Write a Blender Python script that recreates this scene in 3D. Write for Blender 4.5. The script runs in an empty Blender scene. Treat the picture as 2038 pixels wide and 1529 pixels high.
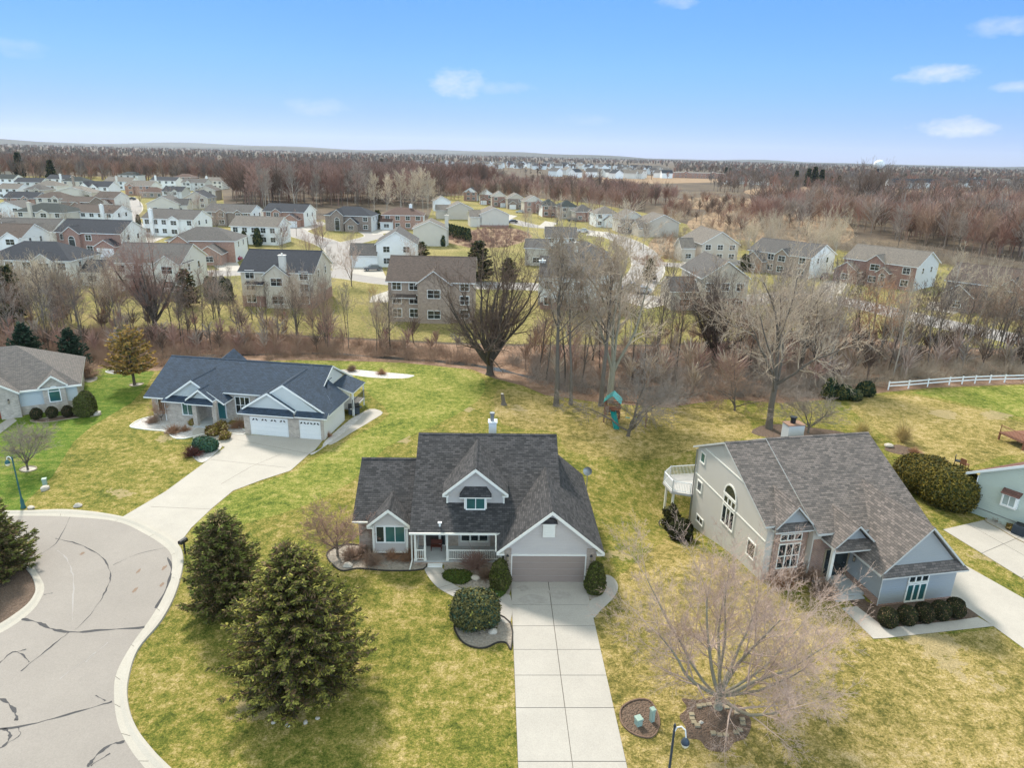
import bpy, bmesh, math, random
import numpy as np
from mathutils import Vector, Matrix
from mathutils.geometry import tessellate_polygon

S = bpy.context.scene
COL = S.collection
R = math.radians

# ------------------------------------------------------------------ camera
CZ = 27.2
PITCH, ROLL = R(18.6), R(1.4)
FPX = 1359.0                      # focal length in photo pixels (photo is 2038 wide)
Fv = Vector((0, math.cos(PITCH), -math.sin(PITCH)))
r0 = Vector((1, 0, 0)); u0 = Vector((0, math.sin(PITCH), math.cos(PITCH)))
Rv = math.cos(ROLL) * r0 + math.sin(ROLL) * u0
Uv = -math.sin(ROLL) * r0 + math.cos(ROLL) * u0
cam_d = bpy.data.cameras.new('camera')
cam = bpy.data.objects.new('camera', cam_d)
COL.objects.link(cam)
cam_d.sensor_fit = 'HORIZONTAL'; cam_d.sensor_width = 36
cam_d.lens = 36 * FPX / 2038
cam_d.clip_end = 60000; cam_d.clip_start = 0.5
Mc = Matrix((Rv, Uv, -Fv)).transposed().to_4x4()
Mc.translation = Vector((0, 0, CZ))
cam.matrix_world = Mc
S.camera = cam

# ------------------------------------------------------------------ light
SUN_EL, SUN_AZ = R(44), R(-28)     # azimuth measured clockwise from +Y: behind the houses, a little to the left
w = bpy.data.worlds.new('World'); S.world = w; w.use_nodes = True
nt = w.node_tree; nt.nodes.clear()
wo = nt.nodes.new('ShaderNodeOutputWorld'); bg = nt.nodes.new('ShaderNodeBackground')
sky = nt.nodes.new('ShaderNodeTexSky'); sky.sky_type = 'NISHITA'; sky.sun_disc = False
sky.sun_elevation = SUN_EL; sky.sun_rotation = SUN_AZ
sky.altitude = 200; sky.air_density = 1.0; sky.dust_density = 0.0; sky.ozone_density = 3.0
bg.inputs['Strength'].default_value = 0.10
# small fair-weather clouds, placed by sky direction
def clouds(nt, base):
    tc = nt.nodes.new('ShaderNodeTexCoord')
    nz = nt.nodes.new('ShaderNodeTexNoise'); nz.inputs['Scale'].default_value = 34; nz.inputs['Detail'].default_value = 7
    nz.inputs['Roughness'].default_value = 0.62
    mp = nt.nodes.new('ShaderNodeMapping'); mp.inputs['Scale'].default_value = (1, 1, 2.2)
    nt.links.new(tc.outputs['Generated'], mp.inputs['Vector']); nt.links.new(mp.outputs['Vector'], nz.inputs['Vector'])
    total = None
    def M(op, a, b=None, c=None, clamp=False):
        n = nt.nodes.new('ShaderNodeMath'); n.operation = op; n.use_clamp = clamp
        for i, v in enumerate((a, b, c)):
            if v is None: continue
            if isinstance(v, (int, float)): n.inputs[i].default_value = v
            else: nt.links.new(v, n.inputs[i])
        return n.outputs[0]
    sep = nt.nodes.new('ShaderNodeSeparateXYZ'); nt.links.new(tc.outputs['Generated'], sep.inputs[0])
    az = M('ARCTAN2', sep.outputs[0], sep.outputs[1]); el = M('ARCSINE', sep.outputs[2])
    for (a, e, wa, we, amt) in CLOUDS:
        da = M('DIVIDE', M('SUBTRACT', az, a), wa); de = M('DIVIDE', M('SUBTRACT', el, e), we)
        q = M('ADD', M('MULTIPLY', da, da), M('MULTIPLY', de, de))
        m = M('SUBTRACT', 1.0, q)
        m = M('ADD', m, M('MULTIPLY', M('SUBTRACT', nz.outputs['Fac'], 0.50), 3.2))
        m = M('MULTIPLY', M('SMOOTH_MIN', M('MULTIPLY', M('MAXIMUM', m, 0.0), .62), 1.0, 0.3), amt, clamp=True)
        total = m if total is None else M('MAXIMUM', total, m)
    mix = nt.nodes.new('ShaderNodeMix'); mix.data_type = 'RGBA'
    nt.links.new(total, mix.inputs['Factor']); nt.links.new(base, mix.inputs['A'])
    mix.inputs['B'].default_value = (5.2, 5.35, 5.6, 1)
    return mix.outputs['Result']
def dirof(px, py):
    d = FPX * Fv + (px - 1019) * Rv - (py - 764.5) * Uv
    d.normalize(); return math.atan2(d.x, d.y), math.asin(d.z)
CLOUDS = []
SKY_FILL = ((0.0, (.245, .315, .70)), (.05, (.25, .33, .62)), (.11, (.285, .40, .62)), (.20, (.31, .455, .64)), (.26, (2.6, 1.85, 1.25)), (.38, (3.4, 2.12, 1.15)), (.6, (5.6, 2.85, 1.28)))
for (px, py, wx, wy, amt) in ((912, 164, 62, 26, .62), (985, 174, 75, 12, .26), (1870, 146, 62, 15, .7), (1905, 252, 66, 17, .85),
                              (2010, 52, 62, 15, .42), (2030, 172, 40, 9, .5), (1350, 4, 40, 12, .36), (635, 212, 60, 16, .25),
                              (40, 95, 45, 15, .22), (1165, 238, 60, 12, .16)):
    a, e = dirof(px, py); CLOUDS.append((a, e, wx / FPX, wy / FPX, amt))
hs = nt.nodes.new('ShaderNodeHueSaturation'); hs.inputs['Saturation'].default_value = 1.12
nt.links.new(sky.outputs['Color'], hs.inputs['Color'])
# sky tint by height: bluer near the horizon, added fill light above the frame
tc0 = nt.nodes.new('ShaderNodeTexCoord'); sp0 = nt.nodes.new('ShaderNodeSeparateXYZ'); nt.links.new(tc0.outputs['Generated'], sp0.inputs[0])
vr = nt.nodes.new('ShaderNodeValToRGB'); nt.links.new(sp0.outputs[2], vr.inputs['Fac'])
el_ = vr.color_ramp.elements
for i, (p_, c_) in enumerate(SKY_FILL):
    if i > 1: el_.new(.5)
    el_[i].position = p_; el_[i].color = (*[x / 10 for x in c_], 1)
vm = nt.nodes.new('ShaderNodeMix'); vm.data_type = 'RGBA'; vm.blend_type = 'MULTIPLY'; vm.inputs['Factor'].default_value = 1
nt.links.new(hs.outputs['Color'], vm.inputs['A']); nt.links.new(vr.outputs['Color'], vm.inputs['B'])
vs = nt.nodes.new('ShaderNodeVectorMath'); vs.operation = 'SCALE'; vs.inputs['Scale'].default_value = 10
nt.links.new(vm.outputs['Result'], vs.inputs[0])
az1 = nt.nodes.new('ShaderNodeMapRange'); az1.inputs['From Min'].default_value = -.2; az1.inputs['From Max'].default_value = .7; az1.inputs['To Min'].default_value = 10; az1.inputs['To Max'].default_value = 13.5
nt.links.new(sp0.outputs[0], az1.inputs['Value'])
so1 = nt.nodes.new('ShaderNodeMapRange'); so1.inputs['From Min'].default_value = .15; so1.inputs['From Max'].default_value = -.6; so1.inputs['To Min'].default_value = 1; so1.inputs['To Max'].default_value = 2.3   # southern sky brightened behind the camera, added as fill on the house fronts
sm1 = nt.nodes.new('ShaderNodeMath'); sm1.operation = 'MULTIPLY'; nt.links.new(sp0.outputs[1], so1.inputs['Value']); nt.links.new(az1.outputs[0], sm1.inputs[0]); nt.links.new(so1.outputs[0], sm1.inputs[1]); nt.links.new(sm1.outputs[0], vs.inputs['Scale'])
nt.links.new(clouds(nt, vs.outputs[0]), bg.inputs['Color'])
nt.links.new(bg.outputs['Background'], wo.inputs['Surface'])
sun_d = bpy.data.lights.new('sun', 'SUN'); sun = bpy.data.objects.new('sun', sun_d); COL.objects.link(sun)
sun_d.energy = 3.1; sun_d.angle = R(9.0); sun_d.color = (1.0, 0.94, 0.84)
to_sun = Vector((math.sin(SUN_AZ) * math.cos(SUN_EL), math.cos(SUN_AZ) * math.cos(SUN_EL), math.sin(SUN_EL)))
sun.rotation_euler = to_sun.to_track_quat('Z', 'Y').to_euler()
S.view_settings.view_transform = 'Standard'; S.view_settings.look = 'None'
S.view_settings.exposure = 0.9; S.view_settings.gamma = 1.0

# ------------------------------------------------------------------ helpers
def hgt(x, y):
    """terrain: level, with a dip at the walk-out side of the grey house"""
    return -1.9 * math.exp(-(((x - 14.6) / 7.5) ** 2 + ((y - 51.5) / 6.5) ** 2))
def G(px, py, z=0.0):
    d = FPX * Fv + (px - 1019) * Rv - (py - 764.5) * Uv
    t = (z - CZ) / d.z
    return Vector((t * d.x, t * d.y, z))
def GG(*pts): return [tuple(G(*p)[:2]) for p in pts]
def tag(o, label=None, cat=None, group=None, kind=None):
    if label: o['label'] = label
    if cat: o['category'] = cat
    if group: o['group'] = group
    if kind: o['kind'] = kind
    return o
def empty(name, loc=(0, 0, 0), rz=0.0, **kw):
    o = bpy.data.objects.new(name, None); COL.objects.link(o)
    o.empty_display_size = 0.3
    o.location = loc; o.rotation_euler = (0, 0, rz)
    return tag(o, **kw)
def link(name, me, parent=None, **kw):
    o = bpy.data.objects.new(name, me); COL.objects.link(o)
    if parent is not None: o.parent = parent
    return tag(o, **kw)
def copy_tree(o, parent=None):
    c = o.copy(); COL.objects.link(c)
    if parent is not None: c.parent = parent
    for ch in list(o.children): copy_tree(ch, c)
    return c

# ------------------------------------------------------------------ materials
class N:
    def __init__(s, name):
        s.m = bpy.data.materials.new(name); s.m.use_nodes = True
        s.t = s.m.node_tree; s.b = s.t.nodes['Principled BSDF']
    def n(s, typ, **inp):
        nd = s.t.nodes.new(typ)
        for k, v in inp.items():
            if k in nd.inputs and not hasattr(v, 'is_linked'): nd.inputs[k].default_value = v
        return nd
    def set(s, sock, v):
        i = s.b.inputs[sock]
        if hasattr(v, 'is_linked'): s.t.links.new(v, i)
        else: i.default_value = v
    def uv(s): return s.t.nodes.new('ShaderNodeUVMap').outputs[0]
    def obj(s): return s.t.nodes.new('ShaderNodeTexCoord').outputs['Object']
    def pos(s): return s.t.nodes.new('ShaderNodeNewGeometry').outputs['Position']
    def map(s, v, scale=(1, 1, 1), rot=(0, 0, 0)):
        m = s.t.nodes.new('ShaderNodeMapping'); s.t.links.new(v, m.inputs['Vector'])
        m.inputs['Scale'].default_value = scale; m.inputs['Rotation'].default_value = rot
        return m.outputs[0]
    def noise(s, v, scale, detail=4, rough=.55, col=False):
        n = s.t.nodes.new('ShaderNodeTexNoise'); n.inputs['Scale'].default_value = scale
        n.inputs['Detail'].default_value = detail; n.inputs['Roughness'].default_value = rough
        if v is not None: s.t.links.new(v, n.inputs['Vector'])
        return n.outputs['Color' if col else 'Fac']
    def ramp(s, f, stops):
        r = s.t.nodes.new('ShaderNodeValToRGB'); s.t.links.new(f, r.inputs['Fac'])
        e = r.color_ramp.elements
        while len(e) < len(stops): e.new(0.5)
        for i, (p, c) in enumerate(stops):
            e[i].position = p; e[i].color = (*c, 1) if len(c) == 3 else c
        return r.outputs['Color']
    def mix(s, f, a, b, mode='MIX'):
        m = s.t.nodes.new('ShaderNodeMix'); m.data_type = 'RGBA'; m.blend_type = mode
        for k, v in (('Factor', f), ('A', a), ('B', b)):
            if hasattr(v, 'is_linked'): s.t.links.new(v, m.inputs[k])
            elif k == 'Factor': m.inputs[k].default_value = v
            else: m.inputs[k].default_value = (*v, 1)
        return m.outputs['Result']
    def math(s, op, a, b=None):
        m = s.t.nodes.new('ShaderNodeMath'); m.operation = op
        for i, v in enumerate((a, b)):
            if v is None: continue
            if hasattr(v, 'is_linked'): s.t.links.new(v, m.inputs[i])
            else: m.inputs[i].default_value = v
        return m.outputs[0]
    def sep(s, v):
        m = s.t.nodes.new('ShaderNodeSeparateXYZ'); s.t.links.new(v, m.inputs[0]); return m.outputs
    def bump(s, h, dist=.02, strength=.6):
        b = s.t.nodes.new('ShaderNodeBump'); b.inputs['Distance'].default_value = dist; b.inputs['Strength'].default_value = strength
        s.t.links.new(h, b.inputs['Height']); s.t.links.new(b.outputs['Normal'], s.b.inputs['Normal'])
    def rnd(s): return s.t.nodes.new('ShaderNodeObjectInfo').outputs['Random']

def sc(c, k): return tuple(x * k for x in c)
def plain(name, c, rough=.7, metal=0, var=.12, spec=.4, scale=3.0):
    a = N(name); o = a.obj()
    a.set('Base Color', a.mix(a.noise(o, scale, 5), sc(c, 1 - var), sc(c, 1 + var)))
    a.set('Roughness', rough); a.set('Metallic', metal); a.set('Specular IOR Level', spec)
    return a.m
def shingle(name, c, var=.35, row=.16, tint=(1.05, .98, .95)):
    a = N(name); uv = a.uv()
    br = a.t.nodes.new('ShaderNodeTexBrick'); a.t.links.new(uv, br.inputs['Vector'])
    br.inputs['Scale'].default_value = 1; br.inputs['Brick Width'].default_value = .33; br.inputs['Row Height'].default_value = row
    br.inputs['Mortar Size'].default_value = .012; br.inputs['Mortar Smooth'].default_value = .3; br.inputs['Bias'].default_value = 0
    br.inputs['Color1'].default_value = (*sc(c, 1 - var), 1); br.inputs['Color2'].default_value = (*[x * (1 + var) * t for x, t in zip(c, tint)], 1)
    br.inputs['Mortar'].default_value = (*sc(c, .35), 1)
    st = a.noise(a.map(uv, (.9, .16, 1)), 1.0, 4)                 # weather streaks down the slope
    c1 = a.mix(st, br.outputs['Color'], sc(c, .62), 'MIX')
    mixed = a.mix(.45, br.outputs['Color'], c1)
    big = a.noise(uv, 6, 3)
    col = a.mix(big, a.mix(1, mixed, (.75, .75, .75), 'MULTIPLY'), a.mix(1, mixed, (1.28, 1.25, 1.22), 'MULTIPLY'))
    a.set('Base Color', col); a.set('Roughness', .9); a.set('Specular IOR Level', .25)
    saw = a.math('FRACT', a.math('DIVIDE', a.sep(uv)[1], row))
    a.bump(a.math('ADD', a.math('MULTIPLY', saw, -1), a.math('MULTIPLY', a.noise(uv, 18, 2), .6)), .02, .8)
    return a.m
def siding(name, c, row=.115, var=.05):
    a = N(name); uv = a.uv()
    n = a.noise(uv, .7, 5)
    a.set('Base Color', a.mix(n, sc(c, 1 - var * 1.6), sc(c, 1 + var))); a.set('Roughness', .62); a.set('Specular IOR Level', .35)
    saw = a.math('FRACT', a.math('DIVIDE', a.sep(uv)[1], row))
    a.bump(saw, .03, .9)
    return a.m
def brick(name, c1, c2, mortar=(.42, .38, .34), bw=.22, rh=.075, ms=.012):
    a = N(name); uv = a.uv()
    br = a.t.nodes.new('ShaderNodeTexBrick'); a.t.links.new(uv, br.inputs['Vector'])
    br.inputs['Scale'].default_value = 1; br.inputs['Brick Width'].default_value = bw; br.inputs['Row Height'].default_value = rh
    br.inputs['Mortar Size'].default_value = ms
    br.inputs['Color1'].default_value = (*c1, 1); br.inputs['Color2'].default_value = (*c2, 1); br.inputs['Mortar'].default_value = (*mortar, 1)
    n = a.noise(uv, 2.2, 6, .7)
    a.set('Base Color', a.mix(1, br.outputs['Color'], a.ramp(n, [(.3, (.72, .7, .7)), (.7, (1.2, 1.18, 1.15))]), 'MULTIPLY'))
    a.set('Roughness', .88); a.bump(br.outputs['Fac'], -.01, .5)
    return a.m
def grassy(name, cols, streak=None, patch=.22, spots=True):
    """cols: dark green, green, olive straw, tan"""
    a = N(name); p = a.pos()
    big = a.noise(p, patch, 4, .6); mid = a.noise(p, 1.5, 4, .65); fine = a.noise(p, 5.5, 3, .7); blade = a.noise(p, 15, 3, .65)
    f = a.math('ADD', a.math('MULTIPLY', big, .24), a.math('ADD', a.math('MULTIPLY', mid, .36), a.math('ADD', a.math('MULTIPLY', fine, .28), a.math('MULTIPLY', blade, .12))))
    if streak:
        sx = a.noise(a.map(p, (.06, 1.5, 1), (0, 0, streak)), 1.0, 3)
        f = a.math('ADD', a.math('MULTIPLY', f, .8), a.math('MULTIPLY', sx, .2))
    col = a.ramp(f, [(.39, cols[0]), (.46, cols[1]), (.52, cols[2]), (.60, cols[3])])
    if spots:
        sp = a.noise(p, .13, 2, .4)
        bare = a.math('MULTIPLY', a.math('GREATER_THAN', a.math('ADD', sp, a.math('MULTIPLY', mid, .16)), .745), .7)
        col = a.mix(bare, col, (.36, .28, .16))
    col = a.mix(1, col, a.ramp(blade, [(.28, (.62, .64, .60)), (.72, (1.42, 1.4, 1.36))]), 'MULTIPLY')
    a.set('Base Color', col); a.set('Roughness', .95); a.set('Specular IOR Level', .15)
    a.bump(a.math('ADD', fine, a.math('MULTIPLY', blade, .7)), .12, .9)
    return a.m
def ground_mat(name, stops, scale, bump=.15):
    a = N(name); p = a.pos()
    f = a.math('ADD', a.math('MULTIPLY', a.noise(p, scale, 6, .65), .6), a.math('MULTIPLY', a.noise(p, scale * 9, 5, .7), .4))
    a.set('Base Color', a.ramp(f, stops)); a.set('Roughness', .95); a.set('Specular IOR Level', .15)
    a.bump(a.noise(p, scale * 14, 4, .7), bump, .8)
    return a.m
def stone(name, c, scale=14.0, var=.5, bump=.05):
    """loose stones / chips"""
    a = N(name); p = a.pos()
    v = a.t.nodes.new('ShaderNodeTexVoronoi'); v.inputs['Scale'].default_value = scale; a.t.links.new(p, v.inputs['Vector'])
    g = a.sep(v.outputs['Color'])[0]
    col = a.mix(g, sc(c, 1 - var), sc(c, 1 + var * .7))
    col = a.mix(a.noise(p, 1.3, 4), col, sc(c, .75)); col = a.mix(.25, col, a.mix(a.sep(v.outputs['Color'])[1], sc(c, .9), (c[0] * 1.15, c[1] * .95, c[2] * .8)))
    a.set('Base Color', col); a.set('Roughness', .9)
    a.bump(a.math('MULTIPLY', v.outputs['Distance'], -1), bump, 1)
    return a.m
def concrete(name, c, stain=True, scale=1.0):
    a = N(name); p = a.pos()
    n = a.noise(p, .45 * scale, 6, .68); f = a.noise(p, 16, 3, .7); m = a.noise(p, 2.6, 5, .65)
    col = a.mix(n, sc(c, .76), sc(c, 1.16)); col = a.mix(a.math('MULTIPLY', m, .5), col, sc(c, .84))
    col = a.mix(1, col, a.ramp(f, [(.3, (.88, .88, .88)), (.7, (1.08, 1.08, 1.08))]), 'MULTIPLY')
    a.set('Base Color', col); a.set('Roughness', .88); a.set('Specular IOR Level', .25); a.bump(f, .006, .6)
    return a.m
def bark(name, c, var=.35):
    a = N(name); o = a.obj()
    n = a.noise(a.map(o, (6, 6, 1.2)), 1.6, 5, .65)
    col = a.mix(n, sc(c, 1 - var), sc(c, 1 + var))
    h = a.t.nodes.new('ShaderNodeHueSaturation'); a.t.links.new(col, h.inputs['Color'])
    a.t.links.new(a.math('ADD', .82, a.math('MULTIPLY', a.rnd(), .36)), h.inputs['Value'])
    a.set('Base Color', h.outputs[0]); a.set('Roughness', .92); a.set('Specular IOR Level', .15); a.bump(n, .03, .6)
    return a.m
def leafy(name, c, var=.4, hue=.02, scale=1.6):
    a = N(name); o = a.obj()
    n = a.noise(o, scale, 4, .7); n2 = a.noise(o, scale * 7, 2, .6)
    col = a.mix(n, sc(c, 1 - var), sc(c, 1 + var)); col = a.mix(1, col, a.ramp(n2, [(.3, (.7, .72, .7)), (.7, (1.3, 1.28, 1.2))]), 'MULTIPLY')
    h = a.t.nodes.new('ShaderNodeHueSaturation'); a.t.links.new(col, h.inputs['Color'])
    a.t.links.new(a.math('ADD', .85, a.math('MULTIPLY', a.rnd(), .3)), h.inputs['Value'])
    a.t.links.new(a.math('ADD', .5 - hue / 2, a.math('MULTIPLY', a.rnd(), hue)), h.inputs['Hue'])
    a.set('Base Color', h.outputs[0]); a.set('Roughness', .85); a.set('Specular IOR Level', .2)
    return a.m
def glassm(name, c, rough=.06):
    a = N(name); uv = a.uv()
    a.set('Base Color', a.mix(a.noise(uv, .8, 2), sc(c, .5), sc(c, 1.5))); a.set('Roughness', rough); a.set('Specular IOR Level', .8)
    return a.m

MT = dict(
    trim=plain('white_trim', (.76, .735, .67), .55, var=.05), trim_w=plain('bright_white_trim', (.78, .78, .77), .5, var=.03),
    gutter=plain('pale_gutter', (.5, .5, .48), .4), dark=plain('black_metal', (.012, .012, .014), .45), grey=plain('grey_metal', (.3, .31, .32), .4, .6),
    glass=glassm('window_glass', (.02, .028, .03)), glass_t=glassm('teal_curtain_glass', (.028, .10, .10), .12), glass_l=glassm('pale_curtain_glass', (.25, .3, .3), .2),
    sh_main=shingle('charcoal_brown_shingles', (.060, .060, .064), .48), sh_blue=shingle('slate_blue_shingles', (.045, .064, .092), .24, tint=(.95, 1, 1.1)),
    sh_grey=shingle('weathered_brown_shingles', (.152, .136, .128), .4), sh_left=shingle('dark_grey_shingles', (.15, .14, .135), .2), sh_red=shingle('rusty_red_shingles', (.16, .085, .072), .2),
    sd_main=siding('greige_siding', (.62, .57, .535)), sd_pale=siding('pale_white_siding', (.80, .80, .79)), sd_blue=siding('blue_grey_shakes', (.37, .39, .40), .17, .08),
    sd_stucco=plain('beige_board_wall', (.50, .46, .41), .8, var=.06, scale=.8), sd_mint=siding('mint_green_siding', (.50, .565, .51), .2), sd_lblue=siding('pale_blue_grey_siding', (.60, .635, .65), .13),
    br_main=brick('mottled_tan_brick', (.50, .39, .31), (.35, .27, .22)), br_pale=brick('pale_pinkish_brick', (.56, .49, .43), (.42, .36, .31)),
    br_red=brick('orange_brick', (.32, .15, .09), (.25, .12, .08)), br_stone=brick('buff_stone', (.42, .34, .25), (.30, .25, .2), bw=.45, rh=.2, ms=.02),
    door_taupe=plain('taupe_panel_paint', (.30, .235, .20), .55, var=.04), door_w=plain('white_panel_paint', (.74, .74, .74), .5, var=.03), door_teal=plain('teal_paint', (.03, .14, .15), .4), door_red=plain('rust_red_paint', (.30, .06, .03), .45), door_brown=plain('dark_brown_paint', (.06, .045, .04), .5),
    wood=plain('red_brown_wood', (.20, .085, .05), .75, var=.3), bench=plain('brown_bench', (.10, .03, .02), .6), deck=plain('grey_decking', (.45, .43, .41), .8),
    porch=concrete('porch_boards', (.46, .47, .47)), conc=concrete('pale_concrete', (.435, .40, .36)), conc2=concrete('cream_concrete', (.45, .41, .365)), kerb=concrete('kerb_concrete', (.46, .42, .365)),
    asphalt=concrete('faded_asphalt', (.31, .276, .25), scale=.5), asphalt_d=concrete('street_asphalt', (.33, .30, .285), scale=.4), tar=plain('tar_seal', (.085, .082, .085), .95, var=.3, spec=.05), joint=plain('dirty_joint', (.13, .115, .1), .9), rub=plain('scuffed_pale_line', (.345, .32, .305), .95, spec=.1), rust=plain('rust_stain', (.22, .15, .11), .9), oil=plain('oil_stain', (.36, .332, .302), .95, var=.3, spec=.1),
    lawn=grassy('winter_lawn', ((.058, .074, .013), (.132, .142, .024), (.25, .208, .052), (.43, .325, .15))),
    lawn_m=grassy('fresh_lawn', ((.06, .085, .014), (.13, .165, .024), (.235, .235, .05), (.40, .33, .13)), spots=False),
    lawn_d=grassy('dry_lawn', ((.085, .085, .02), (.185, .155, .042), (.33, .25, .09), (.48, .36, .195))),
    lawn_g=grassy('green_lawn', ((.045, .09, .010), (.078, .14, .014), (.14, .185, .028), (.27, .25, .07)), streak=.3, patch=.12, spots=False),
    lawn_s=grassy('yellowing_suburb_lawn', ((.09, .10, .03), (.16, .15, .045), (.27, .22, .085), (.38, .30, .15)), patch=.06, spots=False),
    litter=ground_mat('leaf_litter', [(.3, (.11, .07, .045)), (.48, (.22, .135, .09)), (.56, (.31, .20, .14)), (.7, (.40, .29, .2))], .5),
    ground=ground_mat('brown_ground', [(.3, (.06, .048, .038)), (.48, (.105, .08, .06)), (.58, (.16, .12, .08)), (.72, (.22, .17, .11))], .03),
    marsh=ground_mat('tan_marsh_grass', [(.3, (.15, .10, .06)), (.5, (.28, .19, .12)), (.7, (.38, .28, .185))], .12),
    mulch=stone('bark_mulch', (.15, .10, .07), 11, .6, .08), gravel=stone('river_gravel', (.34, .30, .255), 9), gravel_w=stone('white_gravel', (.58, .55, .53), 8), rock=plain('field_rock', (.47, .42, .36), .85, var=.25),
    water=None, edge_b=plain('brown_edging', (.16, .10, .07), .9, var=.4), edging=plain('black_edging', (.03, .026, .022), .8), ring=plain('buff_edging_blocks', (.30, .245, .165), .9, var=.25),
    teal=plain('teal_plastic', (.0, .22, .20), .4), teal_l=plain('pale_teal_canvas', (.12, .42, .42), .7), lamp_teal=plain('green_lamp_paint', (.02, .10, .10), .45), globe=plain('milky_globe', (.75, .70, .55), .3), util=plain('pale_green_box', (.30, .40, .34), .5),
    ac=plain('navy_grey_metal', (.05, .065, .085), .45, .3), copper=plain('rusty_cap', (.26, .15, .10), .7),
)
wa = N('creek_water'); wa.set('Base Color', (.03, .026, .022, 1)); wa.set('Roughness', .3); wa.set('Specular IOR Level', .2); wa.bump(wa.noise(wa.pos(), 3, 3), .02, .4); MT['water'] = wa.m

# ------------------------------------------------------------------ mesh builder with metric UVs
class MB:
    def __init__(s): s.v = []; s.f = []; s.mi = []
    def poly(s, pts, m=0):
        i = len(s.v); s.v += [tuple(p) for p in pts]; s.f.append(tuple(range(i, i + len(pts)))); s.mi.append(m); return s
    def box(s, x0, x1, y0, y1, z0, z1, m=0):
        i = len(s.v)
        s.v += [(x0, y0, z0), (x1, y0, z0), (x1, y1, z0), (x0, y1, z0), (x0, y0, z1), (x1, y0, z1), (x1, y1, z1), (x0, y1, z1)]
        for f in ((0, 3, 2, 1), (4, 5, 6, 7), (0, 1, 5, 4), (1, 2, 6, 5), (2, 3, 7, 6), (3, 0, 4, 7)):
            s.f.append(tuple(i + k for k in f)); s.mi.append(m)
        return s
    def prism(s, pts, vec, m=0, mside=None):
        """extrude polygon pts by vec"""
        n = len(pts); i = len(s.v); v = Vector(vec)
        P = [Vector(p) for p in pts]
        nn = Vector((0, 0, 0))
        for k in range(n): nn += (P[k] - P[0]).cross(P[(k + 1) % n] - P[0])
        if nn.dot(v) > 0: P = P[::-1]
        s.v += [tuple(p) for p in P] + [tuple(p + v) for p in P]
        s.f.append(tuple(range(i, i + n))); s.mi.append(m)
        s.f.append(tuple(i + n + k for k in reversed(range(n)))); s.mi.append(m if mside is None else mside)
        for k in range(n):
            a, b = i + k, i + (k + 1) % n
            s.f.append((b, a, a + n, b + n)); s.mi.append(m if mside is None else mside)
        return s
    def slope(s, pts, t=.14, m=0, mt=1):
        """roof slab: top polygon pts, thickness t"""
        return s.prism(pts, (0, 0, -t), m, mt)
    def bar(s, a, b, r, m=0, n=6, r2=None):
        a = Vector(a); b = Vector(b); d = (b - a)
        if d.length < 1e-6: return s
        d.normalize(); u = d.cross(Vector((0, 0, 1)))
        if u.length < 1e-3: u = d.cross(Vector((1, 0, 0)))
        u.normalize(); w2 = d.cross(u); i = len(s.v); r2 = r if r2 is None else r2
        for p, rr in ((a, r), (b, r2)):
            for k in range(n):
                t = 2 * math.pi * k / n; s.v.append(tuple(p + (u * math.cos(t) + w2 * math.sin(t)) * rr))
        for k in range(n):
            s.f.append((i + (k + 1) % n, i + k, i + n + k, i + n + (k + 1) % n)); s.mi.append(m)
        s.f.append(tuple(i + k for k in range(n))); s.mi.append(m)
        s.f.append(tuple(i + n + k for k in reversed(range(n)))); s.mi.append(m)
        return s
    def lathe(s, c, prof, n=16, m=0):
        i = len(s.v); c = Vector(c)
        for (r, z) in prof:
            for k in range(n):
                t = 2 * math.pi * k / n; s.v.append((c.x + r * math.cos(t), c.y + r * math.sin(t), c.z + z))
        for j in range(len(prof) - 1):
            for k in range(n):
                a = i + j * n + k; b = i + j * n + (k + 1) % n
                s.f.append((a, b, b + n, a + n)); s.mi.append(m)
        return s
    def mesh(s, name, mats, smooth=False):
        me = bpy.data.meshes.new(name); me.from_pydata(s.v, [], s.f)
        for m in mats: me.materials.append(MT[m] if isinstance(m, str) else m)
        me.polygons.foreach_set('material_index', s.mi)
        if smooth: me.polygons.foreach_set('use_smooth', [True] * len(s.f))
        uvl = me.uv_layers.new(name='UVMap'); uv = np.zeros((len(me.loops), 2))
        for p in me.polygons:
            n = p.normal
            t = Vector((0, 0, 1)).cross(n)
            if t.length < .02: t = Vector((1, 0, 0))
            t.normalize(); b = n.cross(t)
            for li in p.loop_indices:
                c = me.vertices[me.loops[li].vertex_index].co; uv[li] = (c.dot(t), c.dot(b))
        uvl.data.foreach_set('uv', uv.ravel())
        return me
    def build(s, name, mats, parent=None, smooth=False, **kw):
        if isinstance(mats, str): mats = [mats]
        return link(name, s.mesh(name, mats, smooth), parent, **kw)

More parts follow.
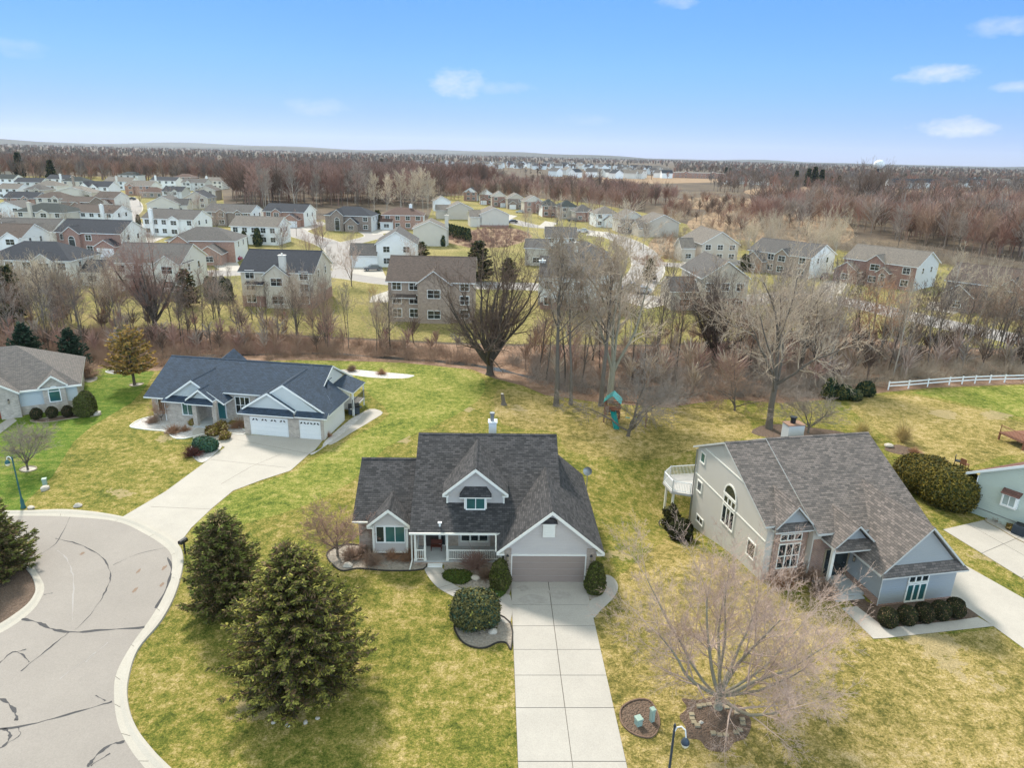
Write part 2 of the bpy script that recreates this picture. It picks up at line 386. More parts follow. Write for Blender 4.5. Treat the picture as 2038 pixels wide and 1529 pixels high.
def cut_mesh(me, step, x0, x1, y0, y1):
    bm = bmesh.new(); bm.from_mesh(me)
    for ax, a, b in ((0, x0, x1), (1, y0, y1)):
        c = a
        while c <= b:
            no = (1, 0, 0) if ax == 0 else (0, 1, 0)
            co = (c, 0, 0) if ax == 0 else (0, c, 0)
            bmesh.ops.bisect_plane(bm, geom=bm.verts[:] + bm.edges[:] + bm.faces[:], plane_co=co, plane_no=no, dist=1e-4)
            c += step
    bm.to_mesh(me); bm.free()
def sheet(name, polys, dz, m, kind='structure', cut=True, thick=0.0, **kw):
    """flat ground sheet(s) from world xy outlines, draped on the terrain"""
    mb = MB()
    for pts in polys:
        P = [Vector((x, y, 0)) for x, y in pts]
        for tri in tessellate_polygon([P]):
            a, b, c = (P[i] for i in tri)
            if (b - a).cross(c - a).z < 0: b, c = c, b
            mb.poly([a, b, c])
    me = mb.mesh(name, [m] if not isinstance(m, list) else m)
    if cut: cut_mesh(me, 2.5, 0, 30, 38, 66)
    for v in me.vertices: v.co.z = hgt(v.co.x, v.co.y) + dz
    return link(name, me, None, kind=kind, **kw)
def ribbon_pts(line, wdt):
    """outline of a strip along a polyline"""
    L = [Vector(p) for p in line]; left = []; right = []
    for i, p in enumerate(L):
        d = (L[min(i + 1, len(L) - 1)] - L[max(i - 1, 0)]).normalized(); n = Vector((-d.y, d.x)); ww = wdt[i] if isinstance(wdt, (list, tuple)) else wdt
        left.append(p + n * ww / 2); right.append(p - n * ww / 2)
    return left, right
def strip_mb(mb, left, right, z, m=0):
    for i in range(len(left) - 1):
        a, b, c, d = right[i], right[i + 1], left[i + 1], left[i]
        mb.poly([(q[0], q[1], hgt(q[0], q[1]) + z) for q in (a, b, c, d)], m)
def smooth_line(pts, n=6):
    P = [Vector(p) for p in pts]; out = []
    for i in range(len(P) - 1):
        p0, p1, p2, p3 = P[max(i - 1, 0)], P[i], P[i + 1], P[min(i + 2, len(P) - 1)]
        for k in range(n):
            t = k / n
            out.append(.5 * ((2 * p1) + (p2 - p0) * t + (2 * p0 - 5 * p1 + 4 * p2 - p3) * t * t + (3 * p1 - p0 - 3 * p2 + p3) * t ** 3))
    out.append(P[-1]); return out
def smooth_loop(pts, n=5):
    P = [Vector(p) for p in pts]; k = len(P); out = []
    for i in range(k):
        p0, p1, p2, p3 = P[i - 1], P[i], P[(i + 1) % k], P[(i + 2) % k]
        for j in range(n):
            t = j / n
            out.append(.5 * ((2 * p1) + (p2 - p0) * t + (2 * p0 - 5 * p1 + 4 * p2 - p3) * t * t + (3 * p1 - p0 - 3 * p2 + p3) * t ** 3))
    return out
# ------------------------------------------------------------------ the setting
BIG = 30000
def ground():
    mb = MB()
    xs = [-BIG, -4000, -1000, -300, -60, 0] + [2.5 * i for i in range(1, 13)] + [60, 300, 1000, 4000, BIG]
    ys = [-200, 0, 38] + [38 + 2.5 * i for i in range(1, 12)] + [90, 300, 1000, 4000, BIG]
    for i in range(len(xs) - 1):
        for j in range(len(ys) - 1):
            mb.poly([(x, y, hgt(x, y)) for x, y in ((xs[i], ys[j]), (xs[i + 1], ys[j]), (xs[i + 1], ys[j + 1]), (xs[i], ys[j + 1]))])
    mb.build('ground', 'ground', kind='structure')
ground()
woods_edge = [(-500, 728), (100, 735), (170, 736), (212, 733), (312, 739), (430, 722), (590, 717), (700, 719), (800, 722), (940, 736), (985, 754), (1040, 768), (1085, 787), (1200, 803), (1330, 812), (1440, 795), (1560, 803), (1680, 793), (1762, 781), (1860, 772), (2038, 765), (2500, 750)]
near_bottom = [(2600, 1700), (-900, 1700)]
sheet('lawn', [GG(*woods_edge, *near_bottom)], .02, 'lawn')
# creek wood floor between the two lawns
sheet('woodland_floor', [GG(*woods_edge[::-1], (-500, 655), (100, 660), (300, 655), (620, 672), (900, 686), (1060, 690), (1300, 690), (1500, 680), (1640, 650), (1800, 690), (2038, 700), (2500, 700))], .012, 'litter', cut=False)
sheet('neighbour_lawn', [GG((-300, 775), (0, 760), (60, 740), (170, 737.5), (212, 735), (308, 741), (290, 771), (262, 802), (183, 849), (146, 881), (105, 949), (52, 1000), (44, 1017), (-200, 1012))], .028, 'lawn_g', cut=False)
sheet('side_lawn', [smooth_loop(GG((580, 718), (700, 720), (800, 723.5), (925, 736), (965, 760), (950, 800), (860, 850), (770, 890), (700, 960), (600, 1010), (500, 1040), (440, 1060), (400, 1110), (384, 1052), (425, 1013), (466, 980), (524, 960), (582, 940), (640, 905), (720, 862), (775, 826), (740, 790), (690, 745), (620, 725)), 2)], .026, 'lawn_m', cut=False)
sheet('dry_lawn', [GG((1181, 1236), (1214, 1203), (1233, 1178), (1232, 1150), (1262, 1120), (1325, 1052), (1385, 1075), (1540, 1150), (1700, 1218), (1740, 1279), (1980, 1254), (2038, 1298), (2300, 1460), (2300, 1700), (1284, 1690), (1240, 1529), (1206, 1361)),
    smooth_loop(GG((1690, 802), (1790, 786), (1900, 805), (2038, 842), (2300, 900), (2300, 970), (2038, 905), (1930, 930), (1850, 922), (1760, 868)), 3),
    smooth_loop(GG((990, 776), (1090, 790), (1200, 806), (1330, 815), (1440, 802), (1500, 860), (1380, 895), (1250, 912), (1130, 895), (1105, 860), (1000, 845)), 3)], .024, 'lawn_d')
sheet('far_right_lawn', [GG((1812, 782), (1862, 775), (2038, 768), (2400, 755), (2400, 880), (2038, 832), (1900, 800))], .028, 'lawn_m', cut=False)
sheet('suburb_lawn', [GG((-600, 650), (100, 657), (300, 652), (620, 668), (900, 682), (1060, 686), (1300, 686), (1500, 676), (1640, 646), (1800, 686), (2038, 696), (2500, 690), (2500, 600), (2038, 560), (1900, 528), (1690, 500), (1480, 470), (1380, 450), (1290, 425), (1180, 405), (1000, 388), (870, 390), (850, 440), (700, 440), (450, 428), (440, 372), (300, 352), (-600, 345))], .02, 'lawn_s', cut=False)
# creek: dark water in the leaf litter
cl = smooth_line(GG((-200, 716), (300, 712), (620, 704), (760, 712), (900, 722), (985, 735), (1060, 752), (1160, 768), (1300, 775), (1440, 762), (1600, 770), (1760, 755), (2038, 742)), 5)
mbw = MB(); le, ri = ribbon_pts(cl, [1.0 + .5 * math.sin(i * 1.3) + .3 * math.sin(i * .37) for i in range(len(cl))]); strip_mb(mbw, le, ri, .03); mbw.build('creek_water', 'water', kind='structure')
for nm, poly in (('marsh', [(1330, 402), (1420, 392), (1520, 398), (1500, 412), (1380, 416)]), ('marsh', [(1370, 440), (1440, 420), (1540, 425), (1660, 430), (1700, 470), (1600, 500), (1500, 480), (1400, 470)]), ('marsh', [(1500, 376), (1640, 372), (1960, 385), (1960, 392), (1640, 386), (1500, 388)]),
                 ('marsh', [(1130, 352), (1330, 350), (1440, 356), (1440, 362), (1200, 365)]), ('marsh', [(880, 470), (1000, 452), (1060, 470), (1010, 490), (930, 492)]), ('marsh', [(1310, 470), (1370, 480), (1360, 510), (1290, 500)])):
    sheet(nm, [smooth_loop(GG(*poly), 4)], .034, 'marsh', cut=False)

# near street: cul-de-sac with kerb
kout = GG((-260, 1030), (-100, 1020), (47, 1018), (144, 1016), (244, 1030), (310, 1055), (355, 1084), (366, 1120), (352, 1181), (323, 1238), (276, 1296), (257, 1357), (257, 1404), (273, 1450), (305, 1493), (341, 1529), (430, 1610), (540, 1690))
kin = GG((-260, 1042), (-100, 1031), (50, 1028), (136, 1030), (230, 1039), (287, 1063), (334, 1095), (343, 1124), (334, 1170), (305, 1224), (262, 1285), (233, 1339), (227, 1382), (233, 1436), (251, 1479), (287, 1529), (370, 1615), (470, 1700))
ko = smooth_line(kout, 5); ki = smooth_line(kin, 5)
sheet('road', [[tuple(p) for p in ki] + GG((-900, 1750), (-900, 1042))], .03, 'asphalt', cut=False)
def kerb(name, outer, inner, h=.12):
    """rounded concrete kerb between road edge (inner) and lawn edge (outer)"""
    mb = MB(); n = len(outer)
    prof = [(0, .033), (.38, .05), (.55, h * .75), (.68, h), (.93, h), (1, .0)]
    for i in range(n - 1):
        for (ta, za), (tb, zb) in zip(prof[:-1], prof[1:]):
            q = [Vector(inner[k]).lerp(Vector(outer[k]), t) for k, t in ((i, ta), (i + 1, ta), (i + 1, tb), (i, tb))]
            mb.poly([(q[0].x, q[0].y, za), (q[1].x, q[1].y, za), (q[2].x, q[2].y, zb), (q[3].x, q[3].y, zb)][::-1])
    return mb.build(name, 'kerb', kind='structure')
kerb('kerb', ko, ki)
mbj = MB()
for k in range(8, len(ko) - 3, 6):
    a, b = Vector(ki[k]), Vector(ko[k]); d = (b - a).normalized(); n = Vector((-d.y, d.x)) * .012
    c = a.lerp(b, .36); mbj.poly([(*(a - n), .038), (*(c - n), .054), (*(c + n), .054), (*(a + n), .038)])
mbj.build('kerb_joint', 'joint', kind='structure')
isl_o = smooth_line(GG((60, 1120), (77, 1145), (88, 1167), (84, 1188), (68, 1213), (39, 1238), (0, 1262), (-60, 1290), (-160, 1300), (-260, 1230), (-240, 1140), (-120, 1085), (0, 1090), (60, 1120)), 5)
isl_i = smooth_line(GG((48, 1130), (63, 1150), (70, 1172), (67, 1187), (54, 1205), (29, 1225), (-6, 1247), (-64, 1274), (-158, 1284), (-246, 1224), (-226, 1146), (-114, 1095), (-4, 1100), (48, 1130)), 5)
kerb('kerb', isl_i, isl_o)
sheet('island_bed', [[tuple(p) for p in isl_i[:-1]]], .06, 'mulch', cut=False)
# tar-sealed cracks, pale scuffs and stains of the old asphalt
def crack(line, wd, z=.036, jit=.03, rng=random.Random(5)):
    L = smooth_line(GG(*line), 6)
    L = [p + Vector((rng.uniform(-jit, jit), rng.uniform(-jit, jit))) for p in L]
    ws = []
    for i in range(len(L)): ws.append(wd * 1.15 * (.75 + .5 * math.sin(i * .9 + wd * 40) + rng.uniform(-.15, .15)))
    return ribbon_pts(L, ws)
mbt = MB()
for line, wd in (([(43, 1234), (75, 1240), (100, 1252), (138, 1260), (200, 1256), (287, 1250)], .16), ([(138, 1260), (100, 1290), (42, 1337)], .07), ([(0, 1321), (25, 1300), (45, 1305), (58, 1320)], .07), ([(30, 1300), (52, 1294)], .08),
                 ([(0, 1392), (18, 1402), (30, 1420), (33, 1436)], .13), ([(-40, 1458), (60, 1444), (150, 1420), (224, 1398)], .10), ([(190, 1386), (210, 1396)], .05), ([(175, 1529), (190, 1508), (220, 1485), (247, 1478)], .14), ([(180, 1527), (218, 1502)], .06),
                 ([(0, 1454), (16, 1456), (20, 1470), (10, 1485), (-10, 1495)], .11), ([(36, 1450), (40, 1465), (15, 1482)], .04),
                 ([(110, 1073), (150, 1082), (178, 1094), (205, 1113), (220, 1140), (217, 1163), (204, 1190)], .07), ([(334, 1110), (341, 1135), (333, 1168), (310, 1212)], .13), ([(60, 1115), (110, 1084), (140, 1030)], .04), ([(225, 1126), (275, 1104), (330, 1092)], .03), ([(204, 1190), (180, 1225), (150, 1255)], .03), ([(88, 1185), (104, 1182)], .05)):
    le, ri = crack(line, wd); strip_mb(mbt, le, ri, .037)
mbt.build('road_seal_lines', 'tar', kind='structure')
mbs = MB()
for line, wd in (([(115, 1097), (132, 1112), (143, 1138), (146, 1165), (145, 1235)], .07), ([(170, 1320), (215, 1280)], .05), ([(120, 1352), (190, 1300)], .05)):
    le, ri = crack(line, wd, jit=.03); strip_mb(mbs, le, ri, .035)
mbs.build('road_scuff_lines', 'rub', kind='structure')
def blob(cx, cy, rx, ry, rng, n=14): 
    c = G(cx, cy); return [(c.x + rx * math.cos(2 * math.pi * k / n) * rng.uniform(.6, 1.2), c.y + ry * math.sin(2 * math.pi * k / n) * rng.uniform(.6, 1.2)) for k in range(n)]
rg = random.Random(3)
sheet('road_stain', [blob(269, 1176, .12, .35, rg), blob(327, 1131, .12, .3, rg), blob(322, 1165, .12, .3, rg), blob(276, 1138, .1, .3, rg), blob(164, 1103, .15, .25, rg)], .0355, 'rust', cut=False)

# driveways and paths: slabs with open joints over a dark base
def slabs(name, outline, rows, cols, m='conc', z=.045, gap=.028):
    """outline: four pixel corners (near-left, near-right, far-right, far-left) divided into rows x cols slabs"""
    a, b, c, d = [Vector(p) for p in GG(*outline)]
    mb = MB()
    def P(u, v): return a.lerp(b, u).lerp(d.lerp(c, u), v)
    for i in range(len(rows) - 1):
        for j in range(len(cols) - 1):
            q = [P(cols[j], rows[i]), P(cols[j + 1], rows[i]), P(cols[j + 1], rows[i + 1]), P(cols[j], rows[i + 1])]
            ce = sum(q, Vector((0, 0))) / 4
            q = [p + (ce - p).normalized() * gap for p in q]
            mb.prism([(p.x, p.y, hgt(p.x, p.y) + z) for p in q], (0, 0, -z + .01))
    mb.build(name, m, kind='structure')
    sheet(name + '_joint', [[tuple(p) for p in (a, b, c, d)]], .026, 'joint')
slabs('driveway', [(1036, 1660), (1278, 1660), (1165.5, 1159.5), (1016.5, 1159.5)], [0, .2, .385, .515, .63, .747, .862, .96, 1.0], [0, .5, 1], 'conc')
sheet('driveway_stain', [blob(1060, 1195, .9, .7, rg), blob(1045, 1172, .5, .35, rg), blob(1115, 1185, .9, .5, rg)], .052, 'oil', cut=False)
apr = [(244, 1030), (330, 979), (402, 926), (440, 897), (484, 866), (494, 866), (643, 876.5), (628, 896), (614, 906), (578, 938), (520, 957), (464, 978), (422, 1013), (381, 1052), (356, 1085), (310, 1055)]
sheet('neighbour_driveway', [GG(*apr)], .047, 'conc2', cut=False)
mbj = MB()
for line in ([(300, 1010), (420, 1015)], [(560, 905), (500, 930), (440, 965)], [(420, 916), (570, 932)], [(470, 876), (618, 905)]):
    le, ri = ribbon_pts(GG(*line), .03); strip_mb(mbj, le, ri, .052)
mbj.build('driveway_joint', 'joint', kind='structure')
sheet('path', [smooth_loop(GG((846, 1131), (853, 1150), (870, 1170), (893, 1184), (915, 1195), (950, 1212), (985, 1232), (1015.5, 1240), (1015.5, 1186), (980, 1192), (940, 1181), (907, 1167), (887, 1150), (881, 1132)), 3)], .044, 'conc')
mbj = MB()
for line in ([(848, 1143), (884, 1143)], [(872, 1172), (905, 1163)], [(905, 1190), (938, 1176)], [(885, 1180), (920, 1170)]):
    le, ri = ribbon_pts(GG(*line), .025); strip_mb(mbj, le, ri, .049)
mbj.build('path_joint', 'joint', kind='structure')
sheet('path', [smooth_loop(GG((1179, 1232), (1196, 1216), (1212, 1201), (1226, 1184), (1230, 1166), (1220, 1150), (1206, 1145), (1205, 1155), (1207, 1167), (1198, 1185), (1172, 1199)), 3)], .044, 'conc')
sheet('neighbour_driveway', [GG((1897, 1110), (1923, 1128), (2038, 1193), (2300, 1340), (2300, 1500), (2038, 1293), (1975, 1247), (1935, 1218), (1890, 1189))], .047, 'conc2')
sheet('path', [GG((1675, 1212), (1738, 1273), (1760, 1272), (1978, 1248), (1946, 1230), (1900, 1237), (1762, 1252), (1705, 1208))], .044, 'conc2')
slabs('neighbour_driveway', [(1876, 1055), (2330, 1335), (2330, 1215), (1972, 1033)], [0, .5, 1], [0, .22, .42, .62, .82, 1], 'conc2')
sheet('path', [GG((-60, 870), (0, 845), (22, 830), (34, 838), (8, 858), (-30, 885))], .044, 'conc', cut=False)
sheet('path', [smooth_loop(GG((462, 893), (420, 880), (384, 868), (392, 853), (420, 852), (452, 860), (484, 866)), 3)], .046, 'conc2', cut=False)
sheet('path', [smooth_loop(GG((655, 876), (700, 838), (735, 815), (762, 822), (740, 838), (700, 862), (660, 886)), 3)], .046, 'conc2', cut=False)
# planting beds
def bed(name, px, m, edge=True, z=.034, n=3):
    L = smooth_loop(GG(*px), n)
    sheet(name, [[tuple(p) for p in L]], z, m)
    if edge:
        mb = MB(); C = L + [L[0]]
        for a, b in zip(C[:-1], C[1:]):
            d = (b - a); 
            if d.length < 1e-4: continue
            nn = Vector((-d.y, d.x)).normalized() * .035
            h0, h1 = hgt(*a), hgt(*b)
            mb.prism([(a.x - nn.x, a.y - nn.y, h0 - .02), (b.x - nn.x, b.y - nn.y, h1 - .02), (b.x + nn.x, b.y + nn.y, h1 - .02), (a.x + nn.x, a.y + nn.y, h0 - .02)], (0, 0, .12))
        mb.build('bed_edging', edge if isinstance(edge, str) else 'edging', kind='structure')
bed('gravel_bed', [(652, 1113), (668, 1131), (684, 1138), (710, 1133), (735, 1135), (780, 1138), (842, 1135), (846, 1117), (820, 1096), (740, 1090), (690, 1085), (655, 1098)], 'gravel')
bed('gravel_bed', [(905, 1243), (908, 1262), (922, 1281), (945, 1291), (968, 1291), (990, 1281), (1008, 1282), (1017, 1294), (1016, 1242), (970, 1216), (930, 1212)], 'gravel')
bed('gravel_bed', [(884, 1126), (886, 1147), (906, 1165), (940, 1179), (978, 1189), (1014, 1184), (1014, 1118), (940, 1113), (884, 1116)], 'gravel', edge=False)
bed('gravel_bed', [(1171, 1195), (1196, 1183), (1205, 1166), (1203, 1152), (1190, 1150), (1168, 1160)], 'gravel', edge=False)
bed('gravel_bed', [(263, 852), (262, 846), (285, 834), (330, 828), (400, 838), (460, 848), (486, 856), (484, 866), (440, 862), (400, 866), (368, 874), (345, 872), (330, 860), (300, 857)], 'gravel_w', edge='trim')
bed('gravel_bed', [(378, 892), (400, 880), (428, 884), (442, 890), (422, 910), (402, 922), (385, 912)], 'gravel_w', edge=False, z=.05)
bed('gravel_bed', [(640, 893), (648, 878), (694, 838), (722, 822), (716, 834), (690, 858), (660, 880), (626, 904), (618, 904)], 'gravel_w', edge=False, z=.052)
bed('gravel_bed', [(668, 738), (700, 736), (760, 741), (815, 746), (824, 749), (800, 754), (740, 752), (690, 745)], 'gravel_w', edge=False)
bed('gravel_bed', [(1316, 1012), (1318, 1000), (1335, 1003), (1375, 1006), (1378, 1040), (1366, 1052), (1340, 1040), (1330, 1026)], 'gravel')
bed('mulch_bed', [(1234, 1428), (1238, 1410), (1262, 1396), (1290, 1396), (1306, 1416), (1312, 1446), (1296, 1470), (1262, 1464), (1240, 1446)], 'mulch', edge='edge_b')
bed('mulch_bed', [(1352, 1428), (1367, 1411), (1357, 1392), (1388, 1395), (1421, 1389), (1447, 1402), (1477, 1408), (1495, 1440), (1485, 1470), (1461, 1480), (1445, 1498), (1409, 1494), (1392, 1475), (1367, 1470), (1364, 1448)], 'mulch', edge=False, n=4)
bed('mulch_bed', [(1690, 1195), (1725, 1232), (1755, 1252), (1900, 1236), (1948, 1228), (1925, 1212), (1890, 1192), (1745, 1206), (1710, 1180)], 'mulch', edge=False)
bed('mulch_bed', [(1495, 862), (1530, 845), (1600, 850), (1680, 862), (1650, 875), (1560, 876)], 'mulch', edge=False)
bed('mulch_bed', [(1760, 893), (1790, 886), (1838, 903), (1842, 910), (1815, 909), (1775, 902)], 'mulch', edge=False)
bed('mulch_bed', [(1960, 1037), (1985, 1030), (2038, 1060), (2080, 1090), (2038, 1082), (1990, 1055)], 'gravel', edge='ring')
bed('mulch_bed', [(60, 838), (120, 830), (190, 822), (198, 828), (150, 833), (90, 842)], 'mulch', edge='ring')
bed('mulch_bed', [(165, 753), (190, 749), (193, 756), (175, 762)], 'rock', edge=False)
bed('fire_ring', [(210, 741), (226, 737), (242, 740), (228, 745)], 'dark', edge='trim_w', n=5, z=.05)
bed('tree_ring', [(258, 767), (268, 763.5), (286, 764), (276, 769), (262, 770)], 'rock', edge='ring', n=4)
bed('tree_ring', [(39, 937), (50, 930), (70, 930), (72, 936), (52, 941)], 'rock', edge='ring', n=4)
mbr = MB()
c = G(1427, 1434)
for k in range(26):
    t = 2 * math.pi * k / 26
    mbr.box(c.x + 1.28 * math.cos(t) - .13, c.x + 1.28 * math.cos(t) + .13, c.y + 1.0 * math.sin(t) - .1, c.y + 1.0 * math.sin(t) + .1, .02, .10 + .05 * (k % 3 == 0)) if k % 7 != 3 and k % 5 != 1 else None
mbr.build('tree_ring_edging', 'ring', kind='structure')

# streets of the neighbourhood beyond the creek
def street(name, line, wd, z=.045, m='asphalt_d', n=5):
    L = smooth_line(GG(*line), n); le, ri = ribbon_pts(L, wd); mb = MB(); strip_mb(mb, le, ri, z); mb.build(name, m, kind='structure')
    le2, ri2 = ribbon_pts(L, wd + .9 if not isinstance(wd, list) else wd); mb = MB(); strip_mb(mb, le2, ri2, z - .01); mb.build('street_kerb', 'kerb', kind='structure')
street('street', [(-300, 520), (0, 532), (150, 540), (300, 545), (430, 544), (560, 540), (690, 548), (790, 561), (950, 568), (1080, 572), (1240, 590), (1340, 600), (1480, 598), (1600, 588), (1690, 602), (1790, 625), (1900, 650), (2100, 690)], 8)
street('street', [(705, 548), (690, 520), (672, 495), (640, 480), (600, 468), (585, 458), (600, 450), (640, 448)], 8, .05)
street('street', [(668, 490), (720, 478), (745, 470), (730, 460)], 6, .055)
street('street', [(150, 540), (190, 520), (240, 500), (270, 478), (262, 455), (250, 432), (262, 418), (262, 405), (250, 392)], 8, .05)
street('street', [(960, 430), (1010, 438), (1060, 450), (1130, 456), (1210, 468), (1265, 492), (1290, 530), (1262, 572), (1245, 590)], 8, .05)
street('street', [(880, 412), (920, 420), (960, 430)], 8, .055)
street('street', [(1270, 520), (1350, 528), (1450, 524), (1560, 520), (1640, 545)], 7, .06)
def drive(*polys):
    for p in polys: sheet('house_driveway', [GG(*p)], .065, 'conc2', cut=False)
drive([(700, 531), (760, 534), (770, 556), (702, 545)], [(240, 503), (262, 506), (225, 540), (175, 538)], [(410, 518), (470, 517), (482, 540), (440, 540)], [(595, 452), (640, 440), (650, 446), (612, 460)], [(735, 455), (770, 448), (790, 462), (742, 468)],
      [(1240, 600), (1265, 595), (1330, 606), (1290, 615)], [(1640, 560), (1690, 558), (1675, 585), (1620, 590)], [(1360, 520), (1400, 512), (1385, 528), (1350, 530)], [(230, 560), (262, 560), (250, 580), (215, 582)],
      [(150, 545), (175, 542), (150, 572), (138, 572)], [(1000, 425), (1030, 430), (1010, 440), (985, 436)], [(740, 590), (785, 575), (785, 602), (735, 602)], [(1085, 440), (1110, 444), (1095, 456), (1070, 452)], [(1185, 460), (1212, 462), (1195, 472), (1165, 468)], [(1850, 600), (1930, 612), (1900, 625), (1840, 616)], [(60, 500), (110, 498), (90, 530), (40, 530)], [(305, 470), (340, 468), (300, 485), (268, 482)])

# ------------------------------------------------------------------ building helpers
def wbox(mb, o, t, n, u0, u1, v0, v1, d0, d1, m=0):
    i = len(mb.v)
    for (u, v, d) in ((u0, v0, d1), (u1, v0, d1), (u1, v0, d0), (u0, v0, d0), (u0, v1, d1), (u1, v1, d1), (u1, v1, d0), (u0, v1, d0)):
        mb.v.append((o[0] + t[0] * u + n[0] * d, o[1] + t[1] * u + n[1] * d, o[2] + v))
    for f in ((0, 3, 2, 1), (4, 5, 6, 7), (0, 1, 5, 4), (1, 2, 6, 5), (2, 3, 7, 6), (3, 0, 4, 7)):
        mb.f.append(tuple(i + k for k in f)); mb.mi.append(m)
FR = ((1, 0, 0), (0, -1, 0)); BK = ((-1, 0, 0), (0, 1, 0)); LF = ((0, -1, 0), (-1, 0, 0)); RT = ((0, 1, 0), (1, 0, 0))
def window(par, o, face, w, h, cols=2, rows=1, glass='glass', trim='trim', fw=.09, bars=.05, name='window', sill=True, label=None):
    """o = bottom centre on the wall face; face = (tangent, normal)"""
    t, n = face; mb = MB(); hw = w / 2
    wbox(mb, o, t, n, -hw - fw, -hw, 0, h, -.02, .06); wbox(mb, o, t, n, hw, hw + fw, 0, h, -.02, .06)
    wbox(mb, o, t, n, -hw - fw, hw + fw, h, h + fw, -.02, .07); wbox(mb, o, t, n, -hw - fw, hw + fw, -fw, 0, -.02, .09 if sill else .06)
    for k in range(1, cols): wbox(mb, o, t, n, -hw + w * k / cols - bars / 2, -hw + w * k / cols + bars / 2, 0, h, .0, .05)
    for k in range(1, rows):
        for j in range(cols):
            g = bars / 2 if cols > 1 else 0
            wbox(mb, o, t, n, -hw + w * j / cols + (g if j else 0), -hw + w * (j + 1) / cols - (g if j < cols - 1 else 0), h * k / rows - bars * .4, h * k / rows + bars * .4, .0, .045)
    f = mb.build(name, trim, par)
    if label: f['label'] = label
    gl = MB(); wbox(gl, o, t, n, -hw + .001, hw - .001, .001, h - .001, -.015, .02); gl.build('pane', glass, f)
    return f
def arch_window(par, o, face, w, h, glass='glass', trim='trim', fw=.09, seg=12, name='window'):
    """rectangle of height h with a half-round head"""
    t, n = face; r = w / 2
    def pt(u, v, d): return (o[0] + t[0] * u + n[0] * d, o[1] + t[1] * u + n[1] * d, o[2] + v)
    mb = MB()
    if h > 0:
        wbox(mb, o, t, n, -r - fw, -r, 0, h, -.02, .06); wbox(mb, o, t, n, r, r + fw, 0, h, -.02, .06); wbox(mb, o, t, n, -r, r, h - .04, h + .04, 0, .05)
    wbox(mb, o, t, n, -r - fw, r + fw, -fw, 0, -.02, .08)
    for k in range(seg):
        a, b = math.pi * k / seg, math.pi * (k + 1) / seg
        q = [((r + fw) * math.cos(a), (r + fw) * math.sin(a)), ((r + fw) * math.cos(b), (r + fw) * math.sin(b)), (r * math.cos(b), r * math.sin(b)), (r * math.cos(a), r * math.sin(a))]
        mb.prism([pt(u, h + v, -.02) for u, v in q], [x * .08 for x in n])
    f = mb.build(name, trim, par)
    gl = MB(); P = [(r * math.cos(math.pi * k / seg), h + r * math.sin(math.pi * k / seg)) for k in range(seg + 1)]
    if h > 0: P += [(-r, 0), (r, 0)]
    gl.prism([pt(u * .998, v, -.015) for u, v in P], [x * .035 for x in n]); gl.build('pane', glass, f)
    return f
def gable_y(mb, x0, x1, y0, y1, ze, zp, t=.15, xr=None, cap=True):
    """gable roof, ridge along y"""
    xm = (x0 + x1) / 2
    xr1 = x1 if xr is None else xr
    zr = zp - (zp - ze) * (xr1 - xm) / (x1 - xm)
    mb.slope([(x0, y0, ze), (xm, y0, zp), (xm, y1, zp), (x0, y1, ze)], t)
    mb.slope([(xm, y0, zp), (xr1, y0, zr), (xr1, y1, zr), (xm, y1, zp)], t)
    if cap: ridge_cap(mb, (xm, y0, zp), (xm, y1, zp), (1, 0, (ze - zp) / (x1 - xm)), (-1, 0, (ze - zp) / (x1 - xm)))
def gable_x(mb, x0, x1, y0, y1, ze, zp, t=.15, cap=True):
    ym = (y0 + y1) / 2
    mb.slope([(x0, y0, ze), (x1, y0, ze), (x1, ym, zp), (x0, ym, zp)], t)
    mb.slope([(x0, ym, zp), (x1, ym, zp), (x1, y1, ze), (x0, y1, ze)], t)
    if cap: ridge_cap(mb, (x0, ym, zp), (x1, ym, zp), (0, -1, (ze - zp) / (y1 - ym)), (0, 1, (ze - zp) / (y1 - ym)))
def ridge_cap(mb, a, b, da, db, wd=.16, up=.035, m=0):
    a = Vector(a); b = Vector(b)
    for d in (da, db):
        d = Vector(d).normalized() * wd; z = Vector((0, 0, up))
        mb.poly([a + z, b + z, b + d + z, a + d + z] if (b - a).cross(d).z > 0 else [a + d + z, b + d + z, b + z, a + z], m)
        mb.poly([a + d + z, b + d + z, b + d - z, a + d - z], m)
def hip(mb, x0, x1, y0, y1, ze, zp, inset=None, t=.15):
    ym = (y0 + y1) / 2; ins = (y1 - y0) / 2 if inset is None else inset
    A, B = (x0 + ins, ym, zp), (x1 - ins, ym, zp)
    mb.slope([(x0, y0, ze), (x1, y0, ze), B, A], t); mb.slope([(x1, y1, ze), (x0, y1, ze), A, B], t)
    mb.slope([(x0, y1, ze), (x0, y0, ze), A], t); mb.slope([(x1, y0, ze), (x1, y1, ze), B], t)
def gable_wall_y(mb, x0, x1, y0, y1, zb, ze, zp, m=0):
    """pentagon wall block, ridge along y"""
    mb.prism([(x0, y0, zb), (x1, y0, zb), (x1, y0, ze), ((x0 + x1) / 2, y0, zp), (x0, y0, ze)], (0, y1 - y0, 0), m)
def gable_wall_x(mb, x0, x1, ypts, m=0):
    mb.prism([(x0, y, z) for y, z in ypts], (x1 - x0, 0, 0), m)
def pent(mb, x0, x1, y0, y1, z0, z1, hipw=0.0, t=.1, m=0, mt=1):
    """small skirt roof along a front wall"""
    mb.slope([(x0, y0, z0), (x1, y0, z0), (x1 - hipw, y1, z1), (x0 + hipw, y1, z1)], t, m, mt)
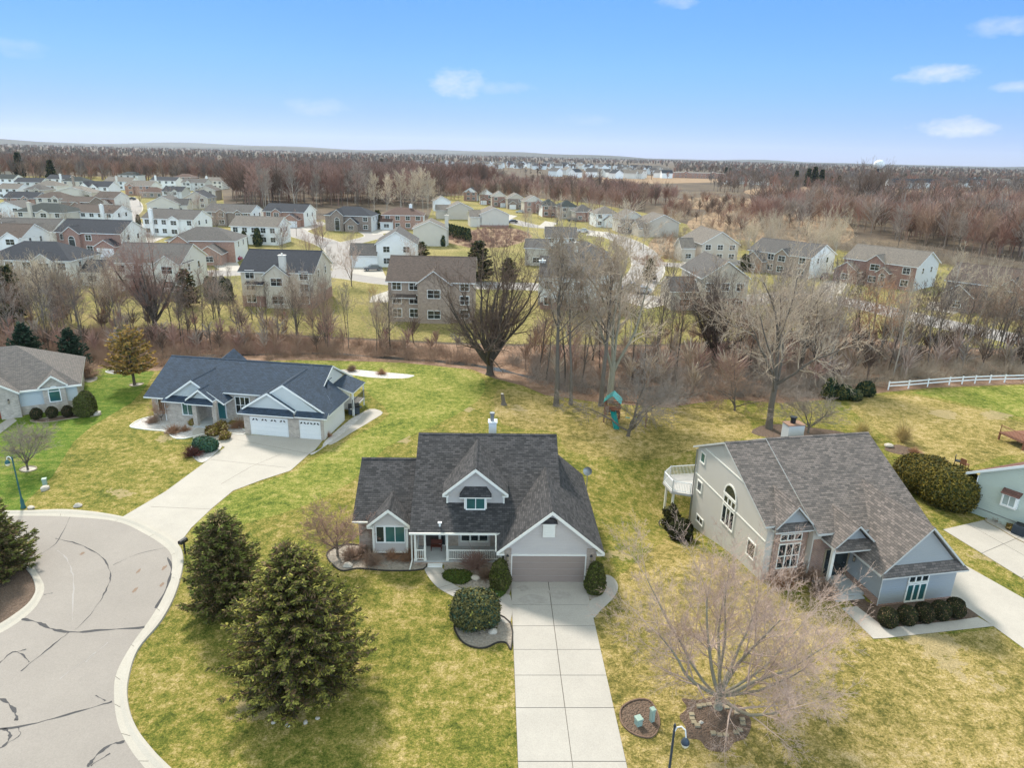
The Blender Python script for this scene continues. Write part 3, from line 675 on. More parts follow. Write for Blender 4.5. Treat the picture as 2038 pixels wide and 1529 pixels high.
def lantern(par, o, n=(0, -1, 0)):
    mb = MB(); x, y, z = o; x += n[0] * .12; y += n[1] * .12
    mb.bar((x - n[0] * .12, y - n[1] * .12, z + .1), (x, y, z + .22), .02, 0); mb.bar((x, y, z + .16), (x, y, z + .3), .1, 0, 8, .02); mb.bar((x, y, z - .16), (x, y, z + .16), .07, 1, 8); mb.bar((x, y, z - .2), (x, y, z - .16), .08, 0, 8)
    return mb.build('wall_lantern', ['dark', 'ring'], par)  # buff lantern body: warm glow put into the colour
def garage_door(par, o, face, w, h, rows=4, cols=4, m='door_w', arcs=0, name='garage_door'):
    t, n = face; mb = MB(); hw = w / 2
    for r in range(rows):
        z0, z1 = h * r / rows + .012, h * (r + 1) / rows - .012
        wbox(mb, o, t, n, -hw, hw, z0, z1, -.02, .015)
        for c in range(cols):
            u0, u1 = -hw + w * c / cols + .1, -hw + w * (c + 1) / cols - .1
            wbox(mb, o, t, n, u0, u1, z0 + .1, z1 - .1, .015, .026)
    d = mb.build(name, m, par)
    if arcs:
        gl = MB()
        for k in range(arcs):
            u = -hw + w * (k + .5) / arcs
            for s in (-1, 1):
                P = [(u + s * .06, h * .87), (u + s * .30, h * .83), (u + s * .30, h * .87), (u + s * .18, h * .945), (u + s * .08, h * .945)]
                gl.prism([(o[0] + t[0] * a + n[0] * .016, o[1] + t[1] * a + n[1] * .016, o[2] + b) for a, b in P], [x * .014 for x in n])
        gl.build('pane', 'glass', d)
    fm = MB()
    wbox(fm, o, t, n, -hw - .1, -hw, 0, h + .1, -.03, .05); wbox(fm, o, t, n, hw, hw + .1, 0, h + .1, -.03, .05); wbox(fm, o, t, n, -hw, hw, h, h + .1, -.03, .05)
    fm.build('door_frame', 'trim' if m != 'door_w' else 'trim_w', d)
    return d
def door(par, o, face, w, h, m, trim='trim', glass=None):
    t, n = face; mb = MB(); hw = w / 2
    wbox(mb, o, t, n, -hw, hw, 0, h, -.02, .03)
    for (u0, u1) in ((-hw + .1, -.05), (.05, hw - .1)):
        wbox(mb, o, t, n, u0, u1, .15, h * .42, .03, .045); wbox(mb, o, t, n, u0, u1, h * .5, h - .15, .03, .045)
    d = mb.build('door', m, par)
    fm = MB(); wbox(fm, o, t, n, -hw - .1, -hw, 0, h + .1, -.02, .06); wbox(fm, o, t, n, hw, hw + .1, 0, h + .1, -.02, .06); wbox(fm, o, t, n, -hw, hw, h, h + .1, -.02, .06)
    fm.build('door_frame', trim, d)
    hm = MB(); hm.bar((o[0] + t[0] * hw * .75 + n[0] * .03, o[1] + t[1] * hw * .75 + n[1] * .03, o[2] + 1), (o[0] + t[0] * hw * .75 + n[0] * .09, o[1] + t[1] * hw * .75 + n[1] * .09, o[2] + 1), .03, 0, 8); hm.build('handle', 'grey', d)
    return d
def railing(par, pts, h=.85, z=0.0, m='trim', step=.12, name='porch_railing', post=True):
    mb = MB()
    for a, b in zip(pts[:-1], pts[1:]):
        a = Vector(a); b = Vector(b); L = (b - a).length; d = (b - a) / L
        up = Vector((0, 0, 1))
        mb.bar(a + up * (z + h), b + up * (z + h), .045, 0, 4); mb.bar(a + up * (z + .12), b + up * (z + .12), .035, 0, 4)
        k = int(L / step)
        for i in range(1, k): mb.bar(a + d * (L * i / k) + up * (z + .12), a + d * (L * i / k) + up * (z + h), .018, 0, 4)
        if post:
            for p in (a, b): mb.bar(p + up * z, p + up * (z + h + .08), .055, 0, 4)
    return mb.build(name, m, par)

# ------------------------------------------------------------------ the house in the middle
def main_house():
    H = empty('house', (0.29, 39.16, 0), R(2), label='greige house with brown roof, steep centre dormer and closed taupe garage door', cat='house')
    sl = .607; z_of = lambda y: 2.83 + sl * (y - 1.5)
    W = MB()
    gable_wall_y(W, -.47, 5.5, 0, 10.8, -.4, 2.55, 5.42)                                         # garage wing
    W.prism([(-6.6, 4.0, -.4), (-6.6, 15.3, -.4), (-6.6, 15.3, 2.85), (-6.6, 8.6, 6.98), (-6.6, 4.0, z_of(4.0) - .16)], (9.8, 0, 0))
    W.prism([(-10.75, 3.6, -.1), (-10.75, 11.6, -.1), (-10.75, 11.6, 2.75), (-10.75, 7.7, 5.3), (-10.75, 3.6, 2.78)], (4.148, 0, 0))
    W.build('wall', 'sd_main', H)
    B = MB(); B.box(-10.7, -6.65, 3.55, 3.598, -.1, 2.6); B.box(-6.62, -.52, 3.94, 3.997, .3, 4.1)
    B.box(-.52, -.06, -.055, -.003, 0, 2.62); B.box(4.93, 5.55, -.055, -.003, 0, 2.62); B.box(5.503, 5.56, 0.0, 10.8, -.4, 1.0)
    B.box(-6.75, -.55, 1.95, 2.0, 0, .2)
    B.build('brick_facing', 'br_main', H)
    RF = MB()
    RF.slope([(-6.93, 1.5, 2.83), (3.5, 1.5, 2.83), (3.5, 8.6, 7.14), (-6.93, 8.6, 7.14)], .16)
    RF.slope([(-6.93, 8.6, 7.14), (3.5, 8.6, 7.14), (3.5, 15.7, 2.83), (-6.93, 15.7, 2.83)], .16)
    ridge_cap(RF, (-6.93, 8.6, 7.14), (3.5, 8.6, 7.14), (0, -1, -.6), (0, 1, -.6))
    RF.slope([(-11.1, 3.2, 2.69), (-6.9, 3.2, 2.69), (-6.9, 7.7, 5.47), (-11.1, 7.7, 5.47)], .16)
    RF.slope([(-11.1, 7.7, 5.47), (-6.9, 7.7, 5.47), (-6.9, 12.2, 2.69), (-11.1, 12.2, 2.69)], .16)
    ridge_cap(RF, (-11.1, 7.7, 5.47), (-6.95, 7.7, 5.47), (0, -1, -.6), (0, 1, -.6))
    rf = RF.build('roof', ['sh_main', 'trim'], H)
    CH = MB(); CH.box(-1.66, -1.06, 10.2, 10.9, 5.4, 7.35); CH.box(-1.72, -1.0, 10.14, 10.96, 7.35, 7.42); CH.bar((-1.4, 10.5, 7.42), (-1.4, 10.5, 8.0), .15, 1, 12); CH.bar((-1.4, 10.5, 8.0), (-1.4, 10.5, 8.12), .2, 1, 12)
    CH.build('chimney', ['sd_pale', 'grey'], rf)
    VP = MB(); VP.bar((-4.9, 1.95, 3.0), (-4.9, 1.95, 3.35), .07, 0, 10); VP.box(-5.03, -4.77, 1.85, 2.05, 3.32, 3.38); VP.build('vent_pipe', 'trim_w', rf)
    GR = MB(); gable_y(GR, -1.02, 6.02, -.5, 11.0, 2.62, 5.62, .17); GR.build('garage_roof', ['sh_main', 'trim'], H)
    BG = MB()                                                                                     # barge boards of the garage gable
    for s in (-1, 1): BG.prism([(2.5, -.53, 5.6), (2.5 + s * 3.54, -.53, 2.58), (2.5 + s * 3.54, -.53, 2.38), (2.5, -.53, 5.36)], (0, .028, 0))
    for s in (-1, 1): BG.box(2.5 + s * 3.27 - .24, 2.5 + s * 3.27 + .24, -.5, -.06, 2.36, 2.46)
    BG.build('barge_board', 'trim', H)
    garage_door(H, (2.43, -.004, 0), FR, 4.85, 2.05, 4, 8, 'door_taupe')
    V = MB(); V.box(1.95, 2.75, -.2, -.003, 3.55, 4.5); V.box(1.88, 2.82, -.24, -.003, 4.5, 4.56)
    for k in range(7): V.box(2.05, 2.65, -.225, -.2, 3.65 + k * .115, 3.72 + k * .115)
    v = V.build('gable_vent', 'trim', H)
    Q = MB(); P = [(2.35 + .55 * math.cos(math.pi * k / 8), 4.56 + .36 * math.sin(math.pi * k / 8)) for k in range(9)]
    Q.prism([(a, -.26, b) for a, b in P], (0, .25, 0)); Q.build('vent_hood', 'sh_main', v)
    lantern(H, (-.3, -.055, 1.95)); lantern(H, (5.22, -.055, 1.95))
    # dormer
    D = MB(); gable_wall_y(D, -4.45, -.58, 3.5, 8.0, 3.6, 4.75, 6.6); d = D.build('dormer', 'sd_main', H)
    DR = MB(); gable_y(DR, -4.78, -.25, 3.08, 8.2, 4.93, 6.85, .17); DR.build('dormer_roof', ['sh_main', 'trim'], d)
    DB = MB()
    for s in (-1, 1):
        DB.prism([(-2.515, 3.05, 6.83), (-2.515 + s * 2.28, 3.05, 4.9), (-2.515 + s * 2.28, 3.05, 4.7), (-2.515, 3.05, 6.6)], (0, .028, 0))
        DB.box(-2.515 + s * 1.97 - .06, -2.515 + s * 1.97 + .06, 3.46, 3.498, 3.9, 4.72); DB.box(-2.515 + s * 2.05 - .2, -2.515 + s * 2.05 + .2, 3.08, 3.47, 4.68, 4.76)
    DB.build('dormer_trim', 'trim', d)
    BB = MB(); BB.box(-3.3, -1.72, 3.08, 3.497, 3.68, 4.72); b = BB.build('dormer_bay', 'trim', H)
    BR = MB()
    BR.slope([(-3.62, 2.9, 4.76), (-1.4, 2.9, 4.76), (-1.75, 3.48, 5.32), (-3.27, 3.48, 5.32)], .08); BR.slope([(-3.62, 3.48, 4.76), (-3.62, 2.9, 4.76), (-3.27, 3.48, 5.32)], .08); BR.slope([(-1.4, 2.9, 4.76), (-1.4, 3.48, 4.76), (-1.75, 3.48, 5.32)], .08)
    BR.build('bay_roof', ['sh_main', 'trim'], b)
    window(b, (-2.5, 3.078, 3.82), FR, 1.22, .8, 2, 1, 'glass_t', 'trim_w', .07)
    # left bay
    L = MB(); gable_wall_y(L, -9.65, -7.24, 2.92, 3.62, .38, 2.5, 3.75); l = L.build('bay', 'sd_main', H)
    LR = MB(); gable_y(LR, -9.98, -6.98, 2.55, 5.4, 2.72, 3.98, .15); LR.build('bay_roof', ['sh_main', 'trim'], l)
    LT = MB()
    for s in (-1, 1):
        LT.prism([(-8.48, 2.52, 3.96), (-8.48 + s * 1.5, 2.52, 2.7), (-8.48 + s * 1.5, 2.52, 2.5), (-8.48, 2.52, 3.74)], (0, .028, 0)); LT.box(-8.445 + s * 1.17 - .07, -8.445 + s * 1.17 + .07, 2.88, 2.918, .44, 2.48)
        LT.box(-8.48 + s * 1.28 - .2, -8.48 + s * 1.28 + .2, 2.55, 2.9, 2.46, 2.54)
    LT.box(-9.68, -7.21, 2.88, 2.918, .36, .44); LT.build('bay_trim', 'trim', l)
    window(l, (-8.1, 2.915, 1.25), FR, 1.3, 1.2, 2, 1, 'glass_t', 'trim_w', .06); window(l, (-9.13, 2.915, 1.25), FR, .5, 1.2, 1, 1, 'glass', 'trim_w', .06)
    # porch
    P = MB(); P.box(-6.75, -.56, 2.0, 3.94, .12, .3); P.build('porch_floor', 'porch', H)
    ST = MB(); ST.box(-5.75, -4.75, 1.6, 1.998, 0, .15); ST.build('porch_step', 'trim_w', H)
    for x in (-6.62, -5.95, -4.42, -.72):
        q = MB(); q.box(x - .065, x + .065, 2.02, 2.15, .3, 2.68); q.box(x - .1, x + .1, 1.99, 2.18, .3, .42); q.box(x - .1, x + .1, 1.99, 2.18, 2.56, 2.66); q.build('porch_post', 'trim', H)
    PB = MB(); PB.box(-6.9, -.56, 1.98, 2.19, 2.68, 2.86); PB.box(-6.95, -1.05, 1.41, 1.498, 2.7, 2.83); PB.box(-11.1, -10.0, 3.12, 3.198, 2.56, 2.68); PB.bar((-1.08, 1.45, 2.72), (-1.08, .05, 2.3), .05); PB.build('gutter', 'trim', H)
    DS = MB(); DS.bar((-6.85, 1.95, .35), (-6.95, 1.3, .06), .05, 0, 4); DS.bar((-6.85, 1.98, .35), (-6.85, 1.98, 2.7), .05, 0, 4); DS.build('downspout', 'trim', H)
    railing(H, [(-6.55, 2.085, .3), (-6.0, 2.085, .3)], .8); railing(H, [(-4.35, 2.085, .3), (-.75, 2.085, .3)], .8); railing(H, [(-6.62, 2.2, .3), (-6.62, 3.9, .3)], .8)
    door(H, (-5.62, 3.935, .3), FR, .95, 2.05, 'door_brown'); window(H, (-4.83, 3.935, .4), FR, .3, 1.9, 1, 1, 'glass', 'trim', .05)
    SU = MB(); SU.box(-3.75, -1.45, 3.9, 3.937, .3, 3.2); SU.build('wall_panel', 'sd_main', H)
    window(H, (-2.58, 3.897, .78), FR, 1.85, 1.3, 3, 1, 'glass', 'trim', .08, .12)
    return H
main_house()
tb = MB(); tb.box(-.4, .4, -.16, .16, .32, .38); tb.box(-.4, .4, .14, .17, .42, .78)
for sx in (-.36, .36):
    for sy in (-.13, .13): tb.box(sx - .025, sx + .025, sy - .025, sy + .025, 0, .32)
tag(tb.build('bench', 'bench'), 'small dark brown bench on the front porch of the middle house', 'bench').location = (-5.1, 42.35, .305)

# ------------------------------------------------------------------ the blue-roofed ranch house on the left
def blue_house():
    a = R(-7.5); H = empty('house', (-26.03 + .4 * math.sin(R(7.5)), 62.59 + .4 * math.cos(R(7.5)), 0), a, label='pale brick ranch house with slate blue roof and white three-car garage', cat='house')
    W = MB(); W.box(-.55, 7.65, 0, 5.4, -.1, 2.5); W.prism([(-.55, .02, 2.5), (7.65, .02, 2.5), (3.75, .02, 5.35)], (0, 5.3, 0))
    W.prism([(1.5, 2.9, -.1), (1.5, 12, -.1), (1.5, 12, 2.4), (1.5, 7, 5.38), (1.5, 2.9, 3.1)], (4.3, 0, 0))
    W.prism([(-9.9, 1.6, 2.5), (-3.5, 1.6, 2.5), (-6.65, 1.6, 4.66)], (0, 2, 0))
    W.prism([(-6.9, 1.02, 2.6), (-4.3, 1.02, 2.6), (-5.6, 1.02, 3.98)], (0, .5, 0))
    W.prism([(-.2, -.02, 2.9), (4.6, -.02, 2.9), (2.21, -.02, 4.42)], (0, .03, 0))
    W.build('wall', 'sd_lblue', H)
    RW = MB(); RW.box(7.652, 7.69, .04, 5.4, -.1, 2.5); RW.prism([(5.802, 2.9, -.1), (5.802, 12, -.1), (5.802, 12, 2.4), (5.802, 7, 5.36), (5.802, 2.9, 3.1)], (.03, 0, 0)); RW.build('white_siding', 'sd_pale', H)
    B = MB(); B.box(-11.9, 1.5, 3.1, 12, -.1, 3.05); B.box(-11.9, -9.0, 2.1, 3.1, -.1, 2.5); B.box(-10.05, -6.55, 1.6, 3.1, -.1, 2.5)
    B.box(-.6, .06, -.06, -.003, 0, 2.4); B.box(4.0, 5.2, -.06, -.003, 0, 2.4); B.box(7.34, 7.7, -.06, -.003, 0, 2.4); B.box(.06, 7.34, -.06, -.003, 1.98, 2.4)
    B.build('brick_facing', 'br_pale', H)
    for x in (-6.35, -4.2):
        q = MB(); q.box(x - .22, x + .22, .75, 1.15, 0, 2.85); q.box(x - .27, x + .27, .7, 1.2, 0, .25); q.build('porch_column', 'br_pale', H)
    PF = MB(); PF.box(-6.6, -3.8, .55, 3.1, 0, .18); PF.build('porch_floor', 'porch', H)
    RF = MB(); s = .527; z = lambda y: 2.6 + s * (y - 1.5)
    RF.slope([(-12.35, 1.5, 2.6), (-4.15, 1.5, 2.6), (-4.15, 7, 5.5), (-12.35, 7, 5.5)], .14)
    RF.slope([(-4.15, 2.7, z(2.7)), (6.05, 2.7, z(2.7)), (6.05, 7, 5.5), (-4.15, 7, 5.5)], .14)
    RF.slope([(-12.35, 7, 5.5), (6.05, 7, 5.5), (6.05, 12.5, 2.6), (-12.35, 12.5, 2.6)], .14)
    ridge_cap(RF, (-12.35, 7, 5.5), (6.05, 7, 5.5), (0, -1, -.5), (0, 1, -.5))
    RF.build('roof', ['sh_blue', 'trim_w'], H)
    G2 = MB(); gable_y(G2, -.78, 8.28, -.02, 5.6, 2.62, 5.5, .14); 
    G2.slope([(3.75, 5.6, 5.5), (5.9, 5.6, 4.13), (5.9, 7, 4.13), (3.75, 7, 5.5)], .1); G2.slope([(-.78, 5.6, 2.62), (3.75, 5.6, 5.5), (3.75, 7, 5.5), (-.78, 7, 2.62)], .1)
    gable_y(G2, -.5, 4.92, -.3, 3.5, 2.93, 4.66, .14)
    pent(G2, -.85, 5.0, -.75, -.02, 2.5, 2.95, .35); pent(G2, 5.0, 8.3, -.6, .02, 2.5, 2.9, .0)
    G2.slope([(8.28, 1.6, 2.61), (8.28, 5.6, 2.61), (5.95, 5.6, 4.45), (6.9, 3.2, 3.52)], .06)
    G2.build('garage_roof', ['sh_blue', 'trim_w'], H)
    BG = MB()
    for (xm, hw, zp, ze, y) in ((3.75, 4.55, 5.48, 2.6, -.05), (2.21, 2.74, 4.64, 2.9, -.33)):
        for sg in (-1, 1):
            if xm > 3 and sg < 0: BG.prism([(xm, y, zp), (xm - 1.35, y, zp - .86), (xm - 1.35, y, zp - 1.04), (xm, y, zp - .2)], (0, .028, 0)); continue
            BG.prism([(xm, y, zp), (xm + sg * hw, y, ze), (xm + sg * hw, y, ze - .18), (xm, y, zp - .2)], (0, .028, 0))
    BG.prism([(6.06, 7, 5.5), (6.06, 12.5, 2.6), (6.06, 12.5, 2.42), (6.06, 7, 5.3), (6.06, 4.4, 3.95), (6.06, 4.4, 4.13)], (.03, 0, 0)); BG.build('barge_board', 'trim_w', H)
    E = MB(); gable_y(E, -9.98, -3.32, 1.25, 5.9, 2.55, 4.86, .14); gable_y(E, -7.08, -4.12, .62, 2.4, 3.02, 4.15, .12); pent(E, -10.05, -7.0, .95, 1.6, 2.48, 2.95, .3); pent(E, -7.15, -4.05, .42, 1.0, 2.6, 3.06, .2)
    E.build('entry_roof', ['sh_blue', 'trim_w'], H)
    EB = MB()
    for (xm, hw, zp, ze, y) in ((-6.65, 3.33, 4.84, 2.53, 1.22), (-5.6, 1.5, 4.13, 2.98, .59)):
        for sg in (-1, 1): EB.prism([(xm, y, zp), (xm + sg * hw, y, ze), (xm + sg * hw, y, ze - .16), (xm, y, zp - .2)], (0, .028, 0))
    EB.build('entry_trim', 'trim_w', H)
    RR = MB(); RR.slope([(-9.9, 6.7, 2.9), (-6.45, 7.1, 5.5), (-6.45, 9.5, 5.95), (-9.9, 9.5, 3.0)], .12); RR.slope([(-6.45, 7.1, 5.5), (-3.0, 6.7, 2.9), (-3.0, 9.5, 3.0), (-6.45, 9.5, 5.95)], .12); RR.prism([(-9.5, 9.3, 2.9), (-3.4, 9.3, 2.9), (-6.45, 9.3, 5.75)], (0, .1, 0), 0, 0)
    RR.build('rear_roof', ['sh_blue', 'sh_blue'], H)
    PP = MB(); PP.slope([(8.3, 6.6, 2.7), (8.3, 10.4, 2.7), (6.0, 10.4, 3.5), (6.0, 6.6, 3.5)], .12); PP.build('rear_porch_roof', ['sh_blue', 'trim_w'], H)
    for y in (6.8, 10.2):
        q = MB(); q.box(8.05, 8.17, y - .06, y + .06, 0, 2.6); q.build('porch_post', 'trim_w', H)
    dk = MB(); dk.box(5.85, 8.2, 6.7, 10.3, .75, .9); dk.build('rear_deck', 'deck', H); railing(H, [(8.15, 6.75, .9), (8.15, 10.2, .9)], .9, 0, 'dark', .14, 'deck_railing')
    garage_door(H, (2.03, -.01, 0), FR, 3.85, 1.88, 4, 8, 'door_w', 4); garage_door(H, (6.27, -.01, 0), FR, 2.05, 1.88, 4, 4, 'door_w', 3)
    door(H, (-4.75, 3.095, .18), FR, .8, 2.05, 'door_teal', 'trim_w'); window(H, (-2.35, 3.095, .95), FR, 1.5, 1.75, 3, 2, 'glass', 'trim_w', .08, .07)
    window(H, (-7.6, 1.597, .95), FR, 1.1, 1.25, 2, 1, 'glass_t', 'trim_w', .08); window(H, (-10.72, 2.097, .9), FR, .9, 1.3, 2, 1, 'glass', 'trim', .05)
    DS = MB(); DS.bar((-10.1, 1.2, 2.4), (-10.12, 1.55, 2.1), .045, 0, 4); DS.bar((-10.12, 1.55, 2.1), (-10.12, 1.55, .1), .045, 0, 4); DS.build('downspout', 'trim_w', H)
    DS = MB(); DS.bar((8.3, 6.6, 2.6), (8.3, 6.6, .1), .045, 0, 4); DS.build('downspout', 'trim_w', H)
blue_house()

# ------------------------------------------------------------------ the tall grey house on the right
def grey_house():
    H = empty('house', (23.97, 37.5, 0), R(11.4), label='tall grey house with high arched side window, rear deck and steep brown roof', cat='house')
    W = MB(); W.box(0, 5.5, 0, 6.2, -.1, 2.5); W.prism([(-.2, .02, 2.5), (5.5, .02, 2.5), (2.62, .02, 5.45)], (0, 5.5, 0))
    W.prism([(-5.45, 3.85, 2.6), (-3.05, 3.85, 2.6), (-3.05, 3.85, 4.2), (-4.25, 3.85, 5.45), (-5.45, 3.85, 4.2)], (0, 2, 0))
    W.prism([(-2.1, 2.35, 3.3), (.55, 2.35, 3.3), (-.78, 2.35, 4.65)], (0, 1.5, 0))
    W.build('wall', 'sd_blue', H)
    sl = .5; zr = 7.62; z = lambda y: zr - sl * abs(10.3 - y)
    M = MB()
    M.prism([(-3.0, 3.3, -.3), (-3.0, 14.6, -2.3), (-3.0, 14.6, z(14.6) - .2), (-3.0, 10.3, zr - .16), (-3.0, 3.3, z(3.3) - .2)], (8.35, 0, 0))
    M.prism([(-6.05, 3.9, -.6), (-6.05, 14.6, -2.4), (-6.05, 14.6, z(14.6) - .3), (-6.05, 10.3, zr - .28), (-6.05, 3.9, z(3.9) - .3)], (3.04, 0, 0))
    M.build('board_wall', 'sd_stucco', H)
    BD = MB()
    for (y0, y1, zz) in ((7.0, 13.4, 5.6), (3.95, 14.55, 2.95)):
        BD.box(-6.09, -6.052, y0, y1, zz - .05, zz + .05)
    BD.build('trim_band', 'trim', H)
    B = MB(); B.box(-5.5, -3.02, 3.8, 3.848, -.4, 4.05); B.box(-.06, -.003, .0, 3.3, -.1, .55); B.box(-2.9, -.06, 3.24, 3.298, -.1, 3.2); B.box(-.05, 5.5, -.05, -.003, -.1, .12)
    B.build('brick_facing', 'br_red', H)
    RF = MB()
    RF.slope([(-3.0, 2.85, z(2.85)), (5.6, 2.85, z(2.85)), (5.6, 10.3, zr), (-3.0, 10.3, zr)], .17)
    RF.slope([(-3.0, 10.3, zr), (5.6, 10.3, zr), (5.6, 15.0, z(15)), (-3.0, 15.0, z(15))], .17)
    RF.slope([(-6.32, 3.75, z(3.75) - .12), (-3.001, 3.75, z(3.75) - .12), (-3.001, 10.3, zr - .12), (-6.32, 10.3, zr - .12)], .15)
    RF.slope([(-6.32, 10.3, zr - .12), (-3.001, 10.3, zr - .12), (-3.001, 15.0, z(15) - .12), (-6.32, 15.0, z(15) - .12)], .15)
    ridge_cap(RF, (-3, 10.3, zr), (5.6, 10.3, zr), (0, -1, -.5), (0, 1, -.5)); ridge_cap(RF, (-6.32, 10.3, zr - .12), (-3.02, 10.3, zr - .12), (0, -1, -.5), (0, 1, -.5))
    rf = RF.build('roof', ['sh_grey', 'gutter'], H)
    GRf = MB(); gable_y(GRf, -.5, 5.76, -.32, 6.6, 2.58, 5.72, .16); pent(GRf, -.55, 5.8, -.55, .02, 2.48, 2.98, .42); GRf.build('garage_roof', ['sh_grey', 'gutter'], H)
    ER = MB(); gable_y(ER, -2.4, .85, 1.85, 5.0, 3.32, 4.88, .14); pent(ER, -2.45, .9, 1.6, 2.35, 3.22, 3.62, .35); ER.build('entry_roof', ['sh_grey', 'gutter'], H)
    LR = MB(); gable_y(LR, -5.82, -2.7, 3.5, 6.9, 3.98, 5.66, .14); pent(LR, -5.85, -2.72, 3.3, 3.85, 3.95, 4.3, .3); LR.build('gable_roof', ['sh_grey', 'gutter'], H)
    CH = MB(); CH.box(-.1, 1.25, 11.9, 12.8, 5.2, 7.75); CH.box(-.15, 1.3, 11.85, 12.85, 7.75, 7.82, 1); CH.bar((.5, 12.4, 7.82), (.5, 12.4, 8.25), .2, 2, 12); CH.bar((.5, 12.4, 8.25), (.5, 12.4, 8.33), .27, 2, 12); CH.build('chimney', ['gutter', 'copper', 'dark'], rf)
    window(H, (2.66, -.004, .18), FR, 1.35, 1.2, 3, 1, 'glass_t', 'trim', .09, .1); window(H, (2.66, -.004, 1.62), FR, 1.35, .5, 3, 1, 'glass', 'trim', .09, .1)
    window(H, (-4.3, 3.797, 3.05), FR, 1.5, .4, 3, 1, 'glass', 'trim', .06, .08); window(H, (-4.3, 3.797, .9), FR, 1.5, 1.8, 3, 2, 'glass', 'trim', .06, .08)
    d = door(H, (-1.0, 3.237, .25), FR, 1.7, 2.1, 'glass', 'ring'); 
    q = MB(); q.box(-2.3, -2.1, 2.05, 2.25, .2, 3.25); q.box(-2.36, -2.04, 1.99, 2.31, .2, .5); q.build('porch_column', 'trim', H)
    PF = MB(); PF.box(-2.6, -.07, 1.2, 3.24, 0, .2); PF.box(-2.4, -.3, .8, 1.198, 0, .1); PF.build('porch_floor', 'porch', H)
    # side windows
    window(H, (-6.053, 13.62, 4.3), LF, .6, .75, 1, 1, 'glass_t', 'trim'); window(H, (-6.053, 13.62, 1.75), LF, .6, .8, 1, 1, 'glass', 'trim'); window(H, (-6.053, 12.95, -.75), LF, 1.0, .45, 2, 1, 'glass', 'trim')
    arch_window(H, (-6.053, 8.95, 3.72), LF, 1.6, .0, 'glass', 'trim', .12); window(H, (-6.053, 8.9, 3.0), LF, 1.6, .5, 3, 1, 'glass', 'trim', .1, .12); window(H, (-6.053, 8.9, 1.3), LF, 1.6, 1.4, 3, 1, 'glass', 'trim', .1, .12)
    window(H, (-6.053, 5.4, .9), LF, .9, 1.1, 1, 1, 'glass', 'trim')
    DS = MB(); DS.bar((-6.12, 14.62, 5.0), (-6.12, 14.62, -1.9), .06, 0, 4); DS.build('downspout', 'grey', H)
    DS = MB(); DS.bar((-.04, -.04, 2.5), (-.04, -.04, .1), .045, 0, 4); DS.build('downspout', 'gutter', H)
    lantern(H, (-.003, 2.6, 1.9), (-1, 0, 0))
    DK = MB(); DK.prism([(-6.2, 14.65, .9), (-7.6, 15.4, .9), (-7.6, 17.2, .9), (-6.6, 18.2, .9), (3, 18.2, .9), (3, 14.65, .9)], (0, 0, -.2)); dk = DK.build('deck', 'deck', H)
    railing(dk, [(-6.25, 14.7, .9), (-7.5, 15.4, .9), (-7.5, 17.2, .9), (-6.55, 18.1, .9), (2.9, 18.1, .9)], .95, 0, 'trim_w', .13, 'deck_railing')
    for (x, y) in ((-7.3, 15.6), (-7.3, 17.0), (-3, 17.9), (2.6, 17.9)):
        q = MB(); q.box(x - .08, x + .08, y - .08, y + .08, -2.3, .7); q.build('deck_post', 'trim', dk)
grey_house()

# ------------------------------------------------------------------ the mint house cut by the right edge
def mint_house():
    H = empty('house', (38.11, 50.44, 0), R(-55), label='mint green house wall with boxed window at the right edge', cat='house')
    W = MB(); W.prism([(0, 0, -.2), (11, 0, -.2), (11, 0, 9.9), (0, 0, 3.65)], (0, 13, -2.3)); W.build('wall', 'sd_mint', H)
    RF = MB(); RF.slope([(-.85, -.35, 3.42), (11.4, -.35, 10.5), (11.4, 13, 8.2), (-.85, 13, 1.1)], .16); RF.build('roof', ['sh_red', 'trim_w'], H)
    BG = MB()
    BG.prism([(-.87, -.38, 3.39), (11.4, -.38, 10.47), (11.4, -.38, 10.2), (-.87, -.38, 3.18)], (0, .028, 0))
    BG.build('barge_board', 'trim_w', H)
    TB = MB(); TB.box(0, 11, -.035, -.003, .62, .68); TB.build('trim_band', 'grey', H)
    BX = MB(); BX.box(1.95, 3.05, -.4, -.003, 1.72, 2.9); b = BX.build('bay', 'trim_w', H); window(b, (2.5, -.402, 1.92), FR, .8, .8, 2, 1, 'glass_l', 'trim_w', .06)
    BR = MB(); BR.slope([(1.85, -.55, 2.86), (3.15, -.55, 2.86), (3.15, -.0, 3.12), (1.85, -.0, 3.12)], .08); BR.build('bay_roof', ['sh_red', 'sh_red'], b)
    DS = MB(); DS.bar((-.05, -.05, 3.4), (-.05, -.05, 0), .05, 0, 4); DS.build('downspout', 'trim_w', H)
    window(H, (6.5, -.004, 1.2), FR, 1.2, 1.2, 2, 1, 'glass', 'trim_w')
mint_house()

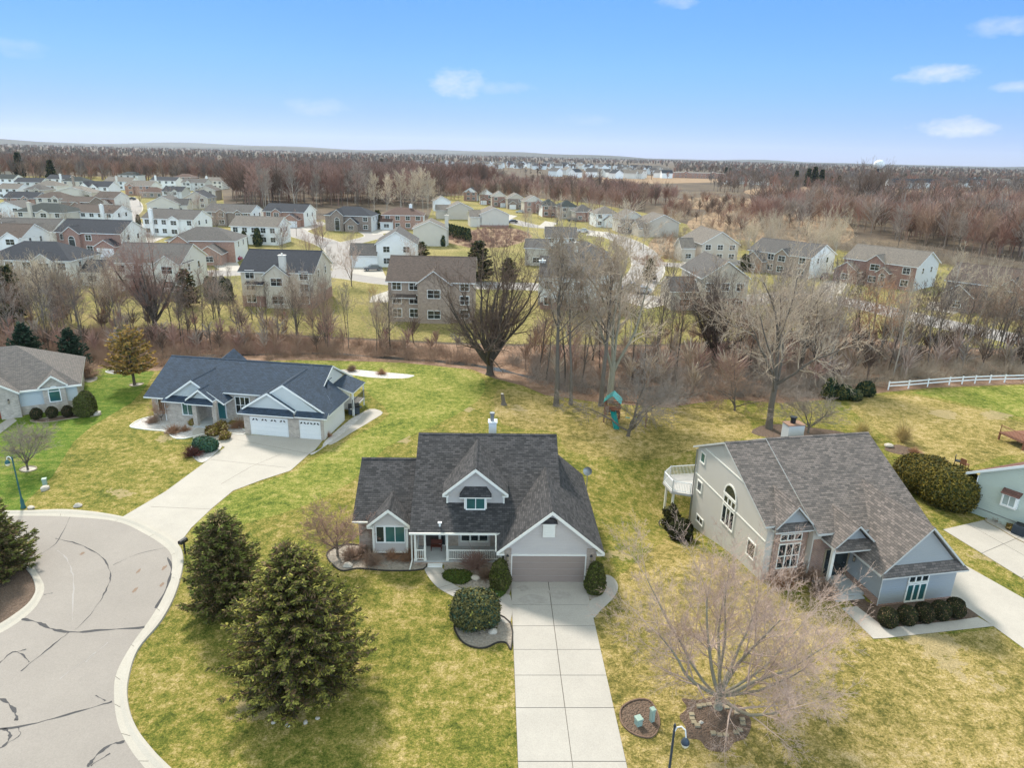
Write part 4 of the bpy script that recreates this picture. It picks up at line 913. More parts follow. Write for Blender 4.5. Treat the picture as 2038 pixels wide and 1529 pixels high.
# ------------------------------------------------------------------ the brick house cut by the left edge
def left_house():
    H = empty('house', (-46.54, 68.66, 0), R(29), label='brick house with grey hipped roof and arched red entry at the left edge', cat='house')
    W = MB(); W.box(-14, 0, .5, 11, -.1, 2.7); W.build('wall', 'sd_lblue', H)
    B = MB(); B.box(-14, .04, .44, .497, -.1, .95); B.box(.003, .05, .5, 11, -.1, 2.68)
    gable_wall_y(B, -3.05, -1.0, .12, 1.3, -.1, 3.0, 3.95)
    B.prism([(-11.4, -.2, -.1), (-8.9, -.2, -.1), (-8.9, -.2, 1.7), (-8.55, -.2, 2.35), (-7.9, -.2, 2.75), (-7.25, -.2, 2.35), (-6.9, -.2, 1.7), (-6.9, -.2, -.1), (-5.15, -.2, -.1), (-5.15, -.2, 2.7), (-8.2, -.2, 4.95), (-11.4, -.2, 2.7)], (0, .45, 0))
    B.build('brick_facing', 'br_pale', H)
    RF = MB(); hip(RF, -14.5, .5, 0.05, 11.5, 2.8, 6.3, 5.8, .16)
    rf = RF.build('roof', ['sh_left', 'trim_w'], H)
    E = MB(); gable_y(E, -11.7, -4.95, -.5, 5.0, 2.8, 5.2, .15); E.build('entry_roof', ['sh_left', 'trim_w'], H)
    Gb = MB(); gable_y(Gb, -3.35, -.7, -.2, 2.6, 3.0, 4.15, .14); Gb.build('gable_roof', ['sh_left', 'trim_w'], H)
    T = MB()
    for s in (-1, 1):
        T.prism([(-2.025, -.23, 4.13), (-2.025 + s * 1.34, -.23, 2.97), (-2.025 + s * 1.34, -.23, 2.8), (-2.025, -.23, 3.92)], (0, .028, 0))
        T.prism([(-8.325, -.53, 5.18), (-8.325 + s * 3.4, -.53, 2.77), (-8.325 + s * 3.4, -.53, 2.58), (-8.325, -.53, 4.95)], (0, .028, 0))
    T.box(-5.0, .55, -.02, .045, 2.6, 2.76); T.build('entry_trim', 'trim', H)
    arch_window(H, (-2.03, .117, 1.25), FR, .95, 1.1, 'glass_t', 'trim_w', .08)
    door(H, (-7.9, .3, 0), FR, 1.7, 2.2, 'door_red', 'door_red'); lantern(H, (-6.0, -.2, 1.9))
left_house()
# ------------------------------------------------------------------ vegetation generators
MT.update(
    bark=bark('grey_brown_bark', (.155, .13, .107)), bark_d=bark('dark_bark', (.085, .07, .056)), bark_p=bark('pale_bark', (.42, .37, .31)), bark_m=bark('mossy_bark', (.31, .28, .21)),
    twig_tan=bark('tan_twigs', (.43, .34, .255), .25), twig_grey=bark('grey_twigs', (.31, .255, .215), .25), twig_red=bark('reddish_budding_twigs', (.33, .205, .165), .25), twig_brown=bark('brown_twigs', (.32, .215, .155), .3), twig_pale=bark('pale_straw_twigs', (.56, .46, .34), .25), twig_pink=bark('pinkish_budding_twigs', (.47, .345, .28), .3), twig_rust=bark('rusty_twigs', (.38, .215, .13), .3), far_brown=bark('far_brown_twigs', (.15, .105, .08), .3), far_grey=bark('far_grey_twigs', (.18, .145, .125), .3), far_red=bark('far_reddish_twigs', (.25, .14, .105), .3),
    nd_dark=leafy('dark_spruce_needles', (.105, .10, .038), .55), nd_green=leafy('green_spruce_needles', (.165, .185, .042), .5), nd_tip=leafy('yellow_green_needle_tips', (.40, .375, .085), .35), nd_brown=leafy('brown_needles_and_cones', (.25, .17, .092), .45), nd_blue=leafy('blue_spruce_needles', (.035, .062, .042), .4), nd_gold=leafy('golden_brown_pine_needles', (.36, .205, .06), .45), nd_olive=leafy('olive_pine_needles', (.13, .115, .04), .4), nd_deep=leafy('deep_green_needles', (.016, .034, .02), .4),
    yew=leafy('yew_leaves', (.045, .052, .014), .5), yew_l=leafy('lime_green_foliage', (.10, .125, .022), .4), box=leafy('dark_hedge_leaves', (.026, .026, .013), .5), jun=leafy('juniper_foliage', (.06, .10, .02), .5), bluej=leafy('blue_green_foliage', (.05, .115, .08), .45), gold=leafy('bronze_green_foliage', (.175, .135, .024), .55), dry=leafy('dry_brown_stems', (.20, .12, .07), .4), straw=leafy('dry_straw', (.50, .38, .18), .3), maroon=leafy('maroon_stems', (.12, .05, .04), .4),
)
def np_mesh(name, V, Q, mats, mi=None, smooth=False):
    me = bpy.data.meshes.new(name); V = np.asarray(V, dtype=np.float32); Q = np.asarray(Q, dtype=np.int32)
    me.vertices.add(len(V)); me.vertices.foreach_set('co', V.ravel())
    me.loops.add(Q.size); me.loops.foreach_set('vertex_index', Q.ravel())
    me.polygons.add(len(Q)); me.polygons.foreach_set('loop_start', np.arange(0, Q.size, Q.shape[1], dtype=np.int32))
    if mi is not None: me.polygons.foreach_set('material_index', np.asarray(mi, dtype=np.int32))
    if smooth: me.polygons.foreach_set('use_smooth', np.ones(len(Q), dtype=bool))
    for m in mats: me.materials.append(MT[m])
    me.update(); me.validate(); return me
def tubes(P0, P1, R0, R1, k=3):
    P0 = np.asarray(P0, float); P1 = np.asarray(P1, float); d = P1 - P0; L = np.linalg.norm(d, axis=1, keepdims=True) + 1e-9; d /= L
    ref = np.where(np.abs(d[:, 2:3]) < .9, np.array([[0, 0, 1.]]), np.array([[1., 0, 0]]))
    a = np.cross(d, ref); a /= np.linalg.norm(a, axis=1, keepdims=True) + 1e-9; b = np.cross(d, a)
    t = 2 * np.pi * np.arange(k) / k; c, s_ = np.cos(t), np.sin(t)
    off = a[:, None, :] * c[None, :, None] + b[:, None, :] * s_[None, :, None]
    A = P0[:, None, :] + off * np.asarray(R0)[:, None, None]; B = P1[:, None, :] + off * np.asarray(R1)[:, None, None]
    n = len(P0); V = np.concatenate([A, B], axis=1).reshape(-1, 3)
    base = (np.arange(n) * 2 * k)[:, None]; j = np.arange(k)[None, :]; jn = (j + 1) % k
    Q = np.stack([base + jn, base + j, base + k + j, base + k + jn], axis=2).reshape(-1, 4)
    return V, Q
def join(parts):
    Vs, Qs, o = [], [], 0
    for V, Q in parts:
        if len(V) == 0: continue
        Vs.append(V); Qs.append(Q + o); o += len(V)
    return np.concatenate(Vs), np.concatenate(Qs)
def grow(seed, split=True, fork=.2, nmain=7, ang=(20, 55), levels=3, kids=(7, 6, 5), lr=(.6, .55, .5), trop=.06, jit=.13, r=.2, taper=.72, up=(.0, .0), stems=1, start=.3, crown_pow=.8, trunk_top=.95, tw=.010, droop=0.0, lean=0.0):
    """bare tree about 10 units tall; returns segment lists by level"""
    rg = random.Random(seed); segs = [[] for _ in range(levels + 2)]
    def rot(d, angle, az):
        u = d.cross(Vector((0, 0, 1)))
        if u.length < .05: u = d.cross(Vector((1, 0, 0)))
        u.normalize(); v = d.cross(u)
        return (d * math.cos(angle) + (u * math.cos(az) + v * math.sin(az)) * math.sin(angle)).normalized()
    def br(p, d, L, rad, lev):
        n = (7, 6, 4, 3, 2, 2)[min(lev, 5)]; step = L / n; q = p.copy(); rr = rad; az = rg.uniform(0, 6.28)
        nk = kids[lev - 1] if lev <= len(kids) else 0
        slots = sorted(rg.uniform(start, 1.0) for _ in range(nk)); si = 0
        for i in range(n):
            d = (d + Vector((rg.gauss(0, jit), rg.gauss(0, jit), rg.gauss(0, jit) + trop - (droop if lev >= 2 else 0)))).normalized()
            e = q + d * step; r2 = max(rad * (1 - taper * (i + 1) / n), tw * .7)
            segs[min(lev, levels + 1)].append((tuple(q), tuple(e), rr, r2))
            while si < nk and slots[si] <= (i + 1) / n + 1e-6:
                f = (slots[si] - i / n) * n; pos = q.lerp(e, min(max(f, 0), 1)); az += 2.4 + rg.uniform(-.5, .5)
                cl = L * lr[lev - 1] * (1.1 - .55 * slots[si]) * rg.uniform(.7, 1.25)
                if lev < levels + 1: br(pos, rot(d, R(rg.uniform(28, 62)), az), cl, max(r2 * .62, tw), lev + 1)
                si += 1
            q, rr = e, r2
        if 1 <= lev < levels + 1:
            for s__ in (0, 1): br(q, rot(d, R(rg.uniform(8, 34)), az + 3.1 * s__), L * .42 * rg.uniform(.7, 1.2), max(rr * .8, tw), lev + 1)
    for s_ in range(stems):
        base = Vector((0, 0, 0)); d = Vector((lean, 0, 1)).normalized()
        if stems > 1:
            a = 6.28 * s_ / stems + rg.uniform(-.4, .4); base = Vector((math.cos(a), math.sin(a), 0)) * .18; d = Vector((math.cos(a) * rg.uniform(.08, .3), math.sin(a) * rg.uniform(.08, .3), 1)).normalized()
        hh = 10 * (rg.uniform(.75, 1) if stems > 1 else 1)
        rs = r * (1 if stems == 1 else .6)
        if split:
            p = base.copy(); zf = fork * hh; n = 4
            for i in range(n):
                e = p + Vector((d.x + rg.gauss(0, .04), d.y + rg.gauss(0, .04), d.z)).normalized() * zf / n
                segs[0].append((tuple(p), tuple(e), rs * (1.35 if i == 0 else 1.05 - .04 * i), rs * (1.03 - .04 * (i + 1)))); p = e
            for k in range(nmain):
                az = 6.283 * k / nmain + rg.uniform(-.35, .35); an = R(rg.uniform(*ang)) if k else R(rg.uniform(0, 12))
                st = p - Vector((0, 0, rg.uniform(0, zf * .35)))
                br(st, rot(d, an, az), (hh - zf) * rg.uniform(.8, 1.05), rs * rg.uniform(.42, .62), 1)
        else:
            n = 14; p = base.copy(); pts = []
            for i in range(n):
                d = (d + Vector((rg.gauss(0, .035), rg.gauss(0, .035), .05))).normalized(); e = p + d * hh * trunk_top / n
                t0, t1 = i / n, (i + 1) / n
                segs[0].append((tuple(p), tuple(e), rs * (1.3 if i == 0 else (1 - .85 * t0)), rs * (1 - .85 * t1))); pts.append((t1, e, rs * (1 - .85 * t1), d.copy())); p = e
            az = rg.uniform(0, 6)
            for k in range(nmain):
                t = fork + (1 - fork) * (k + rg.uniform(0, .9)) / nmain; t = min(t, .99)
                i = min(int(t * n), n - 1); tt, e, rr, dd = pts[i]; az += 2.4 + rg.uniform(-.4, .4)
                L = hh * .30 * (1 - (t - fork) / (1 - fork) * .72) ** crown_pow * rg.uniform(.7, 1.2) + .25
                br(e - dd * rg.uniform(0, hh / n), rot(dd, R(rg.uniform(*ang)), az), L, max(rr * .55, tw * 1.3), 1)
    return segs
def tree_meshes(name, seed, H=10, RX=None, wood=1, ks=(8, 6, 4, 3, 3, 3), bark_m='bark', twig_m='twig_grey', trunk_levels=2, rmul=1.0, **kw):
    segs = grow(seed, **kw)
    allp = np.array([s[1] for L in segs for s in L]); zmax = allp[:, 2].max(); zs = H / zmax
    rad = np.percentile(np.hypot(allp[:, 0], allp[:, 1]), 97); xs = zs if RX is None else RX / rad
    S3 = np.array([xs, xs, zs])
    tr, tw = [], []
    for lev, L in enumerate(segs):
        if not L: continue
        P0 = np.array([s[0] for s in L]) * S3; P1 = np.array([s[1] for s in L]) * S3; R0 = np.array([s[2] for s in L]) * zs * rmul; R1 = np.array([s[3] for s in L]) * zs * rmul
        (tr if lev < trunk_levels else tw).append(tubes(P0, P1, R0, R1, ks[lev] if lev < len(ks) else 3))
    V, Q = join(tr); mt = np_mesh(name + '_trunk', V, Q, [bark_m], smooth=True)
    mc = None
    if tw: V, Q = join(tw); mc = np_mesh(name + '_crown', V, Q, [twig_m])
    return mt, mc
def place_tree(proto, x, y, sc_, rz, label, group=None, cat='tree', name='bare_tree', twig=None, bk=None, tilt=(0, 0), simple=False):
    mt, mc = proto
    t = empty(name, (x, y, hgt(x, y) - .05), rz, label=label, cat=cat, group=group)
    t.rotation_euler = (tilt[0], tilt[1], rz); t.scale = sc_ if isinstance(sc_, tuple) else (sc_,) * 3
    a = link('trunk', mt, t)
    if bk: a.material_slots[0].link = 'OBJECT'; a.material_slots[0].material = MT[bk]
    if mc is not None:
        b = link('crown', mc, t)
        if twig: b.material_slots[0].link = 'OBJECT'; b.material_slots[0].material = MT[twig]
    return t
def quads(C, U, Vv):
    C, U, Vv = map(np.asarray, (C, U, Vv)); n = len(C)
    V = np.stack([C - U - Vv, C + U - Vv, C + U + Vv, C - U + Vv], axis=1).reshape(-1, 3)
    return V, np.arange(4 * n).reshape(-1, 4)
def unit(a): return a / (np.linalg.norm(a, axis=1, keepdims=True) + 1e-9)
def spruce_mesh(name, seed, H, RB, mats, probs, whorl=.30, nb=11, spray=.20, ln=.30, wd=.075, start=.06, power=.85, droop=-.12, gap=.0, tipmat=2, dens=5):
    """conifer: whorled boughs carrying many flat needle sprays"""
    rg = np.random.default_rng(seed); C, U, W, MI = [], [], [], []; br = []
    z = H * start
    while z < H * .985:
        f = (z / H - start) / (1 - start); Rz = RB * (1 - f) ** power * (1 if f > .12 else .8 + 1.6 * f) + .12
        k = max(4, int(nb * (.5 + .5 * (1 - f)))); a0 = rg.uniform(0, 6.28)
        for j in range(k):
            if rg.random() < gap: continue
            a = a0 + 2 * np.pi * j / k + rg.normal(0, .16); L = Rz * rg.uniform(.72, 1.16); zz = z + rg.normal(0, .1)
            dh = np.array([np.cos(a), np.sin(a), 0]); side = np.array([-np.sin(a), np.cos(a), 0]); rise = droop * (1 - f) + .35 * f + rg.normal(0, .07)
            n = max(3, int(L / spray)); tt = (np.arange(n) + rg.uniform(0, 1, n)) / n; tt = tt ** .7
            z_of = rise * L * tt + .22 * L * tt ** 3
            pts = dh[None] * (L * tt)[:, None]; pts[:, 2] += zz + z_of
            br.append(((0, 0, zz), tuple(dh * L * .9 + np.array([0, 0, zz + rise * L * .9 + .22 * L * .73])), .012 + .01 * L))
            for m in range(dens):
                s_ = rg.choice([-1, 1], n); ll = ln * (1.15 - .55 * tt) * rg.uniform(.6, 1.3, n); an = rg.uniform(.15, 1.15, n)
                d3 = dh[None] * np.cos(an)[:, None] + side[None] * (s_ * np.sin(an))[:, None] + np.array([[0, 0, 1]]) * rg.normal(.12, .28, n)[:, None]
                d3 = unit(d3); up = unit(np.cross(d3, rg.normal(0, 1, (n, 3))))
                C.append(pts + d3 * ll[:, None] * .8 + rg.normal(0, .05, (n, 3))); U.append(d3 * ll[:, None] * .62); W.append(up * (wd * rg.uniform(.6, 1.4, n))[:, None])
                mi = rg.choice(len(probs), n, p=probs); tip = (tt > .8) & (rg.random(n) < .42); mi[tip] = tipmat; MI.append(mi)
        z += whorl * (1 - .35 * f) * rg.uniform(.8, 1.2)
    V, Q = quads(np.concatenate(C), np.concatenate(U), np.concatenate(W)); me = np_mesh(name + '_crown', V, Q, mats, np.concatenate(MI))
    P0 = np.array([b[0] for b in br] + [(0, 0, 0)], float); P1 = np.array([b[1] for b in br] + [(0, 0, H * .97)], float)
    R0 = np.array([b[2] for b in br] + [H * .018 + .05]); R1 = np.array([.01] * len(br) + [.015])
    V, Q = tubes(P0, P1, R0, R1, 6); mt = np_mesh(name + '_trunk', V, Q, ['bark_d'], smooth=True)
    return mt, me
def shrub_mesh(name, seed, rx, ry, rz_, mats, probs=None, n=2600, leaf=.09, shape='round', lump=.12, core=True, zc=None):
    """clipped or natural shrub: leaf-sized faces over a lumpy body that is filled inside"""
    rg = np.random.default_rng(seed); d = unit(rg.normal(0, 1, (n, 3)))
    if shape == 'cone':
        h = rg.uniform(0, 1, n) ** 1.25; prof = np.minimum(1, .62 + 1.6 * h) * np.sqrt(np.clip(1 - h ** 1.9, 0, 1)); a = rg.uniform(0, 6.283, n)
        P = np.stack([prof * rx * np.cos(a), prof * ry * np.sin(a), h * 2 * rz_], 1); nrm = unit(np.stack([np.cos(a) / rx, np.sin(a) / ry, .45 * np.ones(n)], 1))
    else:
        if shape == 'box': d = np.sign(d) * np.abs(d) ** .55; d = d / np.max(np.abs(d), axis=1, keepdims=True) ** .6; d /= 1.12
        if shape == 'mat': d[:, 2] = np.abs(d[:, 2])
        P = d * np.array([rx, ry, rz_]); nrm = unit(d / np.array([rx, ry, rz_]))
        P[:, 2] += (rz_ * .92 if shape != 'mat' else 0)
    ph = rg.uniform(0, 6.28, 9); fr = rg.uniform(1.5, 4.2, (9, 3)) / max(rx, .3)
    lum = sum(np.sin(P @ fr[i] + ph[i]) for i in range(9)) / 4.0
    jitr = rg.normal(0, lump * .4, n) + lum * lump * .8
    Pn = P + nrm * (jitr * min(rx, ry, rz_))[:, None]
    keep = Pn[:, 2] > .02
    t = unit(np.cross(nrm, rg.normal(0, 1, (n, 3)))); t = unit(t + nrm * rg.normal(.25, .5, n)[:, None]); b = unit(np.cross(t, nrm + rg.normal(0, .5, (n, 3))))
    s_ = leaf * rg.uniform(.6, 1.5, n)
    V, Q = quads(Pn[keep], (t * s_[:, None])[keep], (b * (s_ * .55)[:, None])[keep]); mi = rg.choice(len(mats), keep.sum(), p=probs) if probs else np.zeros(keep.sum(), int)
    parts = [(V, Q)]; mis = [mi]
    if core:
        k, mm = 14, 9; vv = []
        for i in range(mm + 1):
            th = i / mm
            for j in range(k):
                a = 6.283 * j / k
                if shape == 'cone': h = th * .93; pr = min(1, .62 + 1.6 * h) * math.sqrt(max(0, 1 - h ** 1.9)) * .9; vv.append((pr * rx * math.cos(a), pr * ry * math.sin(a), h * 2 * rz_))
                elif shape == 'mat': p = math.cos(th * 1.57) * .93; vv.append((p * rx * math.cos(a), p * ry * math.sin(a), rz_ * .9 * math.sin(th * 1.57)))
                else:
                    p = math.sin(th * 3.1416) ** (.6 if shape == 'box' else 1) * .9; vv.append((p * rx * math.cos(a), p * ry * math.sin(a), rz_ * .92 - rz_ * .9 * math.cos(th * 3.1416)))
        qq = [(i * k + j, i * k + (j + 1) % k, (i + 1) * k + (j + 1) % k, (i + 1) * k + j) for i in range(mm) for j in range(k)]
        parts.append((np.array(vv), np.array(qq))); mis.append(np.zeros(len(qq), int))
    V, Q = join(parts)
    return np_mesh(name, V, Q, mats, np.concatenate(mis))
def put(me, px, py, label, cat='shrub', name='shrub', group=None, rz=0, sc_=1.0, dz=0.0):
    p = G(px, py); o = link(name, me, None, label=label, cat=cat, group=group); o.location = (p.x, p.y, hgt(p.x, p.y) + dz); o.rotation_euler = (0, 0, rz); o.scale = sc_ if isinstance(sc_, tuple) else (sc_,) * 3
    return o
def twig_mesh(name, seed, H, RX, mats, n=90, r=.012):
    """small twiggy deciduous bush without leaves"""
    rg = np.random.default_rng(seed); a = rg.uniform(0, 6.28, n); el = rg.uniform(.25, 1.0, n); L = H * rg.uniform(.5, 1, n)
    P0 = np.stack([.08 * np.cos(a), .08 * np.sin(a), np.zeros(n)], 1); dirs = np.stack([np.cos(a) * (1.05 - el) * RX / H * 1.3, np.sin(a) * (1.05 - el) * RX / H * 1.3, el], 1)
    P1 = P0 + dirs * (L * .55)[:, None]; segs = [(P0, P1, np.full(n, r * 1.4), np.full(n, r))]
    for k in range(3):
        D = dirs + rg.normal(0, .38, (n, 3)); D[:, 2] = np.abs(D[:, 2]) * .8; E = P1 + D * (L * .45)[:, None]; segs.append((P1, E, np.full(n, r), np.full(n, r * .6)))
        F = E + (D + rg.normal(0, .5, (n, 3))) * (L * .2)[:, None]; segs.append((E, F, np.full(n, r * .7), np.full(n, r * .5)))
    V, Q = join([tubes(*s_, 3) for s_ in segs]); return np_mesh(name, V, Q, mats)

# ------------------------------------------------------------------ near trees
def T(px, py): p = G(px, py); return p.x, p.y
mp = tree_meshes('budding_maple', 11, H=11.6, RX=6.3, split=True, fork=.12, nmain=11, ang=(15, 68), levels=4, kids=(10, 8, 6, 3), lr=(.46, .46, .48, .5), r=.25, jit=.1, trop=.055, tw=.008, bark_m='bark_m', twig_m='twig_pink', start=.22, ks=(10, 7, 5, 3, 3, 3))
x, y = T(1429, 1410); place_tree(mp, x, y, 1, .6, 'wide budding pinkish maple tree in a mulch ring on the front lawn', name='maple_tree')
sp1 = spruce_mesh('front_spruce', 4, 8.4, 4.05, ['nd_dark', 'nd_green', 'nd_tip', 'nd_brown'], [.38, .28, .07, .27], whorl=.27, nb=14, spray=.13, ln=.25, wd=.030, start=.05, power=.72, tipmat=2, dens=9)
x, y = T(596, 1362); place_tree(sp1, x, y, 1, 0, 'biggest spruce with yellow green tips in the front yard', name='spruce_tree')
sp2 = spruce_mesh('second_spruce', 9, 6.5, 2.55, ['nd_dark', 'nd_green', 'nd_olive', 'nd_brown'], [.46, .14, .1, .3], whorl=.27, nb=13, spray=.13, ln=.24, wd=.030, start=.05, power=.62, tipmat=1, dens=9)
x, y = T(455, 1208); place_tree(sp2, x, y, 1, 1.0, 'darker brownish spruce behind the biggest spruce, beside the kerb', name='spruce_tree')
x, y = T(-18, 1145); place_tree(sp2, x, y, (1.08, 1.08, .88), 2.2, 'spruce on the cul-de-sac island, cut by the left edge', name='spruce_tree')
orn = tree_meshes('ornamental_tree', 21, H=4.6, RX=3.0, split=True, fork=.25, nmain=8, ang=(25, 70), levels=3, kids=(9, 8, 5), lr=(.55, .52, .5), r=.28, tw=.024, jit=.16, twig_m='twig_red', bark_m='bark')
x, y = T(672, 1108); place_tree(orn, x, y, 1, 0, 'small bare ornamental tree beside the left bay of the middle house', name='ornamental_tree')
x, y = T(56, 936); place_tree(orn, x, y, (.95, .95, 1.06), 2, 'small bare tree in a stone ring near the green lamp post', name='ornamental_tree', twig='twig_grey')
x, y = T(322, 838); place_tree(orn, x, y, (.42, .42, .6), 1, 'little bare crabapple in the white gravel bed before the blue roofed house', name='ornamental_tree', twig='twig_rust')
x, y = T(1608, 862); place_tree(orn, x, y, (1.25, 1.25, 1.05), 3, 'rounded low bare tree behind the white chimney of the grey house', name='ornamental_tree', twig='twig_grey')
oak = tree_meshes('oak', 31, H=19.2, RX=9.0, split=True, fork=.14, nmain=18, ang=(10, 66), levels=3, kids=(9, 7, 4), lr=(.36, .5, .5), r=.37, tw=.012, jit=.085, trop=.06, start=.25, bark_m='bark_d', twig_m='far_brown', taper=.72)
x, y = T(975, 746); place_tree(oak, x, y, 1, .4, 'big dark vase shaped tree at the edge of the back lawn', name='oak_tree')
tall = tree_meshes('tall_tree', 41, H=22, RX=4.2, split=False, fork=.45, nmain=17, ang=(25, 60), levels=3, kids=(6, 5, 4), lr=(.5, .5, .5), r=.17, tw=.012, jit=.14, crown_pow=.6, bark_m='bark', twig_m='twig_tan')
tall2 = tree_meshes('tall_tree', 47, H=22, RX=4.0, split=False, fork=.5, nmain=14, ang=(20, 55), levels=3, kids=(6, 5, 4), lr=(.5, .5, .5), r=.15, tw=.012, jit=.16, crown_pow=.6, bark_m='bark', twig_m='twig_tan')
for (px, py, pr, s_, rz, lb) in ((1107, 808, tall, 1.02, 0, 'tall slim bare tree with pale trunk, left one of a close pair behind the lawn'), (1136, 806, tall2, .82, 1, 'shorter slim bare tree, right one of a close pair behind the lawn'), (1138, 808, tall2, .96, 2.5, ''), (1196, 808, tall, 1.0, 3, 'tall slim bare tree standing left of the playset')):
    if not lb: continue
    x, y = T(px, py); place_tree(pr, x, y, s_, rz, lb, name='tall_tree')
syc = tree_meshes('sycamore', 53, H=23.5, RX=8.6, split=True, fork=.34, nmain=9, ang=(14, 52), levels=3, kids=(8, 7, 5), lr=(.5, .5, .5), r=.21, tw=.0105, jit=.13, trop=.03, start=.25, bark_m='bark', twig_m='twig_tan')
x, y = T(1530, 853); place_tree(syc, x, y, 1, 0, 'tall pale crowned bare tree rising behind the grey house', name='sycamore_tree')
syc2 = tree_meshes('cottonwood', 57, H=25, RX=7.6, split=True, fork=.26, nmain=6, ang=(10, 36), levels=3, kids=(9, 7, 5), lr=(.42, .5, .5), r=.185, tw=.0105, jit=.13, trop=.05, start=.3, bark_m='bark_m', twig_m='twig_tan')
x, y = T(1212, 800); place_tree(syc2, x, y, (1, 1, .96), 0, 'tall forked tree with mossy trunk behind the playset', name='cottonwood_tree')
x, y = T(1420, 722); place_tree(oak, x, y, (.72, .72, .74), 2, 'dark forked tree beyond the creek, before the tan brick based house', name='forked_tree')
x, y = T(1590, 745); place_tree(syc, x, y, (.8, .8, .78), 2.1, 'pale spreading tree over the creek, right of the tallest pale tree', name='sycamore_tree', twig='twig_grey')
x, y = T(310, 655); place_tree(oak, x, y, (.72, .72, .86), 4, 'dark branching tree before the cream house at the left', name='oak_tree', twig='twig_red')
x, y = T(1712, 430); place_tree(oak, x, y, (1.5, 1.5, 1.65), 5, 'lone dark tree towering above the reddish wood on the right', name='oak_tree')
app = tree_meshes('apple_tree', 61, H=9.5, RX=7.4, split=True, fork=.12, nmain=6, ang=(15, 72), levels=3, kids=(9, 8, 6), lr=(.5, .5, .5), r=.28, tw=.02, jit=.19, trop=.02, start=.25, bark_m='bark', twig_m='twig_grey', lean=.15)
x, y = T(1250, 868); place_tree(app, x, y, (1, 1, 1.12), 5.6, 'crooked old bare tree leaning right beside the playset', name='crooked_tree')
x, y = T(1462, 818); place_tree(app, x, y, (.62, .62, .95), 2.0, 'dense dark bare tree at the wood edge right of the crooked tree', name='crooked_tree', twig='twig_brown')
x, y = T(1350, 806); place_tree(app, x, y, (.7, .7, .8), 3.0, 'twiggy spreading tree at the wood edge behind the crooked tree', name='crooked_tree', twig='twig_grey')

pine = spruce_mesh('golden_pine', 15, 7.0, 2.9, ['nd_gold', 'nd_olive', 'nd_gold', 'nd_brown'], [.42, .26, .12, .2], whorl=.55, nb=9, spray=.2, ln=.34, wd=.07, start=.24, power=.55, droop=.12, tipmat=0)
x, y = T(268, 767); place_tree(pine, x, y, 1, 0, 'golden brown pine in a stone ring left of the blue roofed house', name='pine_tree')
bsp = spruce_mesh('blue_spruce', 18, 5.2, 2.3, ['nd_blue', 'nd_deep', 'nd_blue', 'nd_deep'], [.45, .3, .1, .15], whorl=.3, nb=11, spray=.2, ln=.26, wd=.07, start=.04, power=.8, tipmat=0)
x, y = T(147, 735); place_tree(bsp, x, y, 1, 0, 'dark green spruce just right of the left brick house', name='spruce_tree')
x, y = T(58, 728); place_tree(bsp, x, y, 1.05, 2, 'dark green spruce behind the left brick house', name='spruce_tree')
# ------------------------------------------------------------------ near shrubs
dsp = shrub_mesh('dwarf_spruce', 3, 1.42, 1.35, 1.0, ['nd_dark', 'nd_blue', 'nd_tip', 'nd_olive'], [.47, .36, .015, .155], n=22000, leaf=.062, lump=.24)
put(dsp, 947, 1237, 'round bushy dwarf spruce in gravel left of the driveway')
arb = shrub_mesh('clipped_arborvitae', 5, .72, .72, 1.12, ['yew', 'yew_l', 'nd_dark'], [.55, .2, .25], n=9000, leaf=.04, shape='cone', lump=.14)
put(arb, 995, 1172, 'egg shaped clipped evergreen left of the garage door'); put(arb, 1183, 1178, 'egg shaped clipped evergreen right of the garage door', rz=2, sc_=(.98, .98, 1.02))
jun = shrub_mesh('spreading_juniper', 7, 1.0, .7, .42, ['jun', 'yew_l', 'yew'], [.5, .3, .2], n=6000, leaf=.04, shape='mat', lump=.3)
put(jun, 912, 1150, 'spreading green juniper inside the curve of the front path', name='juniper'); put(jun, 985, 1180, 'lime green juniper mat below the left clipped evergreen', name='juniper', rz=1.2, sc_=(1.0, .8, .6))
hed = shrub_mesh('hedge_bush', 8, .545, .60, .64, ['box', 'yew', 'dry'], [.75, .17, .08], n=6500, leaf=.036, shape='round', lump=.06)
for k, (px, py) in enumerate(((1764, 1246), (1802, 1241), (1836, 1236), (1869, 1231), (1898, 1226))):
    put(hed, px, py, ['leftmost clipped bush of the row under the grey house window', 'second clipped bush from the left in the row before the grey house', 'middle clipped bush of the row before the grey house', 'fourth clipped bush from the left in the row before the grey house', 'clipped bush at the driveway end of the grey house row'][k], group='clipped bushes before the grey house', name='hedge_bush', rz=R(11) + (k % 2) * math.pi)
for k, (px, py) in enumerate(((74, 834), (105, 831), (136, 829))):
    put(hed, px, py, ['clipped dark bush by the arched entry of the left house', 'middle clipped dark bush under the arched window of the left house', 'clipped dark bush next to the pointed evergreen at the left house'][k], group='clipped bushes before the left house', name='hedge_bush', rz=R(29), sc_=(1.0, 1, .95))
put(shrub_mesh('pointed_evergreen', 12, 1.15, 1.15, 1.3, ['yew', 'nd_dark', 'yew_l'], [.5, .35, .15], n=8000, leaf=.05, shape='cone', lump=.1), 172, 827, 'broad pointed evergreen at the corner of the left house')
big = shrub_mesh('bronze_yew', 14, 2.2, 2.1, 1.72, ['gold', 'yew', 'nd_dark'], [.5, .32, .18], n=26000, leaf=.065, lump=.17)
put(big, 1884, 1004, 'huge rounded bronze yew nearest the mint house wall', group='two rounded yews', name='yew_bush'); put(big, 1832, 976, 'huge rounded bronze yew behind the other, by the grey roof', group='two rounded yews', name='yew_bush', rz=2, sc_=(1, 1, .95))
